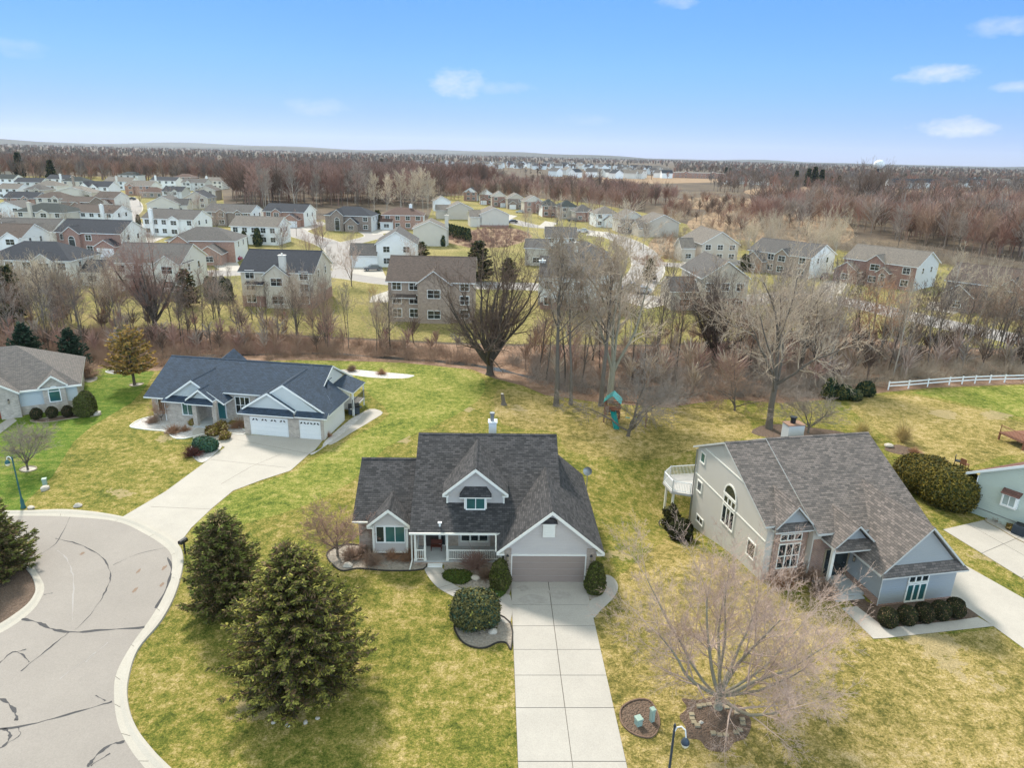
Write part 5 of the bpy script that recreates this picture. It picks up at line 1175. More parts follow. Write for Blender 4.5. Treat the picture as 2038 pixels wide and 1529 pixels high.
put(shrub_mesh('blue_juniper', 16, 1.25, .9, .62, ['bluej', 'nd_blue', 'jun'], [.6, .3, .1], n=7000, leaf=.06, shape='round', lump=.25), 410, 896, 'flat blue green juniper beside the left driveway', name='juniper')
put(twig_mesh('maroon_bush', 17, 1.0, 1.0, ['maroon'], 160, .018), 386, 908, 'maroon twiggy bush left of the blue green juniper')
put(shrub_mesh('upright_yew', 19, .55, .55, 1.15, ['box', 'nd_dark'], [.5, .5], n=2400, leaf=.09, lump=.3), 1337, 1018, 'narrow dark evergreen beside the grey house deck'); put(shrub_mesh('round_yew', 20, .95, .95, .85, ['yew', 'box'], [.4, .6], n=3600, leaf=.07, lump=.14), 1355, 1048, 'round dark evergreen at the rear corner of the grey house')
tb1 = twig_mesh('bare_bush', 23, 1.1, 1.0, ['twig_red'], 150, .011); tb2 = twig_mesh('rusty_bush', 24, .7, .7, ['twig_rust'], 120, .012); tb3 = twig_mesh('brown_bush', 25, .9, .9, ['twig_brown'], 170, .014)
for k, (me, px, py, s_, lb) in enumerate(((tb1, 945, 1130, 1.25, 'pinkish bare bush before the porch railing'), (tb3, 700, 1112, .9, 'brown bare bush at the left end of the front bed'), (tb3, 742, 1122, 1.0, 'dark bare bush in the middle of the front bed'), (tb2, 780, 1112, 1.0, 'rusty leaved bush under the left bay'), (tb2, 815, 1116, 1.1, 'rusty leaved bush at the left end of the porch'), (tb3, 722, 1108, .8, 'low brown bush under the left bay corner'), (tb3, 968, 1150, .7, 'little brown bush between juniper and clipped evergreen'), (tb2, 838, 1120, .7, 'low rusty bush by the porch downspout'),
        (tb3, 1600, 1150, 1.5, 'bare bush against the brick front of the grey house'), (tb2, 1560, 1165, 1.5, 'rusty bare bush behind the maple crown'), (tb3, 1640, 1185, 1.2, 'bare bush beside the grey house entry step'), (tb3, 172, 752, 2.2, 'round brown bush at the rear corner of the left house'))):
    put(me, px, py, lb, name='bare_bush', rz=k * 1.3, sc_=s_)
gr1 = twig_mesh('grass_tuft', 27, .8, .7, ['dry'], 120, .012); gr2 = shrub_mesh('low_olive_bush', 28, .6, .55, .45, ['gold', 'dry', 'straw'], [.5, .3, .2], n=900, leaf=.08, lump=.3); gr3 = twig_mesh('straw_tuft', 29, 2.3, .9, ['straw'], 130, .016)
for k, (me, px, py, s_, lb) in enumerate(((gr2, 424, 866, 1.1, 'olive bush beside the porch walk of the blue roofed house'), (gr2, 440, 858, 1.1, 'olive bush right of the porch column of the blue roofed house'), (gr2, 448, 874, .9, 'low olive bush by the driveway corner of the blue roofed house'), (tb2, 345, 862, 1.2, 'rusty plant in the white gravel bed'), (tb2, 368, 858, .8, 'small rusty plant in the white gravel bed centre'), (gr2, 385, 846, .7, 'dark low plant beside the porch of the blue roofed house'), (tb2, 475, 852, 1.3, 'rusty bush against the garage brick of the blue roofed house'), (tb3, 305, 842, .9, 'brown tuft in the left end of the white gravel bed'), (tb2, 652, 869, .8, 'rusty plant beside the white garage wall'), (gr3, 1796, 880, 1.0, 'tall straw coloured grass clump behind the grey house'), (gr3, 1716, 868, .9, 'tall straw coloured grass clump left of the ridge end'), (tb2, 1820, 903, .9, 'rusty plants in the long back bed'), (tb2, 1990, 1040, .8, 'rusty tuft beside the mint house'), (gr2, 2012, 1056, .6, 'olive tuft before the mint house condenser'), (tb3, 700, 739, .9, 'dark dry plant on the white gravel strip'), (tb2, 760, 745, 1.0, 'rusty plant in the middle of the white gravel strip'))):
    put(me, px, py, lb, cat='plant', name='garden_plant', rz=k * .9, sc_=s_)
put(shrub_mesh('conical_evergreen', 33, .8, .8, 1.3, ['nd_deep', 'nd_dark'], [.6, .4], n=1800, leaf=.1, shape='cone', lump=.2), 1648, 793, 'dark conical evergreen at the wood edge'); ev = shrub_mesh('low_evergreen', 34, 1.1, .9, .9, ['nd_deep', 'nd_dark'], [.6, .4], n=2000, leaf=.1, lump=.2)
put(ev, 1676, 795, 'dark rounded evergreen left end of the low evergreen row', group='low evergreens by the white fence'); put(ev, 1722, 788, 'pale tipped evergreen nearest the white fence', group='low evergreens by the white fence', rz=2); put(ev, 1700, 794, 'low evergreen between two others by the white fence', group='low evergreens by the white fence', rz=1, sc_=(1.4, 1, .6))
# boulders and rocks
def rock_mesh(seed, r):
    bm = bmesh.new(); bmesh.ops.create_icosphere(bm, subdivisions=2, radius=r); rg = random.Random(seed); ph = [rg.uniform(0, 6) for _ in range(6)]
    for v in bm.verts:
        c = v.co; k = 1 + .16 * math.sin(c.x * 3.1 / r + ph[0]) * math.sin(c.y * 2.7 / r + ph[1]) + .1 * math.sin(c.z * 4 / r + ph[2]) + rg.uniform(-.05, .05); v.co = Vector((c.x * k * 1.15, c.y * k * .9, c.z * k * .62 + r * .35))
    me = bpy.data.meshes.new('rock'); bm.to_mesh(me); bm.free(); me.materials.append(MT['rock']); return me
rk = [rock_mesh(i, 1.0) for i in range(3)]
rlab = ((692, 1128, .32, 'pale boulder at the left end of the front bed'), (921, 1158, .24, 'pale round boulder beside the front juniper'), (946, 1154, .3, 'grey boulder right of the round pale boulder'), (981, 1260, .27, 'pale boulder beside the dwarf spruce'), (194, 826, .4, 'white boulder at the tip of the left house bed'), (62, 1013, .25, 'small tan rock behind the kerb near the lamp post'), (155, 1009, .3, 'flat tan rock behind the kerb'), (90, 975, .35, 'flat pale stone on the left lawn by the utility box'), (574, 1446, .13, 'grey rock under the biggest spruce'), (545, 1440, .12, 'white rock under the biggest spruce'), (608, 1440, .12, 'tan rock under the biggest spruce'), (632, 1432, .11, 'pale rock right under the biggest spruce'), (1395, 1440, .12, 'little pale stone left of the maple ring'), (330, 862, .2, 'white stone at the tip of the gravel bed'), (1768, 890, .4, 'white boulder in the long back bed'), (388, 872, .18, 'dark stone in the white gravel'))
for i, (px, py, s_, lb) in enumerate(rlab): put(rk[i % 3], px, py, lb, cat='rock', name='rock', rz=i * 1.1, sc_=s_)
# ------------------------------------------------------------------ near street furniture and garden things
def lamp_post(px, py, rz, label, H=4.3, paint='lamp_teal', ztop=None):
    p = G(px, py); L = empty('lamp_post', (p.x, p.y, 0), rz, label=label, cat='street lamp')
    mb = MB(); mb.lathe((0, 0, 0), [(.2, 0), (.2, .12), (.14, .2), (.13, .7), (.09, .8), (.06, 1.0), (.05, H)], 12); mb.bar((0, 0, H), (0, 0, H + .16), .07, 0, 10, .01); mb.build('pole', paint, L, True)
    am = MB(); pts = [(.0, H - .35), (.1, H - .02), (.28, H + .12), (.46, H + .02), (.52, H - .2)]
    for a, b in zip(pts[:-1], pts[1:]): am.bar((a[0], 0, a[1]), (b[0], 0, b[1]), .028, 0, 8)
    am.build('arm', 'trim_w', L)
    hd = MB(); hd.lathe((.52, 0, H - .56), [(.02, .38), (.06, .34), (.13, .26), (.19, .12), (.19, .08)], 12); h = hd.build('lamp_head', paint, L, True)
    gb = MB(); gb.lathe((.52, 0, H - .56), [(.18, .09), (.17, .0), (.11, -.12), (.0, -.17)], 12); gb.build('globe', 'globe', h, True)
lamp_post(47, 1012, R(170), 'green lamp post beside the kerb on the left lawn')
pt = G(1343, 1446, 4.3)
L2 = MB()
def lamp2():
    d = FPX * Fv + (1343 - 1019) * Rv - (1446 - 764.5) * Uv
    # pole foot straight below its top
    from math import isclose
    L = empty('lamp_post', (pt.x, pt.y, 0), R(-30), label='dark lamp post with white arm at the bottom edge', cat='street lamp'); H = 4.3
    mb = MB(); mb.lathe((0, 0, 0), [(.2, 0), (.2, .12), (.14, .2), (.13, .7), (.09, .8), (.06, 1.0), (.05, H)], 12); mb.bar((0, 0, H), (0, 0, H + .16), .07, 0, 10, .01); mb.build('pole', 'ac', L, True)
    am = MB(); pts = [(.0, H - .35), (.1, H - .02), (.28, H + .12), (.46, H + .02), (.52, H - .35)]
    for a, b in zip(pts[:-1], pts[1:]): am.bar((a[0], 0, a[1]), (b[0], 0, b[1]), .03, 0, 8)
    am.build('arm', 'trim_w', L)
    hd = MB(); hd.lathe((.52, 0, H - .72), [(.02, .38), (.06, .34), (.13, .26), (.19, .12), (.19, .08)], 12); h = hd.build('lamp_head', 'ac', L, True)
    gb = MB(); gb.lathe((.52, 0, H - .72), [(.18, .09), (.17, .0), (.11, -.12), (.0, -.17)], 12); gb.build('globe', 'globe', h, True)
lamp2()
def pedestal(px, py, w_, h, lb):
    p = G(px, py); mb = MB(); mb.box(-w_ / 2, w_ / 2, -w_ / 2, w_ / 2, 0, h); mb.prism([(-w_ / 2 - .03, -w_ / 2 - .03, h), (w_ / 2 + .03, -w_ / 2 - .03, h), (w_ / 2 + .02, -w_ / 2 - .03, h + .08), (-w_ / 2 - .02, -w_ / 2 - .03, h + .08)], (0, w_ + .06, 0)); mb.box(-w_ / 2 + .04, w_ / 2 - .04, -w_ / 2 - .012, -w_ / 2, .1, h - .06)
    o = mb.build('utility_box', 'util', None, label=lb, cat='utility box'); o.location = (p.x, p.y, 0); o.rotation_euler = (0, 0, .4)
pedestal(1270, 1444, .3, .4, 'short pale green utility box in the small mulch bed'); pedestal(1297, 1437, .2, .75, 'taller narrow pale green utility box in the small mulch bed'); pedestal(90, 965, .3, .5, 'pale green utility box on the left lawn')
p = G(369, 1103); M_ = empty('mailbox', (p.x, p.y, 0), R(-20), label='black mailbox on a post beside the kerb', cat='mailbox')
mb = MB(); mb.box(-.05, .05, -.05, .05, 0, .95); mb.build('post', 'dark', M_)
mb = MB(); mb.prism([(-.16, -.35, .95), (.16, -.35, .95), (.16, -.35, 1.12), (.1, -.35, 1.2), (0, -.35, 1.23), (-.1, -.35, 1.2), (-.16, -.35, 1.12)], (0, .6, 0)); mb.box(.165, .18, -.1, .1, 1.1, 1.16); mb.build('box', 'dark', M_)
# tall stump on the back lawn
x, y = T(1003, 806); rg = random.Random(2); mb = MB(); n = 12; V = []
for j, (z, r, dx) in enumerate(((0, .42, 0), (.12, .3, 0), (.4, .23, -.06), (.9, .2, -.14), (1.35, .19, -.22))):
    for k in range(n): V.append((dx + r * math.cos(6.283 * k / n) * rg.uniform(.88, 1.12), r * math.sin(6.283 * k / n) * rg.uniform(.88, 1.12), z))
mb.v = V
for j in range(4):
    for k in range(n): mb.f.append((j * n + k, j * n + (k + 1) % n, (j + 1) * n + (k + 1) % n, (j + 1) * n + k)); mb.mi.append(0)
mb.f.append(tuple(4 * n + k for k in range(n))); mb.mi.append(1)
o = mb.build('tree_stump', ['bark', 'rock'], None, label='leaning tall stump with pale cut top on the back lawn', cat='stump'); o.location = (x, y, 0)
# playset
x, y = T(1217, 838); P = empty('playset', (x, y, 0), R(-14), label='wooden playset with teal slide and teal canopy behind the lawn', cat='playset')
mb = MB()
for sx in (-.75, .75):
    for sy in (-.75, .75): mb.box(sx - .06, sx + .06, sy - .06, sy + .06, 0, 2.5)
mb.box(-.85, .85, -.85, .85, 1.25, 1.33)
for s_ in (-.78, .78):
    for z in (1.5, 1.7, 1.9): mb.box(-.8, .8, s_ - .02, s_ + .02, z, z + .11)
    for z in (1.5, 1.7, 1.9): mb.box(s_ - .02, s_ + .02, -.8, .8, z, z + .11)
for z in (.35, .65, .95): mb.box(-.78, -.72, -.7, .7, z, z + .08); mb.box(-.7, .7, .72, .78, z, z + .1)
mb.build('tower', 'wood', P)
mb = MB(); mb.slope([(-.95, -.9, 2.35), (0, -.9, 3.2), (0, .9, 3.2), (-.95, .9, 2.35)], .05, 0, 0); mb.slope([(0, -.9, 3.2), (.95, -.9, 2.35), (.95, .9, 2.35), (0, .9, 3.2)], .05, 1, 1); mb.build('canopy', ['teal', 'teal_l'], P)
mb = MB(); path = [(.15, -.85, 1.4), (.3, -1.3, 1.15), (.5, -1.8, .75), (.68, -2.3, .35), (.8, -2.7, .22)]
for a, b in zip(path[:-1], path[1:]):
    a = Vector(a); b = Vector(b); sx = Vector((.26, 0, 0)); up = Vector((0, 0, .2))
    mb.prism([a - sx, a + sx, b + sx, b - sx], (0, 0, -.04)); mb.prism([a - sx, b - sx, b - sx + up, a - sx + up], (-.04, 0, 0)); mb.prism([a + sx, b + sx, b + sx + up, a + sx + up], (.04, 0, 0))
mb.build('slide', 'teal', P)
mb = MB(); mb.bar((.75, 0, 2.3), (3.6, .3, 2.3), .07, 0, 8); mb.bar((3.6, .3, 2.3), (3.7, -.7, 0), .055, 0, 8); mb.bar((3.6, .3, 2.3), (3.7, 1.3, 0), .055, 0, 8); mb.build('swing_beam', 'wood', P)
for xx in (1.7, 2.7):
    mb = MB(); mb.bar((xx - .2, .15, 2.25), (xx - .2, .15, .55), .012, 0, 4); mb.bar((xx + .2, .15, 2.25), (xx + .2, .15, .55), .012, 0, 4); mb.box(xx - .24, xx + .24, .05, .25, .5, .54, 1); mb.build('swing', ['grey', 'teal'], P)
# white two-rail fence
fl = GG((1767, 776), (1807, 773.5), (1845, 770), (1888, 766.5), (1939, 763.5), (1998, 761.5), (2038, 760.5), (2120, 758), (2220, 756))
fl2 = []
for a, b in zip(fl[:-1], fl[1:]):
    a, b = Vector(a), Vector(b); k = max(1, round((b - a).length / 2.4)); fl2 += [a.lerp(b, i / k) for i in range(k)]
fl2.append(Vector(fl[-1])); FN = empty('fence', (fl2[0].x, fl2[0].y, 0), 0, label='white two-rail fence along the back of the right lawn', cat='fence')
mb = MB(); o2 = fl2[0]
for a, b in zip(fl2[:-1], fl2[1:]):
    for z in (.42, .86): mb.prism([(a.x - o2.x, a.y - o2.y, z), (b.x - o2.x, b.y - o2.y, z), (b.x - o2.x, b.y - o2.y, z + .15), (a.x - o2.x, a.y - o2.y, z + .15)], (0.01, .04, 0))
mb.build('rail', 'trim_w', FN)
for a in fl2:
    mb = MB(); X, Y = a.x - o2.x, a.y - o2.y; mb.box(X - .07, X + .07, Y - .08, Y - .005, 0, 1.1); mb.box(X - .09, X + .09, Y - .1, Y + .0, 1.1, 1.14); mb.build('post', 'trim_w', FN)
# satellite dish on the garage eave, condenser, grill, wooden deck
p = Vector((0.29, 39.16, 0)) + Matrix.Rotation(R(2), 3, 'Z') @ Vector((6.35, 10.6, 0))
D = empty('satellite_dish', (p.x, p.y, 0), .5, label='small grey satellite dish on a pole behind the garage', cat='satellite dish')
mb = MB(); mb.bar((0, 0, 0), (0, 0, 3.1), .035, 0, 8); mb.build('pole', 'grey', D)
mb = MB(); mb.lathe((0, 0, 0), [(.0, 0), (.15, .02), (.28, .07), (.36, .13)], 16); me = mb.mesh('dish', ['grey'], True); d = link('dish', me, D); d.location = (0, 0, 3.1); d.rotation_euler = (R(-60), 0, R(140))
mb = MB(); mb.bar((0, 0, .02), (0, .1, .42), .015, 0, 6); mb.box(-.04, .04, .06, .14, .4, .48); a = mb.build('arm', 'grey', d)
q = Matrix.Rotation(R(-55), 3, 'Z') @ Vector((3.75, -.6, 0)); A = empty('air_conditioner', (38.11 + q.x, 50.44 + q.y, .03), R(-55), label='navy grey air conditioner beside the mint house', cat='air conditioner')
mb = MB(); mb.box(-.4, .4, -.4, .4, .05, .82)
for k in range(9): mb.box(-.42, .42, -.42, .42, .1 + k * .075, .115 + k * .075)
mb.build('casing', 'ac', A); mb = MB(); mb.lathe((0, 0, .82), [(.34, .0), (.34, .04), (.3, .04), (.3, .01), (.1, .02), (0, .03)], 16); mb.build('fan_grille', 'dark', A)
mb = MB(); mb.box(-.5, .5, -.5, .5, 0, .05); mb.build('pad', 'conc', A)
p = G(705, 826); Gr = empty('barbecue', (p.x, p.y, .05), .3, label='black barbecue on the walk beside the blue roofed house', cat='barbecue')
mb = MB(); mb.prism([(-.6, -.3, .85), (-.6, .3, .85), (-.6, .32, 1.05), (-.6, .15, 1.25), (-.6, -.15, 1.25), (-.6, -.32, 1.05)], (1.2, 0, 0)); mb.build('lid', 'dark', Gr)
mb = MB(); mb.box(-.58, .58, -.28, .28, .1, .83); mb.box(-.85, -.6, -.25, .25, .8, .84); mb.box(.6, .85, -.25, .25, .8, .84); mb.build('cart', 'ac', Gr)
DKp = G(2032, 893); WD = empty('wooden_deck', (DKp.x + 1.3, DKp.y + 1.2, 0), R(12), label='red brown wooden deck at the right edge', cat='deck')
mb = MB(); mb.box(-2, 2, -1.5, 1.5, .75, .85); mb.build('platform', 'wood', WD); railing(WD, [(-1.95, 1.4, .85), (-1.95, -1.4, .85), (1.95, -1.4, .85)], .8, 0, 'wood', .14, 'railing')
for sx in (-1.9, 0, 1.9):
    for sy in (-1.4, 1.4): mb = MB(); mb.box(sx - .07, sx + .07, sy - .07, sy + .07, 0, .75); mb.build('leg', 'wood', WD)
for k, (px, py, lb) in enumerate(((1905, 938, 'dark patio chair behind the mint house corner'), (1918, 944, 'patio chair next to the mint house corner'))):
    p = G(px, py - 12); c = MB(); c.box(-.28, .28, -.28, .28, .38, .44); c.box(-.28, .28, .24, .3, .44, .95)
    for sx in (-.25, .25):
        for sy in (-.25, .25): c.box(sx - .025, sx + .025, sy - .025, sy + .025, 0, .38)
    o = c.build('patio_chair', 'dark' if k == 0 else 'wood', None, label=lb, cat='chair'); o.location = (p.x, p.y, .03); o.rotation_euler = (0, 0, 1 + k)

# ------------------------------------------------------------------ cars
def car_proto(paint, van=False):
    Cr = empty('parked_car'); h = 1.75 if van else 1.45
    mb = MB(); prof = [(-2.2, .35), (-2.25, .62), (-2.1, .86), (-1.15, .95), (-1.0, .95), (1.5, .98), (2.1, .92), (2.2, .6), (2.18, .35)]
    mb.prism([(x, -.86, z) for x, z in prof], (0, 1.72, 0))
    cab = [(-1.05, .95), (-.35, h), (1.15 if not van else 1.95, h), (1.75 if not van else 2.1, .97)]
    i = len(mb.v); n = 4
    for yy, yt in ((-.84, -.66), (.84, .66)):
        for (x, z) in cab: mb.v.append((x, yy if z < 1.2 else yt, z))
    for f in ((0, 1, 2, 3), (7, 6, 5, 4), (0, 4, 5, 1), (1, 5, 6, 2), (2, 6, 7, 3)): mb.f.append(tuple(i + k for k in f)); mb.mi.append(0)
    mb.build('body', paint, Cr)
    g = MB(); x2 = 1.05 if not van else 1.85
    for s_ in (-1, 1): g.poly([(-.85, s_ * .835, 1.0), (x2 + .45, s_ * .835, 1.02), (x2, s_ * .69, h - .07), (-.33, s_ * .69, h - .07)][::s_])
    g.poly([(-1.03, -.76, 1.0), (-1.03, .76, 1.0), (-.42, .62, h - .06), (-.42, -.62, h - .06)][::-1]); g.poly([(x2 + .66, -.76, 1.02), (x2 + .66, .76, 1.02), (x2 + .16, .62, h - .06), (x2 + .16, -.62, h - .06)])
    g.build('pane', 'glass', Cr)
    for x in (-1.4, 1.35):
        for y in (-.8, .8):
            wl = MB(); wl.bar((x, y - .1, .33), (x, y + .1, .33), .33, 0, 16); wh = wl.build('wheel', 'dark', Cr); rm = MB(); rm.bar((x, y - .11, .33), (x, y + .11, .33), .19, 0, 12); rm.build('rim', 'grey', wh)
    return Cr
for nm, c_ in (('car_red', (.30, .015, .03)), ('car_grey', (.10, .11, .13)), ('car_silver', (.45, .48, .52)), ('car_black', (.02, .022, .03)), ('car_white', (.7, .7, .7)), ('car_plum', (.06, .03, .05))):
    a_ = N(nm + '_paint'); a_.set('Base Color', (*c_, 1)); a_.set('Roughness', .25); a_.set('Metallic', .2); a_.set('Coat Weight', .6); MT[nm] = a_.m
protos = {}
for (px, py, rz, paint, van, lb) in ((464, 519, R(-8), 'car_red', 0, 'dark red car beside the white garage'), (742, 539, R(20), 'car_grey', 0, 'grey car before the white double garage'), (1276, 584, R(-12), 'car_silver', 0, 'silver car on the street right of the white house'), (1254, 580, R(-12), 'car_grey', 1, 'dark van in front of the silver car on the street'), (1641, 556, R(60), 'car_plum', 0, 'plum car in the driveway left of the red brick house'), (1618, 548, R(60), 'car_black', 1, 'black van behind the plum car'), (222, 570, R(15), 'car_white', 0, 'white car in the drive left of the cream house'), (240, 510, R(25), 'car_white', 1, 'white van before the navy roofed brick house'), (1020, 444, R(10), 'car_black', 0, 'black car beside the tan gable house'), (1160, 463, R(0), 'car_white', 0, 'white car on the far street'), (262, 398, R(0), 'car_black', 0, 'black car on the far left street'), (1035, 424, R(0), 'car_silver', 0, 'silver car at the far row of houses'), (198, 548, R(80), 'car_silver', 0, 'silver car on the street behind the far left house'), (1139, 441, R(0), 'car_black', 1, 'dark van at the far row of houses')):
    key = (paint, van)
    if key not in protos: c_ = protos[key] = car_proto(paint, van)
    else: c_ = copy_tree(protos[key])
    p = G(px, py); c_.location = (p.x, p.y, .07); c_.rotation_euler = (0, 0, rz); tag(c_, lb, 'car', 'cars parked among the far houses')

# ------------------------------------------------------------------ neighbourhood houses
MT.update(
    r_navy=shingle('navy_shingles', (.030, .037, .052), .25), r_gray=shingle('grey_shingles', (.115, .11, .108), .25), r_brown=shingle('brown_shingles', (.105, .082, .072), .25), r_tan=shingle('tan_grey_shingles', (.185, .168, .15), .25), r_green=shingle('green_black_shingles', (.03, .042, .044), .25), r_red=shingle('reddish_shingles', (.13, .083, .07), .25),
    w_white=siding('white_siding', (.84, .835, .82)), w_cream=siding('cream_siding', (.74, .70, .64)), w_tan=siding('tan_siding', (.54, .475, .40)), w_beige=siding('beige_siding', (.64, .58, .50)), w_grey=siding('light_grey_siding', (.68, .675, .66)),
    b_red=brick('red_brick', (.30, .105, .07), (.23, .085, .06)), b_dark=brick('dark_brown_brick', (.20, .13, .10), (.14, .095, .075)), b_tan=brick('tan_brick', (.36, .255, .19), (.28, .19, .14)), b_rust=brick('rust_brick', (.40, .165, .095), (.30, .12, .075)))
def sub_house(px, py, wpx, D, he, rise, rot, side, face, roof, kind='g', feats=(), label='', floors=2, ncol=4, win=True, trim='trim_w', side_win=True):
    p = G(px, py); dist = (p - Vector((0, 0, CZ))).dot(Fv); ppm = FPX / dist; W = wpx / ppm; a = R(rot)
    H = empty('house', (p.x, p.y, 0), a, label=label, cat='house'); x0, x1 = -W / 2, W / 2; oh = .4
    base = next((f for f in feats if f[0] == 'base'), None)
    WL = MB()
    if kind == 'g': WL.prism([(x0, 0, -.1), (x0, D, -.1), (x0, D, he), (x0, D / 2, he + rise * .93), (x0, 0, he)], (W, 0, 0))
    elif kind == 'gy': gable_wall_y(WL, x0, x1, 0, D, -.1, he, he + rise * .93)
    else: WL.box(x0, x1, 0, D, -.1, he)
    RF = MB()
    if kind == 'g': gable_x(RF, x0 - oh, x1 + oh, -oh, D + oh, he - .02, he + rise, .16)
    elif kind == 'gy': gable_y(RF, x0 - oh, x1 + oh, -oh, D + oh, he - .02, he + rise, .16)
    else: hip(RF, x0 - oh, x1 + oh, -oh, D + oh, he - .02, he + rise, min(D, W) * .5 + oh - .3, .16)
    FA = MB()
    if face != side: FA.box(x0, x1, -.06, -.003, -.1, he - .03)
    if base: FB = MB(); FB.box(x0 - .04, x1 + .04, -.09, D + .04, -.1, base[1]); FB.build('base_wall', base[2], H)
    skip = []
    for f in feats:
        if f[0] == 'fg':            # projecting front gable: x, width, projection, eave, peak rise
            xc, w_, pr, e2, rs = f[1:6]; skip.append((xc - w_ / 2, xc + w_ / 2))
            (FA if face != side else WL).prism([(xc - w_ / 2, -pr, -.1), (xc + w_ / 2, -pr, -.1), (xc + w_ / 2, -pr, e2), (xc, -pr, e2 + rs * .92), (xc - w_ / 2, -pr, e2)], (0, pr + D * .3, 0))
            gable_y(RF, xc - w_ / 2 - .35, xc + w_ / 2 + .35, -pr - .35, D * .5, e2, e2 + rs, .14)
            if win:
                if f[6:] and f[6] == 'arch': arch_window(H, (xc, -pr - .003, .3), FR, min(1.6, w_ * .5), min(3.6, e2 - 1.2), trim=trim)
                else:
                    for z in ([1.0] if e2 < 4 else [.9, he / 2 + .9]): window(H, (xc, -pr - .003, z), FR, min(2.0, w_ * .55), 1.3, 2, 2, trim=trim)
        elif f[0] == 'gar':         # one-storey wing with garage doors towards the camera: x, width, y0, y1, eave, rise, doors
            xc, w_, ya, yb, e2, rs, nd = f[1:8]; mat_ = FA if (len(f) > 8 and f[8]) else WL; skip.append((xc - w_ / 2, xc + w_ / 2) if ya < .1 else (99, 99))
            mat_.prism([(xc - w_ / 2, ya, -.1), (xc + w_ / 2, ya, -.1), (xc + w_ / 2, ya, e2), (xc, ya, e2 + rs * .92), (xc - w_ / 2, ya, e2)], (0, yb - ya, 0)); gable_y(RF, xc - w_ / 2 - .35, xc + w_ / 2 + .35, ya - .35, yb, e2, e2 + rs, .14)
            for k in range(nd): garage_door(H, (xc - w_ / 2 + w_ * (k + .5) / nd, ya - .005, 0), FR, min(4.6, w_ / nd - .8), 2.15, 4, 4)
            if nd == 0 and win: window(H, (xc, ya - .005, .9), FR, min(1.8, w_ * .5), 1.2, 2, 2, trim=trim)
        elif f[0] == 'wing':        # lower side wing with ridge along x: xa, xb, y0, y1, eave, rise, doors
            xa, xb, ya, yb, e2, rs, nd = f[1:8]; xa += .0
            WL.prism([(xa, ya, -.1), (xa, yb, -.1), (xa, yb, e2), (xa, (ya + yb) / 2, e2 + rs * .92), (xa, ya, e2)], (xb - xa, 0, 0)); gable_x(RF, xa - (.35 if xa < x0 else 0), xb + (.35 if xb > x1 else 0), ya - .35, yb + .35, e2, e2 + rs, .14)
            for k in range(nd): garage_door(H, (xa + (xb - xa) * (k + .5) / nd, ya - .005, 0), FR, min(4.6, (xb - xa) / nd - .7), 2.15, 4, 4)
            if nd == 0 and win: window(H, ((xa + xb) / 2, ya - .005, .9), FR, min(1.8, (xb - xa) * .4), 1.2, 2, 2, trim=trim)
        elif f[0] == 'ch':          # chimney: x, y, top, material
            ch = MB(); ch.box(f[1] - .55, f[1] + .55, f[2] - .4, f[2] + .4, -.1, f[3]); ch.box(f[1] - .65, f[1] + .65, f[2] - .5, f[2] + .5, f[3], f[3] + .12); ch.bar((f[1], f[2], f[3] + .12), (f[1], f[2], f[3] + .45), .16, 0, 8); ch.build('chimney', f[4], H)
        elif f[0] == 'pent':        # shallow roof strip on the facade
            pent(RF, f[1], f[2], -1.0, 0, f[3], f[3] + .45, 0)
        elif f[0] == 'deck':
            dk = MB(); dk.box(f[1], f[2], -2.6, -.1, f[3] - .15, f[3]); d_ = dk.build('deck', 'deck', H); railing(d_, [(f[1] + .05, -2.5, f[3]), (f[2] - .05, -2.5, f[3])], .9, 0, 'wood', .3)
        elif f[0] == 'door': door(H, (f[1], -.062 if face != side else -.003, .05), FR, 1.0, 2.1, f[2], trim)
    WL.build('wall', side, H); RF.build('roof', [roof, trim], H)
    if FA.f: FA.build('brick_facing' if face.startswith('b_') else 'facing', face, H)
    if win:
        d0 = -.065 if face != side else -.004
        hts = [(.9 + i * he / floors) for i in range(floors)]
        for i, z in enumerate(hts):
            for k in range(ncol):
                xc = x0 + W * (k + .5) / ncol
                if any(s0 - .6 < xc < s1 + .6 for s0, s1 in skip): continue
                dd = -.095 if (base and z < base[1]) else d0
                window(H, (xc, dd, z), FR, min(1.5, W / ncol * .5), 1.35, 2, 2, trim=trim, fw=.11)
        if side_win:
            for fc, xs in ((RT, x1 + .004), (LF, x0 - .004)):
                for z in hts[-1:]:
                    for yy in (D * .3, D * .68): window(H, (xs, yy, z), fc, .9, 1.25, 1, 2, trim=trim)
    return H
SH = sub_house
# nearest row: backs and fronts along the creek
SH(62, 572, 168, 11, 5.4, 3.0, 2, 'w_cream', 'w_cream', 'r_navy', 'h', [('wing', 8.0, 13.5, 2.5, 9.5, 2.8, 2.0, 0), ('fg', 3.5, 4.0, .5, 5.2, 1.6)], 'cream house with long dark hipped roof at the far left beyond the creek', 2, 5)
SH(298, 580, 134, 12, 5.6, 3.1, 1, 'w_cream', 'w_cream', 'r_gray', 'g', [('fg', 4.2, 4.5, .6, 5.4, 1.8), ('pent', -4.2, .5, 2.7), ('deck', -2, 4, .6)], 'cream house with grey gable roof behind the dark branching tree', 2, 4)
SH(556, 612, 142, 11.5, 6.4, 3.2, -1, 'w_beige', 'w_beige', 'r_navy', 'g', [('base', 2.0, 'b_red'), ('ch', 1.4, -.4, 9.4, 'w_cream'), ('fg', .2, 4.2, .9, 5.9, 2.0), ('pent', -5.6, -2.2, 4.2)], 'beige house with navy roof, cream chimney and red brick base', 3, 4)
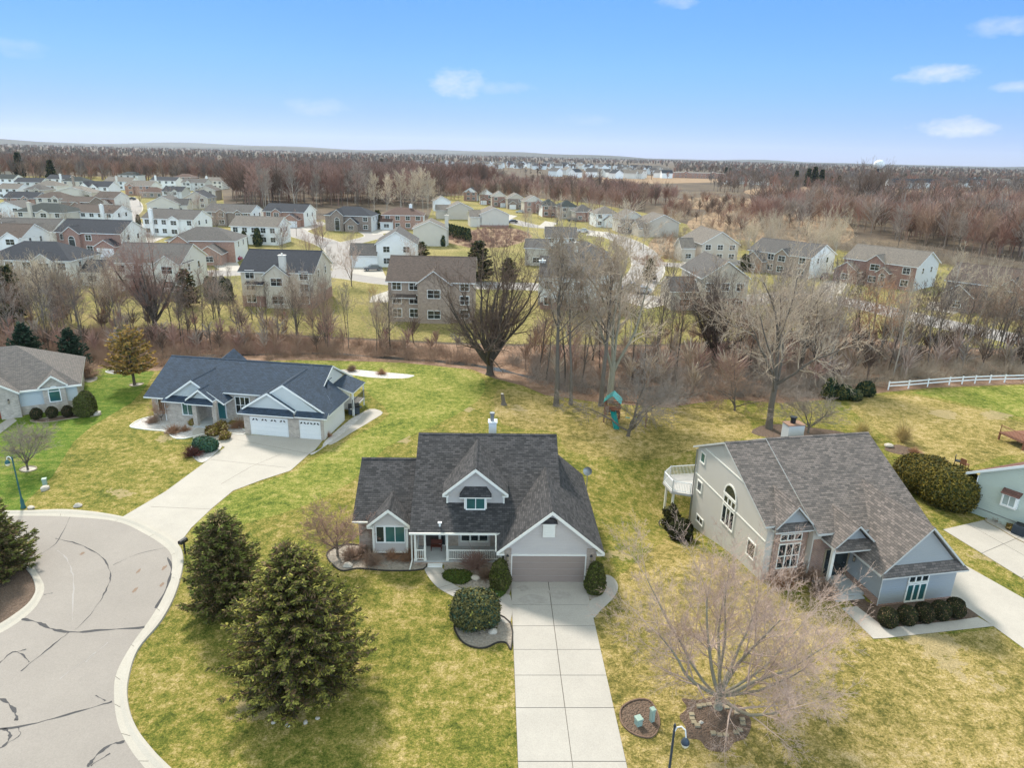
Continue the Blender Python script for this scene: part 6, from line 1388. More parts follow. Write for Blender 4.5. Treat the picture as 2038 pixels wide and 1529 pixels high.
SH(858, 642, 166, 12, 6.9, 3.4, 1, 'b_tan', 'b_tan', 'r_brown', 'g', [('fg', .6, 5.4, .9, 6.6, 2.3), ('pent', -6.5, -2.4, 4.3)], 'tan brick three storey house with brown roof and centre gable', 3, 5)
SH(1150, 618, 150, 11, 5.9, 3.2, -2, 'w_white', 'w_white', 'r_gray', 'g', [('base', 1.3, 'b_red'), ('ch', -6.9, 4, 8.4, 'w_white'), ('fg', 4.6, 3.6, .5, 5.6, 1.4)], 'bright white house with grey roof and brick base beyond the tall pair', 2, 5)
SH(1437, 622, 92, 13, 6.4, 3.2, 4, 'w_tan', 'w_tan', 'r_gray', 'gy', [('base', 2.6, 'b_red'), ('wing', -9.5, -4.2, 1.5, 9, 3.6, 2.2, 0)], 'tan house with red brick base behind the dark forked tree', 2, 3)
# second row
SH(182, 507, 132, 11, 5.6, 2.9, -4, 'w_white', 'b_red', 'r_navy', 'g', [('fg', -4.0, 4.2, .9, 5.4, 1.8, 'arch'), ('gar', 6.2, 5.0, -3.2, 2, 2.7, 1.7, 1, True)], 'navy roofed house with red brick front and arched window', 2, 5)
SH(404, 522, 128, 11.5, 5.3, 2.8, 6, 'w_white', 'b_rust', 'r_gray', 'h', [('fg', -4.8, 3.8, 1.0, 5.0, 1.7, 'arch'), ('gar', 3.2, 5.6, -5.0, 2, 2.7, 2.0, 0, True), ], 'orange brick house with white garage wing and grey hipped roof', 2, 5)
SH(338, 470, 106, 11, 5.4, 2.6, -6, 'w_white', 'w_white', 'r_gray', 'g', [('ch', -5.2, -.4, 8.2, 'w_white'), ('fg', 2.2, 3.4, .6, 5.2, 1.2)], 'long white house with white chimney at its left end', 2, 6)
SH(508, 487, 94, 10, 5.3, 2.6, -4, 'w_white', 'w_white', 'r_tan', 'g', [('pent', -1, 3, 2.6)], 'plain white house between two arborvitae columns', 2, 5)
SH(455, 450, 96, 10, 5.0, 2.5, -8, 'w_white', 'b_dark', 'r_gray', 'g', [('fg', -2.0, 3.6, .8, 4.8, 1.4), ('fg', 4.5, 3.0, .6, 4.8, 1.2)], 'dark brick fronted house with white gable side and grey roof', 2, 5)
SH(566, 450, 84, 11, 5.2, 2.6, -8, 'w_white', 'b_rust', 'r_navy', 'g', [('gar', 4.0, 5.6, -3, 3, 2.8, 1.9, 1, True), ('fg', -2.4, 3.4, .9, 5.0, 1.4)], 'rust brick house with navy roof at the wood edge', 2, 4)
SH(694, 460, 92, 11, 5.4, 2.8, -3, 'w_grey', 'b_dark', 'r_navy', 'h', [('fg', -3.6, 4.4, 1.2, 5.3, 2.2, 'arch'), ('gar', 1.6, 4.4, -2.5, 2, 2.9, 2.1, 0, True)], 'dark brown brick house with arched entry at the wood edge', 2, 4)
SH(802, 457, 80, 10, 5.2, 2.4, 4, 'w_grey', 'b_rust', 'r_red', 'h', [('ch', 2.6, 5, 8.6, 'w_white'), ('wing', -8, -3.5, -2, 5, 2.8, 1.8, 0)], 'house with reddish brown hipped roof and white chimney', 2, 4)
SH(856, 490, 66, 10, 5.2, 2.4, 4, 'w_beige', 'w_beige', 'r_tan', 'gy', [('ch', 5.0, 3, 9.0, 'w_beige')], 'beige house with pedimented gable and tall beige chimney', 2, 2, win=False)
SH(790, 532, 78, 13, 5.6, 3.2, 6, 'w_white', 'w_white', 'r_gray', 'gy', [('wing', -11, -4.6, -1.0, 6, 2.9, 2.6, 2)], 'white house with steep front gable and white double garage', 2, 2)
SH(1152, 536, 118, 12, 3.0, 3.4, -5, 'w_tan', 'w_tan', 'r_gray', 'h', [('ch', -1, 2, 6.4, 'w_cream'), ('wing', -14, -8, 3, 11, 4.5, 2.0, 0)], 'low tan house with broad grey hipped roof and sloped cream chimney', 1, 3)
SH(1430, 522, 74, 16, 5.0, 3.4, 6, 'w_tan', 'w_tan', 'r_tan', 'gy', [('wing', -10.5, -6.6, 1, 7, 3.6, 2.6, 0)], 'large tan gable house with lower left wing right of the marsh', 2, 3)
SH(1545, 546, 132, 12, 5.2, 2.8, -50, 'w_white', 'b_tan', 'r_gray', 'g', [('fg', 1.2, 3.2, .7, 5.0, 1.6), ('gar', -5.6, 5.2, -2.5, 3, 3.0, 2.4, 0, True)], 'brick fronted house with bright white gable side behind the pale tree', 2, 4)
SH(1742, 569, 138, 12.5, 5.5, 3.0, -50, 'w_grey', 'b_red', 'r_tan', 'g', [('fg', -.6, 3.6, .7, 5.5, 1.7), ('fg', 1.6, 2.6, 1.3, 3.4, 1.3, 'arch'), ('gar', -6.4, 5.6, -2.2, 4, 2.8, 2.2, 0, True)], 'red brick house with pale grey gable side and white trimmed peaks', 2, 4)
SH(1962, 626, 160, 12, 5.6, 3.0, -46, 'w_tan', 'b_dark', 'r_brown', 'g', [('fg', 3.0, 3.6, .9, 5.5, 1.9), ('gar', -5.0, 5.4, -2.0, 3, 3.0, 2.4, 0, True)], 'dark brown brick house at the right edge beyond the fence', 2, 4)
# left cluster
SH(82, 452, 102, 12, 5.0, 2.6, -4, 'w_beige', 'w_beige', 'r_green', 'h', [('ch', -2.5, -.4, 8.0, 'w_beige'), ('fg', 2, 4.0, .5, 4.8, 1.2)], 'beige house with green black hipped roof and beige chimney', 2, 4, side_win=False)
SH(50, 497, 118, 11, 5.0, 2.8, 0, 'w_grey', 'w_grey', 'r_gray', 'g', [('fg', -4, 4.5, .8, 5, 2.2), ('fg', 4, 4.2, .9, 4.8, 2.0), ('gar', .5, 5.0, -3.0, 2, 2.8, 2.0, 1)], 'grey house with several white trimmed gables at the left', 2, 4)
SH(186, 450, 92, 10, 4.6, 2.4, -7, 'w_white', 'w_white', 'r_brown', 'g', [('ch', 4.5, -.4, 7.4, 'w_white')], 'white house with brown roof left of the curving street', 2, 5)
SH(152, 422, 58, 9, 4.2, 2.0, -4, 'b_dark', 'b_dark', 'r_brown', 'g', [('gar', 1.8, 5, -2, 2, 2.8, 1.7, 1)], 'small all brown brick house with brown roof', 1, 3, side_win=False)
SH(102, 418, 58, 9, 5.0, 2.4, -4, 'w_beige', 'w_beige', 'r_brown', 'h', [('fg', 3, 3, .6, 4.8, 1.3)], 'beige house with brown hipped roof behind the green black roof', 2, 3, side_win=False)
SH(146, 401, 72, 12, 4.4, 2.6, 8, 'w_beige', 'w_beige', 'r_tan', 'gy', [], 'broad beige gable house facing the far left street', 1, 3, win=False)
SH(18, 440, 64, 10, 4.6, 2.4, 3, 'w_white', 'w_white', 'r_gray', 'gy', [], 'white gable house at the left edge above the grey gables', 2, 2)
SH(42, 416, 66, 9, 4.6, 2.4, -5, 'w_beige', 'b_rust', 'r_navy', 'g', [('fg', 3.2, 3.2, .8, 4.4, 1.3)], 'navy roofed house with rust brick gable at the far left', 2, 3, side_win=False)
SH(18, 396, 44, 9, 5.0, 2.4, -6, 'w_white', 'w_white', 'r_tan', 'g', [], 'small white house at the left edge in the far cluster', 2, 3, side_win=False)
SH(58, 380, 50, 10, 5.0, 2.4, 4, 'w_grey', 'w_grey', 'r_navy', 'g', [], 'grey house with navy roof at the back of the left cluster', 2, 3, side_win=False)
SH(92, 388, 48, 10, 5.0, 2.5, -4, 'w_cream', 'w_cream', 'r_tan', 'h', [], 'cream house with tan hipped roof in the left cluster', 2, 3, side_win=False)
SH(148, 378, 46, 10, 5.2, 2.6, 0, 'w_beige', 'w_beige', 'r_green', 'h', [('ch', .5, -.4, 8.6, 'b_tan')], 'beige house with brick chimney left of the white gables', 2, 3, side_win=False)
SH(190, 392, 60, 10, 5.4, 2.8, -5, 'w_white', 'w_white', 'r_navy', 'g', [('fg', -5, 4.6, 1.0, 5.2, 2.4), ('fg', .6, 4.0, 1.2, 5, 2.0)], 'white house with a pair of pointed front gables', 2, 4, side_win=False)
SH(236, 378, 56, 10, 5.2, 2.6, -6, 'w_white', 'w_white', 'r_tan', 'g', [('ch', 0, -.4, 8.4, 'w_cream')], 'white house with tan roof beside the far left wood', 2, 4, side_win=False)
SH(276, 389, 54, 11, 5.4, 2.6, -5, 'w_white', 'b_rust', 'r_tan', 'g', [('fg', -3.8, 3.4, 1, 5.2, 1.5)], 'rust brick fronted house with white side among white houses', 2, 4, side_win=False)
SH(303, 394, 42, 9, 3.0, 2.6, 6, 'b_tan', 'b_tan', 'r_red', 'h', [], 'low tan brick house with reddish hipped roof', 1, 3, side_win=False)
SH(326, 376, 52, 10, 5.4, 2.2, -4, 'w_white', 'w_white', 'r_navy', 'g', [('ch', -4.5, -.4, 8.4, 'w_white')], 'white house with navy roof and white chimney far left', 2, 4, side_win=False)
SH(366, 366, 36, 9, 5.0, 2.4, -4, 'b_rust', 'b_rust', 'r_red', 'h', [], 'red brick house standing alone before the left wood', 2, 3, side_win=False)
SH(386, 380, 48, 10, 5.2, 2.4, -4, 'w_grey', 'w_grey', 'r_gray', 'g', [('fg', -3, 3.5, .8, 5, 1.6)], 'light grey house right of the far left street', 2, 4, side_win=False)
SH(424, 376, 40, 10, 5.2, 2.4, -4, 'w_cream', 'w_cream', 'r_tan', 'g', [('ch', -3.5, -.4, 8.2, 'w_white')], 'pale cream house next to the reddish wood', 2, 4, side_win=False)
SH(326, 424, 60, 11, 3.8, 3.2, 8, 'w_beige', 'w_beige', 'r_gray', 'gy', [('wing', 3.5, 9.5, 1, 8, 3.2, 2.6, 0)], 'beige gable house with grey roof above the long white house', 1, 2)
SH(392, 416, 46, 12, 5.0, 3.0, 6, 'w_tan', 'w_tan', 'r_navy', 'gy', [], 'tan gable house with navy roof beside the reddish wood', 2, 2)
# centre and right rows
SH(880, 420, 34, 10, 4.6, 2.4, 10, 'w_white', 'w_white', 'r_tan', 'gy', [], 'white gable house at the right end of the reddish wood', 2, 2, win=False)
SH(916, 437, 50, 11, 4.6, 2.6, 10, 'w_tan', 'w_tan', 'r_tan', 'gy', [('wing', -10, -4.4, 2, 9, 3.6, 2.2, 0)], 'tan gable house left of another tan gable house', 1, 2, win=False)
SH(984, 452, 58, 12, 4.8, 2.6, 10, 'w_beige', 'w_beige', 'r_tan', 'gy', [('wing', -9.5, -5.0, 0, 9, 3.8, 2.4, 0), ('base', .8, 'b_red')], 'large beige gable house at the street corner', 2, 2, win=False)
SH(936, 400, 26, 9, 5.2, 2.6, -6, 'w_white', 'b_rust', 'r_navy', 'gy', [('fg', -1, 3, 1, 4.8, 1.6)], 'narrow white and brick house first in the far row', 2, 2, side_win=False)
SH(968, 407, 26, 10, 5.4, 2.8, 4, 'w_white', 'b_red', 'r_gray', 'gy', [('gar', -1.6, 4, -2, 2, 2.8, 1.6, 1, True)], 'white gabled house with brick garage in the far row', 2, 2, side_win=False)
SH(994, 412, 30, 10, 5.4, 2.8, 6, 'w_beige', 'b_red', 'r_tan', 'gy', [('gar', 2, 4, -2, 2, 2.8, 1.6, 1, True)], 'beige gabled house with brick front third in the far row', 2, 2, side_win=False)
SH(1027, 416, 34, 10, 5.2, 2.8, 8, 'w_tan', 'b_dark', 'r_tan', 'gy', [('gar', -2, 4, -2, 2, 2.8, 1.6, 1, True)], 'tan house with dark brick front in the far row', 2, 2, side_win=False)
SH(1062, 424, 38, 11, 5.4, 2.8, 8, 'w_beige', 'b_red', 'r_tan', 'gy', [('fg', 2, 3, 1, 4.6, 1.8, 'arch')], 'pale beige gable house before the reddish trees in the far row', 2, 2, side_win=False)
SH(1094, 432, 30, 10, 5.2, 2.6, 8, 'w_white', 'b_rust', 'r_green', 'h', [], 'white house with dark hipped roof in the far row', 2, 2, side_win=False)
SH(1132, 436, 38, 11, 5.2, 2.8, 10, 'w_tan', 'w_tan', 'r_green', 'h', [], 'tan house with dark hipped roof in the far row', 2, 2, side_win=False)
SH(1163, 441, 36, 10, 4.2, 2.8, 8, 'w_beige', 'b_red', 'r_gray', 'h', [('fg', 2.4, 3, 1, 4, 1.6)], 'low house with brick gable in the far row', 1, 2, side_win=False)
SH(1208, 452, 46, 11, 5.2, 2.8, 8, 'w_white', 'w_white', 'r_tan', 'h', [('gar', .5, 4.4, -2.4, 2, 2.8, 1.8, 1)], 'white house with low brown garage in the far row', 2, 3, side_win=False)
SH(1258, 464, 50, 11, 5.2, 3.0, 8, 'w_beige', 'b_dark', 'r_tan', 'gy', [('gar', -3, 4.4, -2.4, 2, 2.8, 1.8, 0, True)], 'beige gable house with dark brick wing near the marsh', 2, 2, side_win=False)
SH(1318, 472, 66, 12, 5.0, 3.0, 10, 'w_tan', 'w_tan', 'r_tan', 'gy', [('wing', -9, -5, 0, 8, 3.2, 2.4, 0)], 'broad tan gable house beside the marsh', 1, 2, win=False)
SH(1116, 505, 60, 10, 4.6, 2.6, 0, 'w_grey', 'w_grey', 'r_gray', 'g', [], 'grey house half hidden left of the broad hipped roof', 2, 3)

SH(70, 398, 40, 9, 5.0, 2.4, -4, 'w_tan', 'w_tan', 'r_gray', 'h', [('fg', 2, 3, .6, 4.8, 1.4)], 'tan house with grey hipped roof squeezed between navy and tan roofs', 2, 3, side_win=False)
SH(116, 372, 44, 10, 5.0, 2.6, -3, 'w_white', 'w_white', 'r_navy', 'g', [('ch', 3, -.4, 8.2, 'w_white')], 'white house with navy roof at the back of the left cluster', 2, 3, side_win=False)
SH(8, 372, 44, 10, 5.0, 2.6, -3, 'w_white', 'w_white', 'r_green', 'g', [], 'white house with dark roof at the back left edge', 2, 3, side_win=False)
SH(210, 418, 44, 10, 5.0, 2.6, -8, 'w_cream', 'b_rust', 'r_brown', 'g', [('gar', 2, 4, -2, 2, 2.8, 1.7, 1)], 'cream house with rust brick front by the far left street', 2, 3, side_win=False)
SH(410, 398, 40, 10, 5.0, 2.6, 4, 'w_beige', 'w_beige', 'r_gray', 'gy', [], 'beige gable house tucked against the reddish wood', 2, 2, side_win=False)
SH(344, 400, 40, 9, 4.8, 2.4, -4, 'w_grey', 'w_grey', 'r_navy', 'g', [('fg', 2, 3, .6, 4.6, 1.4)], 'light grey house with navy roof above the beige gable house', 2, 3, side_win=False)
SH(256, 362, 40, 10, 5.0, 2.6, -4, 'w_grey', 'w_grey', 'r_green', 'h', [], 'grey house with dark hipped roof nearest the left wood', 2, 3, side_win=False)
SH(14, 515, 70, 11, 5.2, 2.8, 2, 'w_white', 'w_white', 'r_brown', 'g', [('fg', 2, 4, .6, 5, 1.6)], 'white house with brown roof cut by the left edge', 2, 3)
# ------------------------------------------------------------------ arborvitae and evergreens among the houses
col_a = shrub_mesh('arborvitae', 41, 1.0, 1.0, 2.2, ['nd_deep', 'nd_dark'], [.6, .4], n=1100, leaf=.22, shape='cone', lump=.1)
for k, (px, py, s_, lb) in enumerate(((487, 492, 1.0, 'left arborvitae column before the plain white house'), (514, 490, 1.15, 'right arborvitae column before the plain white house'), (882, 490, .9, 'narrow arborvitae beside the beige chimney house'), (418, 596, .95, 'first arborvitae left of the beige brick based house'), (432, 597, .95, 'second arborvitae left of the beige brick based house'), (446, 598, 1.0, 'third arborvitae left of the beige brick based house'), (456, 598, .9, 'fourth arborvitae, against the beige brick based house'), (276, 447, .8, 'dark arborvitae at the end of the white house with brown roof'), (378, 438, .8, 'small dark evergreen behind the beige gable house'))):
    put(col_a, px, py, lb, cat='evergreen', name='arborvitae', rz=k, sc_=s_, group='arborvitae among the far houses')
for k in range(8): put(col_a, 893 + k * 5.6, 470 + k * 1.6, ['arborvitae nearest the beige chimney house in the evergreen row', 'second arborvitae of the evergreen row behind the beige chimney', 'third arborvitae of the evergreen row', 'fourth arborvitae of the evergreen row', 'fifth arborvitae of the evergreen row', 'sixth arborvitae of the evergreen row', 'seventh arborvitae of the evergreen row', 'last arborvitae at the right end of the evergreen row'][k], cat='evergreen', name='arborvitae', rz=k, sc_=.95, group='row of arborvitae')
fsp = spruce_mesh('yard_pine', 44, 9, 3.2, ['nd_deep', 'nd_dark', 'nd_olive', 'nd_brown'], [.45, .3, .1, .15], whorl=.6, nb=9, spray=.4, ln=.5, wd=.16, start=.1, power=.6, tipmat=1)
for k, (px, py, s_, lb) in enumerate(((952, 560, (1.15, 1.15, 1.0), 'dark shaggy pine behind the big vase shaped tree'), (1012, 556, (.7, .7, .55), 'short dark pine right of the shaggy pine'), (752, 455, .75, 'dark spruce left of the reddish roofed house'), (178, 418, .7, 'dark spruce by the brown brick house'), (190, 420, .6, 'smaller dark spruce by the brown brick house'), (1292, 560, (.55, .55, .6), 'small dark pine beside the far street'), (838, 510, (.8, .8, .45), 'low dark pine by the stone patio'), (1480, 540, (.5, .5, .5), 'little dark pine by the tan house'), (375, 610, (.7, .7, .75), 'dark spruce at the corner of the cream grey roofed house'), (28, 640, (.9, .9, 1.0), 'dark pine among the creek trees at the left edge'), (105, 330, .9, ''), (800, 560, .3, ''))):
    if lb: x, y = T(px, py); place_tree(fsp, x, y, s_, k, lb, name='pine_tree', cat='evergreen')
# ------------------------------------------------------------------ bare trees by the hundred
def inpoly(p, poly):
    c = False; j = len(poly) - 1
    for i in range(len(poly)):
        if (poly[i][1] > p[1]) != (poly[j][1] > p[1]) and p[0] < (poly[j][0] - poly[i][0]) * (p[1] - poly[i][1]) / (poly[j][1] - poly[i][1]) + poly[i][0]: c = not c
        j = i
    return c
def sample(poly, n, rng, mind=0.0, used=None):
    """ground points inside an outline given on the photo's ground plane"""
    out = [] if used is None else used; res = []; xs = [p[0] for p in poly]; ys = [p[1] for p in poly]; tries = 0
    while len(res) < n and tries < n * 60:
        tries += 1; q = (rng.uniform(min(xs), max(xs)), rng.uniform(min(ys), max(ys)))
        if not inpoly(q, poly): continue
        g = G(*q)
        if any((g.x - u[0]) ** 2 + (g.y - u[1]) ** 2 < mind * mind for u in out): continue
        out.append((g.x, g.y)); res.append((g.x, g.y, q))
    return res
PF_ = [tree_meshes('wood_tree', 100 + i, H=10, RX=2.3, split=False, fork=.3, nmain=16, ang=(25, 55), levels=2, kids=(6, 4), lr=(.55, .5), r=.115, tw=.016, jit=.13, bark_m='bark', twig_m='twig_grey', ks=(6, 4, 3, 3)) for i in range(3)]
PS_ = [tree_meshes('spreading_tree', 120 + i, H=10, RX=3.6, split=True, fork=.22, nmain=7, ang=(14, 50), levels=3, kids=(7, 5, 3), lr=(.5, .5, .5), r=.15, tw=.016, jit=.13, bark_m='bark', twig_m='twig_grey', ks=(7, 5, 3, 3)) for i in range(3)]
PT_ = [tree_meshes('young_tree', 140 + i, H=10, RX=1.7, split=False, fork=.4, nmain=12, ang=(20, 50), levels=2, kids=(5, 3), lr=(.6, .5), r=.085, tw=.016, jit=.16, bark_m='bark_d', twig_m='twig_brown', ks=(5, 3, 3, 3)) for i in range(3)]
PC_ = [tree_meshes('clump_tree', 160 + i, H=10, RX=3.0, split=False, fork=.25, nmain=9, ang=(15, 45), levels=2, kids=(5, 4), lr=(.55, .5), r=.12, tw=.016, jit=.12, stems=4, bark_m='bark', twig_m='twig_grey', ks=(5, 3, 3, 3)) for i in range(2)]
PW_ = [tree_meshes('tall_wood_tree', 180 + i, H=20, RX=4.3, split=False, fork=.28, nmain=18, ang=(22, 48), levels=2, kids=(7, 5), lr=(.6, .55), r=.085, tw=.022, jit=.11, crown_pow=.5, bark_m='bark', twig_m='twig_red', ks=(5, 3, 3, 3)) for i in range(3)]
rngT = random.Random(77)
def wood(poly, n, protos_, hr, twigs, label, group, mind, used=None, bks=None, base=10.0, wide=(.85, 1.25), name='bare_tree'):
    for (x, y, q) in sample(poly, n, rngT, mind, used):
        h = rngT.uniform(*hr) / base; wd = h * rngT.uniform(*wide)
        place_tree(rngT.choice(protos_), x, y, (wd, wd, h), rngT.uniform(0, 6.28), label, group, name=name, twig=rngT.choice(twigs), bk=rngT.choice(bks) if bks else None, tilt=(rngT.gauss(0, .05), rngT.gauss(0, .05)))
used = [T(975, 746), T(310, 655)]
wood([(-60, 615), (120, 640), (300, 650), (620, 668), (760, 690), (900, 700), (900, 712), (620, 700), (300, 706), (-60, 712)], 46, PT_ + PF_, (7, 12), ['far_brown', 'twig_grey', 'twig_brown', 'far_grey'], 'slim bare tree in the creek wood behind the blue roofed house', 'bare trees along the left part of the creek', 1.6, used, ['bark', 'bark_d'])
wood([(-60, 575), (130, 600), (240, 640), (100, 668), (-60, 690)], 16, PS_ + PC_, (8, 12), ['twig_grey', 'twig_pale', 'twig_tan'], 'tangled bare tree of the creek wood at the left edge', 'bare trees at the left edge', 2, used)
wood([(420, 620), (640, 640), (760, 655), (940, 690), (900, 700), (600, 690), (430, 670)], 16, PS_ + PT_, (7, 12), ['twig_grey', 'twig_tan', 'twig_brown'], 'bare tree on the bank before the brick based houses', 'bare trees before the brick based houses', 2, used)
wood([(1020, 690), (1300, 690), (1500, 680), (1640, 665), (1640, 770), (1440, 785), (1280, 790), (1120, 770), (1040, 745)], 42, PT_ + PF_ + PT_ + PS_[:1], (9, 15), ['far_brown', 'twig_brown', 'twig_tan', 'far_grey'], 'bare tree in the dense creek wood behind the playset', 'bare trees along the middle of the creek', 1.5, used, ['bark_d', 'bark_d', 'bark'])
wood([(1640, 665), (1760, 690), (1900, 700), (2110, 715), (2110, 735), (1900, 745), (1770, 758), (1640, 775)], 28, PC_[:1] + PF_ + PT_, (9, 15), ['twig_tan', 'far_grey', 'twig_brown', 'far_brown'], 'bare tree in the creek wood behind the white fence', 'bare trees behind the white fence', 1.8, used, ['bark', 'bark_d', 'bark_p'])
for (px, py, h, pr, tg, lb) in ((1858, 700, 17, PF_[0], 'twig_pale', 'pale tall tree standing clear behind the white fence'), (1740, 735, 13, PC_[0], 'twig_rust', 'rust tinged multi-stemmed tree left of the fence end'), (1950, 700, 15, PS_[0], 'twig_pale', 'pale spreading tree before the brown brick house'), (1990, 690, 14, PS_[1], 'twig_tan', 'tan spreading tree at the right before the brown brick house'), (1640, 700, 15, PS_[2], 'twig_pale', 'pale bare tree left of the red brick house'), (700, 570, 10, PS_[0], 'twig_pink', 'bare pinkish street tree left of the white double garage'), (660, 575, 9, PF_[1], 'twig_grey', 'slender bare tree right of the beige brick based house'), (682, 455, 8, PS_[2], 'twig_pink', 'round bare yard tree left of the dark brick house'), (590, 470, 9, PF_[2], 'twig_red', 'reddish slim tree below the rust brick house'), (700, 500, 8, PS_[1], 'twig_tan', 'bare street tree beside the curving street'), (742, 600, 3.4, PS_[0], 'twig_rust', 'small rusty ornamental tree left of the tan brick house'), (230, 450, 9, PS_[1], 'twig_pink', 'bare tree on the round island of the far left street'), (218, 470, 8, PS_[2], 'twig_grey', 'bare yard tree by the far left street'), (560, 520, 8, PF_[0], 'twig_grey', 'slim bare yard tree left of the curving street'), (300, 500, 7, PS_[0], 'twig_pink', 'bare pinkish tree before the orange brick house'), (820, 540, 9, PS_[2], 'twig_pink', 'bare pinkish tree before the white steep gable'), (1280, 500, 9, PF_[1], 'twig_tan', 'slim tan tree beside the far street bend'), (1050, 470, 12, PF_[2], 'twig_pale', 'pale slim tree beside the large beige gable'), (1240, 455, 13, PF_[0], 'twig_pale', 'pale slim tree in the far row of houses'), (1340, 560, 10, PS_[1], 'twig_tan', 'tan bare tree right of the parked van'), (130, 505, 9, PS_[2], 'twig_grey', 'bare tree left of the navy roofed brick house'), (250, 512, 9, PF_[1], 'twig_grey', 'bare tree right of the navy roofed brick house'), (20, 470, 9, PS_[0], 'twig_pink', 'pinkish bare tree before the grey gables at the left'), (1690, 590, 7, PC_[1], 'twig_rust', 'rusty bare shrub-like tree before the red brick house'), (1760, 610, 6, PC_[0], 'twig_rust', 'low rusty tree below the red brick house'), (1500, 560, 6, PS_[1], 'twig_rust', 'orange tinged small tree before the brick fronted house'), (1330, 500, 6, PC_[1], 'twig_rust', 'orange tinged shrub tree beside the marsh')):
    x, y = T(px, py); s_ = h / 10; place_tree(pr, x, y, (s_, s_, s_), px * .7, lb, 'single bare trees among the houses', twig=tg, bk='bark_p' if tg == 'twig_pale' else None)
usedw = []
wood([(452, 424), (640, 424), (862, 428), (866, 408), (700, 396), (470, 396)], 38, PW_, (18, 24), ['twig_red', 'twig_red', 'twig_red', 'twig_grey'], 'tall reddish bare tree in the wood behind the houses', 'tall trees of the reddish wood', 5, usedw, ['bark', 'bark_p'], base=20.0)
for (px, py, h) in ((745, 432, 20), (770, 432, 19), (800, 430, 21), (822, 432, 20), (842, 430, 22), (852, 432, 20), (862, 428, 18)):
    x, y = T(px, py); s_ = h / 20; place_tree(PW_[px % 3], x, y, (s_ * .9, s_ * .9, s_), px, 'pale straw coloured bare tree at the right front of the reddish wood', 'pale trees before the reddish wood', twig='twig_pale', bk='bark_p')
wood([(880, 404), (1080, 416), (1280, 440), (1340, 430), (1240, 392), (1040, 378), (900, 374)], 26, PW_, (11, 15), ['twig_red', 'twig_brown', 'twig_tan'], 'reddish brown bare tree behind the far row of houses', 'bare trees behind the far row', 5, usedw, None, 20.0)
wood([(1500, 470), (1660, 480), (1860, 512), (2080, 560), (2080, 470), (1900, 450), (1680, 440), (1500, 440)], 34, PW_, (13, 18), ['twig_red', 'twig_brown', 'twig_grey', 'far_red'], 'reddish brown bare tree in the wood on the right', 'bare trees of the right wood', 5, usedw, None, 20.0)
wood([(1480, 520), (1640, 520), (1680, 500), (1560, 470), (1470, 490)], 10, PS_, (11, 15), ['twig_pale', 'twig_tan'], 'pale bare tree between marsh and right houses', 'pale trees beside the marsh', 4, usedw, ['bark_p'])

# ------------------------------------------------------------------ uncountable growth
def ribbons(P0, P1, W0, rg):
    d = unit(P1 - P0); a = unit(np.cross(d, rg.normal(0, 1, P0.shape))) * W0[:, None]
    V = np.stack([P0 - a, P0 + a, P1 + a * .5, P1 - a * .5], 1).reshape(-1, 3); return V, np.arange(len(V)).reshape(-1, 4)
def brush(name, poly, n, hr, mat_, seed, label, r=.014, k=30):
    rg = np.random.default_rng(seed); rr = random.Random(seed); pts = sample(poly, n, rr); parts = []
    for (x, y, q) in pts:
        h = rr.uniform(*hr); a = rg.uniform(0, 6.28, k); el = rg.uniform(.2, 1, k)
        P0 = np.stack([x + .35 * rg.normal(0, 1, k), y + .35 * rg.normal(0, 1, k), np.zeros(k)], 1)
        D = np.stack([np.cos(a) * (1.1 - el), np.sin(a) * (1.1 - el), el], 1); L = h * rg.uniform(.4, 1, k); P1 = P0 + D * (L * .6)[:, None]
        P2 = P1 + (D + rg.normal(0, .4, (k, 3))) * (L * .4)[:, None]; P3 = P1 + (D + rg.normal(0, .5, (k, 3))) * (L * .4)[:, None]
        parts += [tubes(P0, P1, np.full(k, r), np.full(k, r * .8), 3), tubes(P1, P2, np.full(k, r * .8), np.full(k, r * .5), 3), tubes(P1, P3, np.full(k, r * .8), np.full(k, r * .5), 3)]
    V, Q = join(parts); link(name, np_mesh(name, V, Q, [mat_]), None, label=label, cat='undergrowth', kind='stuff')
brush('undergrowth', [(-80, 655), (300, 660), (620, 676), (900, 700), (980, 720), (960, 735), (800, 718), (600, 712), (440, 718), (310, 732), (170, 732), (-80, 726)], 620, (1.0, 2.6), 'twig_brown', 1, 'brown leafless undergrowth on the left creek bank')
brush('undergrowth', [(1000, 715), (1300, 700), (1640, 680), (1640, 790), (1560, 796), (1440, 790), (1330, 800), (1180, 792), (1060, 765)], 620, (1.0, 3.0), 'twig_grey', 2, 'grey brown leafless undergrowth along the middle creek')
brush('undergrowth', [(1640, 690), (1800, 700), (2120, 712), (2120, 748), (1900, 756), (1770, 768), (1640, 785)], 330, (1.0, 3.0), 'twig_tan', 3, 'tan leafless undergrowth behind the white fence')
brush('undergrowth', [(-80, 660), (300, 664), (620, 680), (620, 704), (300, 712), (-80, 716)], 260, (1.0, 2.4), 'twig_red', 4, 'reddish leafless undergrowth on the left creek bank')
brush('undergrowth', [(1320, 520), (1500, 500), (1660, 500), (1900, 540), (2080, 580), (2080, 540), (1900, 510), (1660, 470), (1400, 450), (1290, 470)], 420, (2.0, 4.5), 'twig_tan', 5, 'tan leafless scrub around the marsh', .03, 18)
brush('undergrowth', [(1340, 440), (1500, 425), (1700, 432), (2080, 470), (2080, 440), (1700, 395), (1400, 385), (1330, 410)], 420, (2.5, 6), 'twig_brown', 6, 'brown leafless scrub beyond the marsh', .05, 16)
brush('undergrowth', [(1260, 515), (1370, 500), (1372, 520), (1290, 535)], 60, (1, 1.8), 'twig_rust', 7, 'orange brown scrub between the far streets', .02, 20)
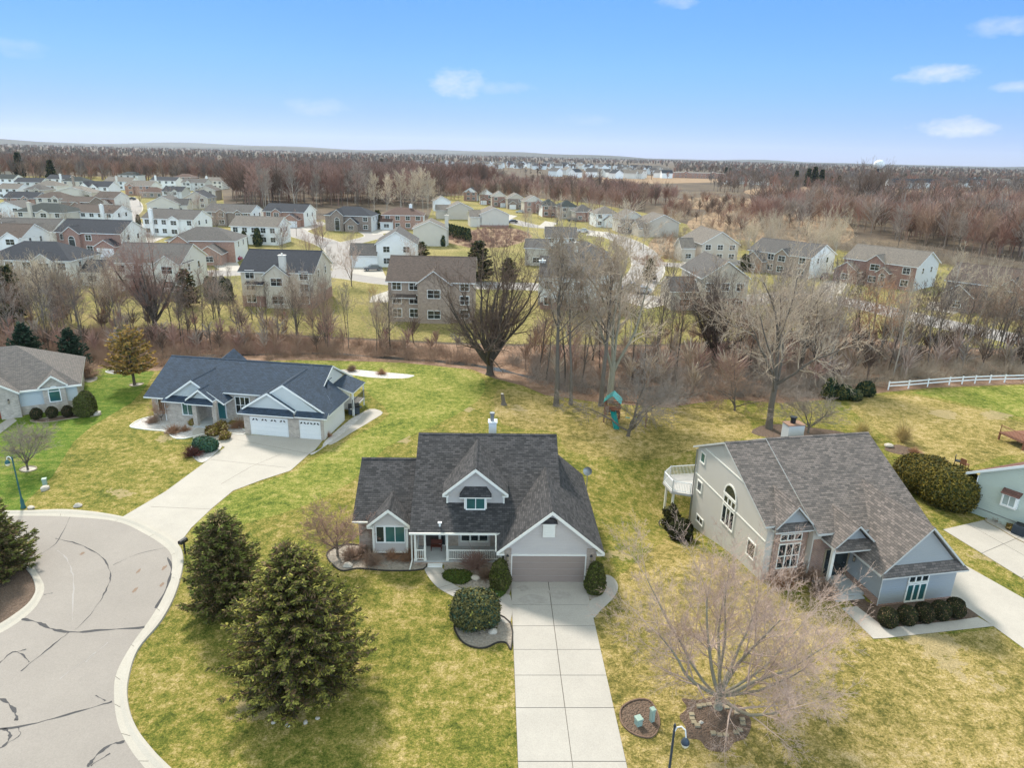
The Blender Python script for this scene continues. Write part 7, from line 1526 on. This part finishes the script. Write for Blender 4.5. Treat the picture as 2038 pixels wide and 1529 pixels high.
brush('undergrowth', [(875, 468), (1000, 450), (1062, 468), (1010, 492), (930, 494)], 260, (1, 2.4), 'twig_red', 8, 'reddish brush in the field behind the beige chimney house', .03, 16)
brush('undergrowth', [(1330, 402), (1420, 390), (1530, 398), (1660, 430), (1700, 470), (1600, 500), (1500, 480), (1370, 450)], 330, (1, 3), 'twig_tan', 9, 'tan scrub growing through the marsh', .04, 14)
def far_wood(name, polys, mats, seed, label, nseg=46, hr=(11, 17), kind='dec', wmin=.05):
    """a distant wood that reads as one mass; every tree still has trunk, limbs and twigs"""
    rg = np.random.default_rng(seed); rr = random.Random(seed); parts, MI = [], []
    for poly, n in polys:
        for (x, y, q) in sample(poly, n, rr):
            h = rr.uniform(*hr); dist = math.hypot(x, y); w0 = max(wmin, dist * .00020); RX = h * rr.uniform(.26, .42)
            if kind == 'dec':
                k = nseg; t = rg.uniform(.22, 1, k); a = rg.uniform(0, 6.28, k); z0 = h * (.15 + .6 * t * rg.uniform(.6, 1, k)); rad = RX * rg.uniform(.1, .75, k)
                P0 = np.stack([x + rad * .35 * np.cos(a), y + rad * .35 * np.sin(a), z0], 1); P1 = np.stack([x + rad * 1.35 * np.cos(a + rg.normal(0, .4, k)), y + rad * 1.35 * np.sin(a), np.minimum(z0 + h * rg.uniform(.12, .34, k), h * (1.02 - .35 * (rad / RX) ** 2))], 1)
                ww = w0 * rg.uniform(.5, 1.5, k); tk = (np.array([[x, y, 0.]]), np.array([[x + rg.normal(0, .3), y, h * .8]])); P0 = np.concatenate([P0, tk[0]]); P1 = np.concatenate([P1, tk[1]]); ww = np.append(ww, w0 * 2.2)
            else:
                k = nseg; t = rg.uniform(.05, .98, k); a = rg.uniform(0, 6.28, k); rad = RX * .62 * (1 - t) ** .8 + .2
                P0 = np.stack([x + rad * .2 * np.cos(a), y + rad * .2 * np.sin(a), h * t], 1); P1 = np.stack([x + rad * np.cos(a), y + rad * np.sin(a), h * t - .1 * h * (1 - t)], 1); ww = np.maximum(w0 * 1.6, .35 + .5 * (1 - t)) * rg.uniform(.7, 1.2, k)
            parts.append(ribbons(P0, P1, ww, rg)); MI.append(np.full(len(P0), rr.randrange(len(mats))))
    V, Q = join(parts); link(name, np_mesh(name, V, Q, mats, np.concatenate(MI)), None, label=label, cat='woodland', kind='stuff')
far_wood('creek_thicket', [([(-80, 618), (300, 640), (620, 664), (900, 690), (960, 712), (900, 712), (620, 704), (300, 712), (-80, 718)], 110)], ['twig_brown', 'twig_grey', 'twig_red', 'far_brown'], 31, 'brown leafless thicket of saplings along the left creek', 60, (2.5, 5))
far_wood('creek_thicket', [([(1000, 690), (1300, 676), (1500, 664), (1640, 660), (1640, 775), (1440, 785), (1280, 785), (1120, 770), (1020, 735)], 90)], ['twig_tan', 'twig_brown', 'twig_tan', 'twig_red'], 32, 'grey brown leafless thicket of saplings along the middle creek', 60, (3, 6.5))
far_wood('creek_thicket', [([(1640, 668), (1780, 690), (2120, 706), (2120, 742), (1900, 748), (1770, 760), (1640, 778)], 90)], ['twig_tan', 'twig_grey', 'twig_pink', 'far_brown'], 33, 'tan leafless thicket of saplings behind the white fence', 60, (3, 6))
far_wood('creek_thicket', [([(-80, 570), (140, 590), (260, 600), (300, 640), (120, 650), (-80, 650)], 35)], ['twig_grey', 'twig_brown', 'twig_tan'], 34, 'grey leafless thicket below the cream house at the left edge', 70, (4, 9))
far_wood('woodland', [([(1320, 445), (1480, 472), (1580, 458), (1520, 420), (1400, 396), (1330, 405)], 130)], ['far_brown', 'twig_brown', 'far_red', 'twig_tan'], 35, 'brown leafless thicket scattered over the marsh', 70, (5, 10))
def ring(r0, r1, a0=-42, a1=42): return [(r0, a0), (r1, a0), (r1, a1), (r0, a1)]
def pxof(x, y):
    v = Vector((x, y, -CZ)); z = v.dot(Fv); return 1019 + FPX * v.dot(Rv) / z, 764.5 - FPX * v.dot(Uv) / z
def sample_polar(n, r0, r1, rr, a0=-42, a1=42, pw=1.3):
    out = []
    for _ in range(n):
        u = rr.random(); r = r0 * (r1 / r0) ** u if pw == 0 else (r0 ** pw + u * (r1 ** pw - r0 ** pw)) ** (1 / pw); a = R(rr.uniform(a0, a1)); X, Y = r * math.sin(a), r * math.cos(a); q = pxof(X, Y)
        if rr.random() < .86 and ((970 < q[0] < 1345 and 327 < q[1] < 362) or (800 < q[0] < 985 and 326 < q[1] < 337) or (1340 < q[0] < 1450 and 345 < q[1] < 366)): continue
        out.append((X, Y, None))
    return out
_old = sample
def sample(poly, n, rng, mind=0.0, used=None):
    if len(poly) == 6 and poly[0] == 'polar': return sample_polar(n, poly[1], poly[2], rng, poly[3], poly[4], poly[5])
    return _old(poly, n, rng, mind, used)
far_wood('woodland', [([(452, 412), (866, 410), (880, 385), (1000, 376), (980, 366), (700, 372), (470, 384)], 420)], ['twig_red', 'far_brown', 'far_red'], 21, 'reddish bare wood behind the houses', 120, (19, 24))
far_wood('woodland', [([(-80, 352), (260, 358), (440, 366), (460, 352), (300, 338), (-80, 330)], 460)], ['far_brown', 'far_grey', 'far_red', 'twig_brown'], 22, 'brown bare wood behind the left houses', 90, (13, 20))
far_wood('woodland', [([(880, 400), (1060, 405), (1240, 425), (1350, 405), (1200, 372), (900, 368)], 330)], ['far_red', 'far_brown', 'twig_red'], 23, 'reddish bare wood behind the far row', 80, (11, 15))
far_wood('woodland', [([(1500, 455), (1680, 462), (2080, 530), (2080, 420), (1700, 398), (1500, 412)], 560)], ['twig_red', 'far_brown', 'twig_grey', 'far_red', 'twig_brown'], 24, 'reddish brown bare wood on the right', 110, (11, 17))
far_wood('woodland', [(('polar', 620, 1300, -42, -1, 1.2), 1500), (('polar', 900, 1500, 0, 24, 1.2), 350), (('polar', 620, 1400, 15, 42, 1.2), 1100), (('polar', 1300, 9000, -43, 43, 0), 5200)], ['far_brown', 'far_grey', 'far_brown', 'far_red', 'far_grey'], 25, 'bare woods stretching to the horizon', 40, (11, 18), wmin=.12)
far_wood('evergreen_woodland', [(('polar', 1100, 9000, -43, 43, 0), 900), (('polar', 1500, 3000, -40, -4, 1), 260)], ['nd_deep', 'nd_blue'], 26, 'dark evergreens scattered through the far woods', 30, (12, 19), 'con', .3)
# hills on the horizon
def hills(name, r, h, seed, mat_):
    rg = random.Random(seed); ph = [rg.uniform(0, 6) for _ in range(8)]; mb = MB(); n = 140; P = []
    for i in range(n + 1):
        a = R(-50 + 100 * i / n); z = h * (.28 + .12 * math.sin(a * 7 + ph[0]) + .14 * math.sin(a * 17 + ph[1]) + .07 * math.sin(a * 41 + ph[2]) - .35 * a)
        P.append((a, max(z, h * .1)))
    for (a0, z0), (a1, z1) in zip(P[:-1], P[1:]):
        f = lambda rr, a, z: (rr * math.sin(a), rr * math.cos(a), z)
        mb.poly([f(r * .86, a0, -2), f(r * .86, a1, -2), f(r, a1, z1), f(r, a0, z0)]); mb.poly([f(r, a0, z0), f(r, a1, z1), f(r * 1.2, a1, -2), f(r * 1.2, a0, -2)])
    mb.build(name, mat_, kind='structure')
MT['hill'] = ground_mat('wooded_hill', [(.3, (.03, .035, .03)), (.55, (.07, .065, .055)), (.7, (.12, .10, .085))], .008); hills('hills', 9500, 95, 4, 'hill'); hills('hills', 13500, 150, 9, 'hill')
# conifers and big things far off
fc = spruce_mesh('far_pine', 55, 17, 4.2, ['nd_deep', 'nd_dark', 'nd_deep', 'nd_dark'], [.5, .3, .1, .1], whorl=1.3, nb=8, spray=1.0, ln=1.1, wd=.5, start=.08, power=.7, tipmat=0)
for k, (px, py, s_) in enumerate(((1582, 372, 1.0), (1606, 372, 1.15), (1618, 372, 1.25), (1632, 373, 1.1), (1548, 366, .7), (1535, 366, .65), (1560, 367, .6), (1652, 374, .7), (1668, 373, .75), (1444, 352, .9), (1452, 352, .8), (1500, 360, .7), (106, 364, .9), (42, 352, 1.1), (1205, 352, .6), (1800, 362, .7), (1925, 360, .7), (760, 335, .9), (870, 338, .9))):
    x, y = T(px, py); place_tree(fc, x, y, s_, k, 'dark conifer in the clump above the right wood' if 1570 < px < 1640 else 'dark conifer standing in the far woods', 'dark conifers of the clump above the right wood' if 1570 < px < 1640 else 'dark conifers far off', name='conifer', cat='evergreen')
x, y = T(1745, 352.5); d_ = math.hypot(x, y)
WT = empty('water_tower', (x, y, 0), 0, label='white water tower with round tank on the horizon', cat='water tower')
hz = CZ + (G(1745, 328) - Vector((0, 0, CZ))).normalized().z * d_
k_ = d_ / FPX; mb = MB(); mb.lathe((0, 0, hz), [(0, 8.5 * k_ / 1), (4 * k_, 7.8 * k_), (7 * k_, 5.5 * k_), (8.6 * k_, 2 * k_), (8.6 * k_, -1 * k_), (6.5 * k_, -4 * k_), (3 * k_, -6 * k_)], 20); mb.build('tank', 'trim_w', WT, True)
mb = MB(); mb.lathe((0, 0, 0), [(3.4 * k_, 0), (2.0 * k_, hz * .25), (1.8 * k_, hz - 5.9 * k_), (3 * k_, hz - 5.7 * k_)], 14); mb.build('stem', 'ac', WT, True)
SH(1392, 355, 104, 18, 7.5, 1.5, -3, 'b_rust', 'b_rust', 'r_tan', 'h', [('fg', -20, 8, 1, 7.5, 2.5), ('fg', 20, 8, 1, 7.5, 2.5)], 'long red brick apartment building in the far fields', 2, 12, side_win=False)
for k, (px, py, wp) in enumerate(((1800, 374, 56), (1856, 374, 60), (1905, 372, 50))):
    SH(px, py, wp, 14, 6, 4.5, -4, 'w_grey', 'w_grey', 'r_navy', 'g', [], ['long dark roofed building, left one of three behind the right wood', 'long dark roofed building, middle one of three behind the right wood', 'long dark roofed building, right one of three behind the right wood'][k], 2, 6, win=False)
SH(1462, 366, 40, 14, 4, 4, -4, 'w_cream', 'w_cream', 'r_gray', 'g', [], 'low cream building left of the dark conifer clump', 1, 3, win=False); SH(1512, 368, 40, 14, 4, 4, 6, 'w_cream', 'w_cream', 'r_tan', 'g', [], 'low tan roofed building beside the dark conifer clump', 1, 3, win=False)
SH(12, 350, 30, 12, 4, 4, 0, 'w_cream', 'w_cream', 'r_red', 'h', [], 'house with orange red roof in the left wood', 1, 3, win=False)
# distant village: one pale house with its parts, copied
def tiny(wm, rm):
    Hh = empty('distant_house'); m1 = MB(); m1.prism([(-6, 0, 0), (-6, 10, 0), (-6, 10, 5.5), (-6, 5, 8.6), (-6, 0, 5.5)], (12, 0, 0)); m1.build('wall', wm, Hh)
    m2 = MB(); gable_x(m2, -6.5, 6.5, -.5, 10.5, 5.5, 9, .2, cap=False); m2.build('roof', [rm, 'trim_w'], Hh); return Hh
tp = [tiny('w_white', 'r_gray'), tiny('w_cream', 'r_tan'), tiny('w_white', 'r_navy')]; rr = random.Random(8); first = [True] * 3; nh = 0
for (poly, n) in (([(985, 336), (1130, 338), (1330, 350), (1330, 342), (1120, 328), (985, 328)], 80), ([(1080, 352), (1330, 360), (1340, 354), (1090, 346)], 16), ([(820, 332), (980, 336), (980, 328), (830, 326)], 22), ([(1930, 374), (2038, 376), (2038, 368), (1930, 366)], 8)):
    for (x, y, q) in sample(poly, n, rr):
        i = rr.randrange(3); o = tp[i] if first[i] else copy_tree(tp[i]); first[i] = False
        o.location = (x, y, 0); o.rotation_euler = (0, 0, rr.uniform(-1.2, 1.2)); o.scale = (1.25,) * 3; tag(o, 'tiny pale house in the distant village beyond the woods', 'house', 'distant village houses')

# ------------------------------------------------------------------ the air
if True:
    top = 330.0; mb = MB(); mb.box(-16500, 16500, -400, 16600, -6, top); hm = bpy.data.materials.new('haze'); hm.use_nodes = True; hm.node_tree.nodes.clear()
    ho = hm.node_tree.nodes.new('ShaderNodeOutputMaterial'); hv = hm.node_tree.nodes.new('ShaderNodeVolumePrincipled'); hm.node_tree.links.new(hv.outputs['Volume'], ho.inputs['Volume'])
    hv.inputs['Color'].default_value = (.80, .87, 1, 1); hv.inputs['Density'].default_value = .000032; hv.inputs['Anisotropy'].default_value = .3
    MT['haze'] = hm; mb.build('haze', 'haze', kind='stuff')

rngY = random.Random(5); LBY = 'small bare yard tree between the far houses'
for (poly, n) in (([(20, 400), (440, 400), (440, 470), (20, 470)], 20), ([(300, 470), (680, 480), (680, 560), (300, 545)], 8), ([(940, 410), (1290, 440), (1290, 480), (960, 450)], 8)):
    for (x, y, q) in sample(poly, n, rngY, 6):
        h = rngY.uniform(7, 11) / 10; place_tree(rngY.choice(PS_), x, y, (h, h, h), rngY.uniform(0, 6), LBY, 'small yard trees between the far houses', twig=rngY.choice(['twig_pink', 'twig_grey', 'twig_red']))
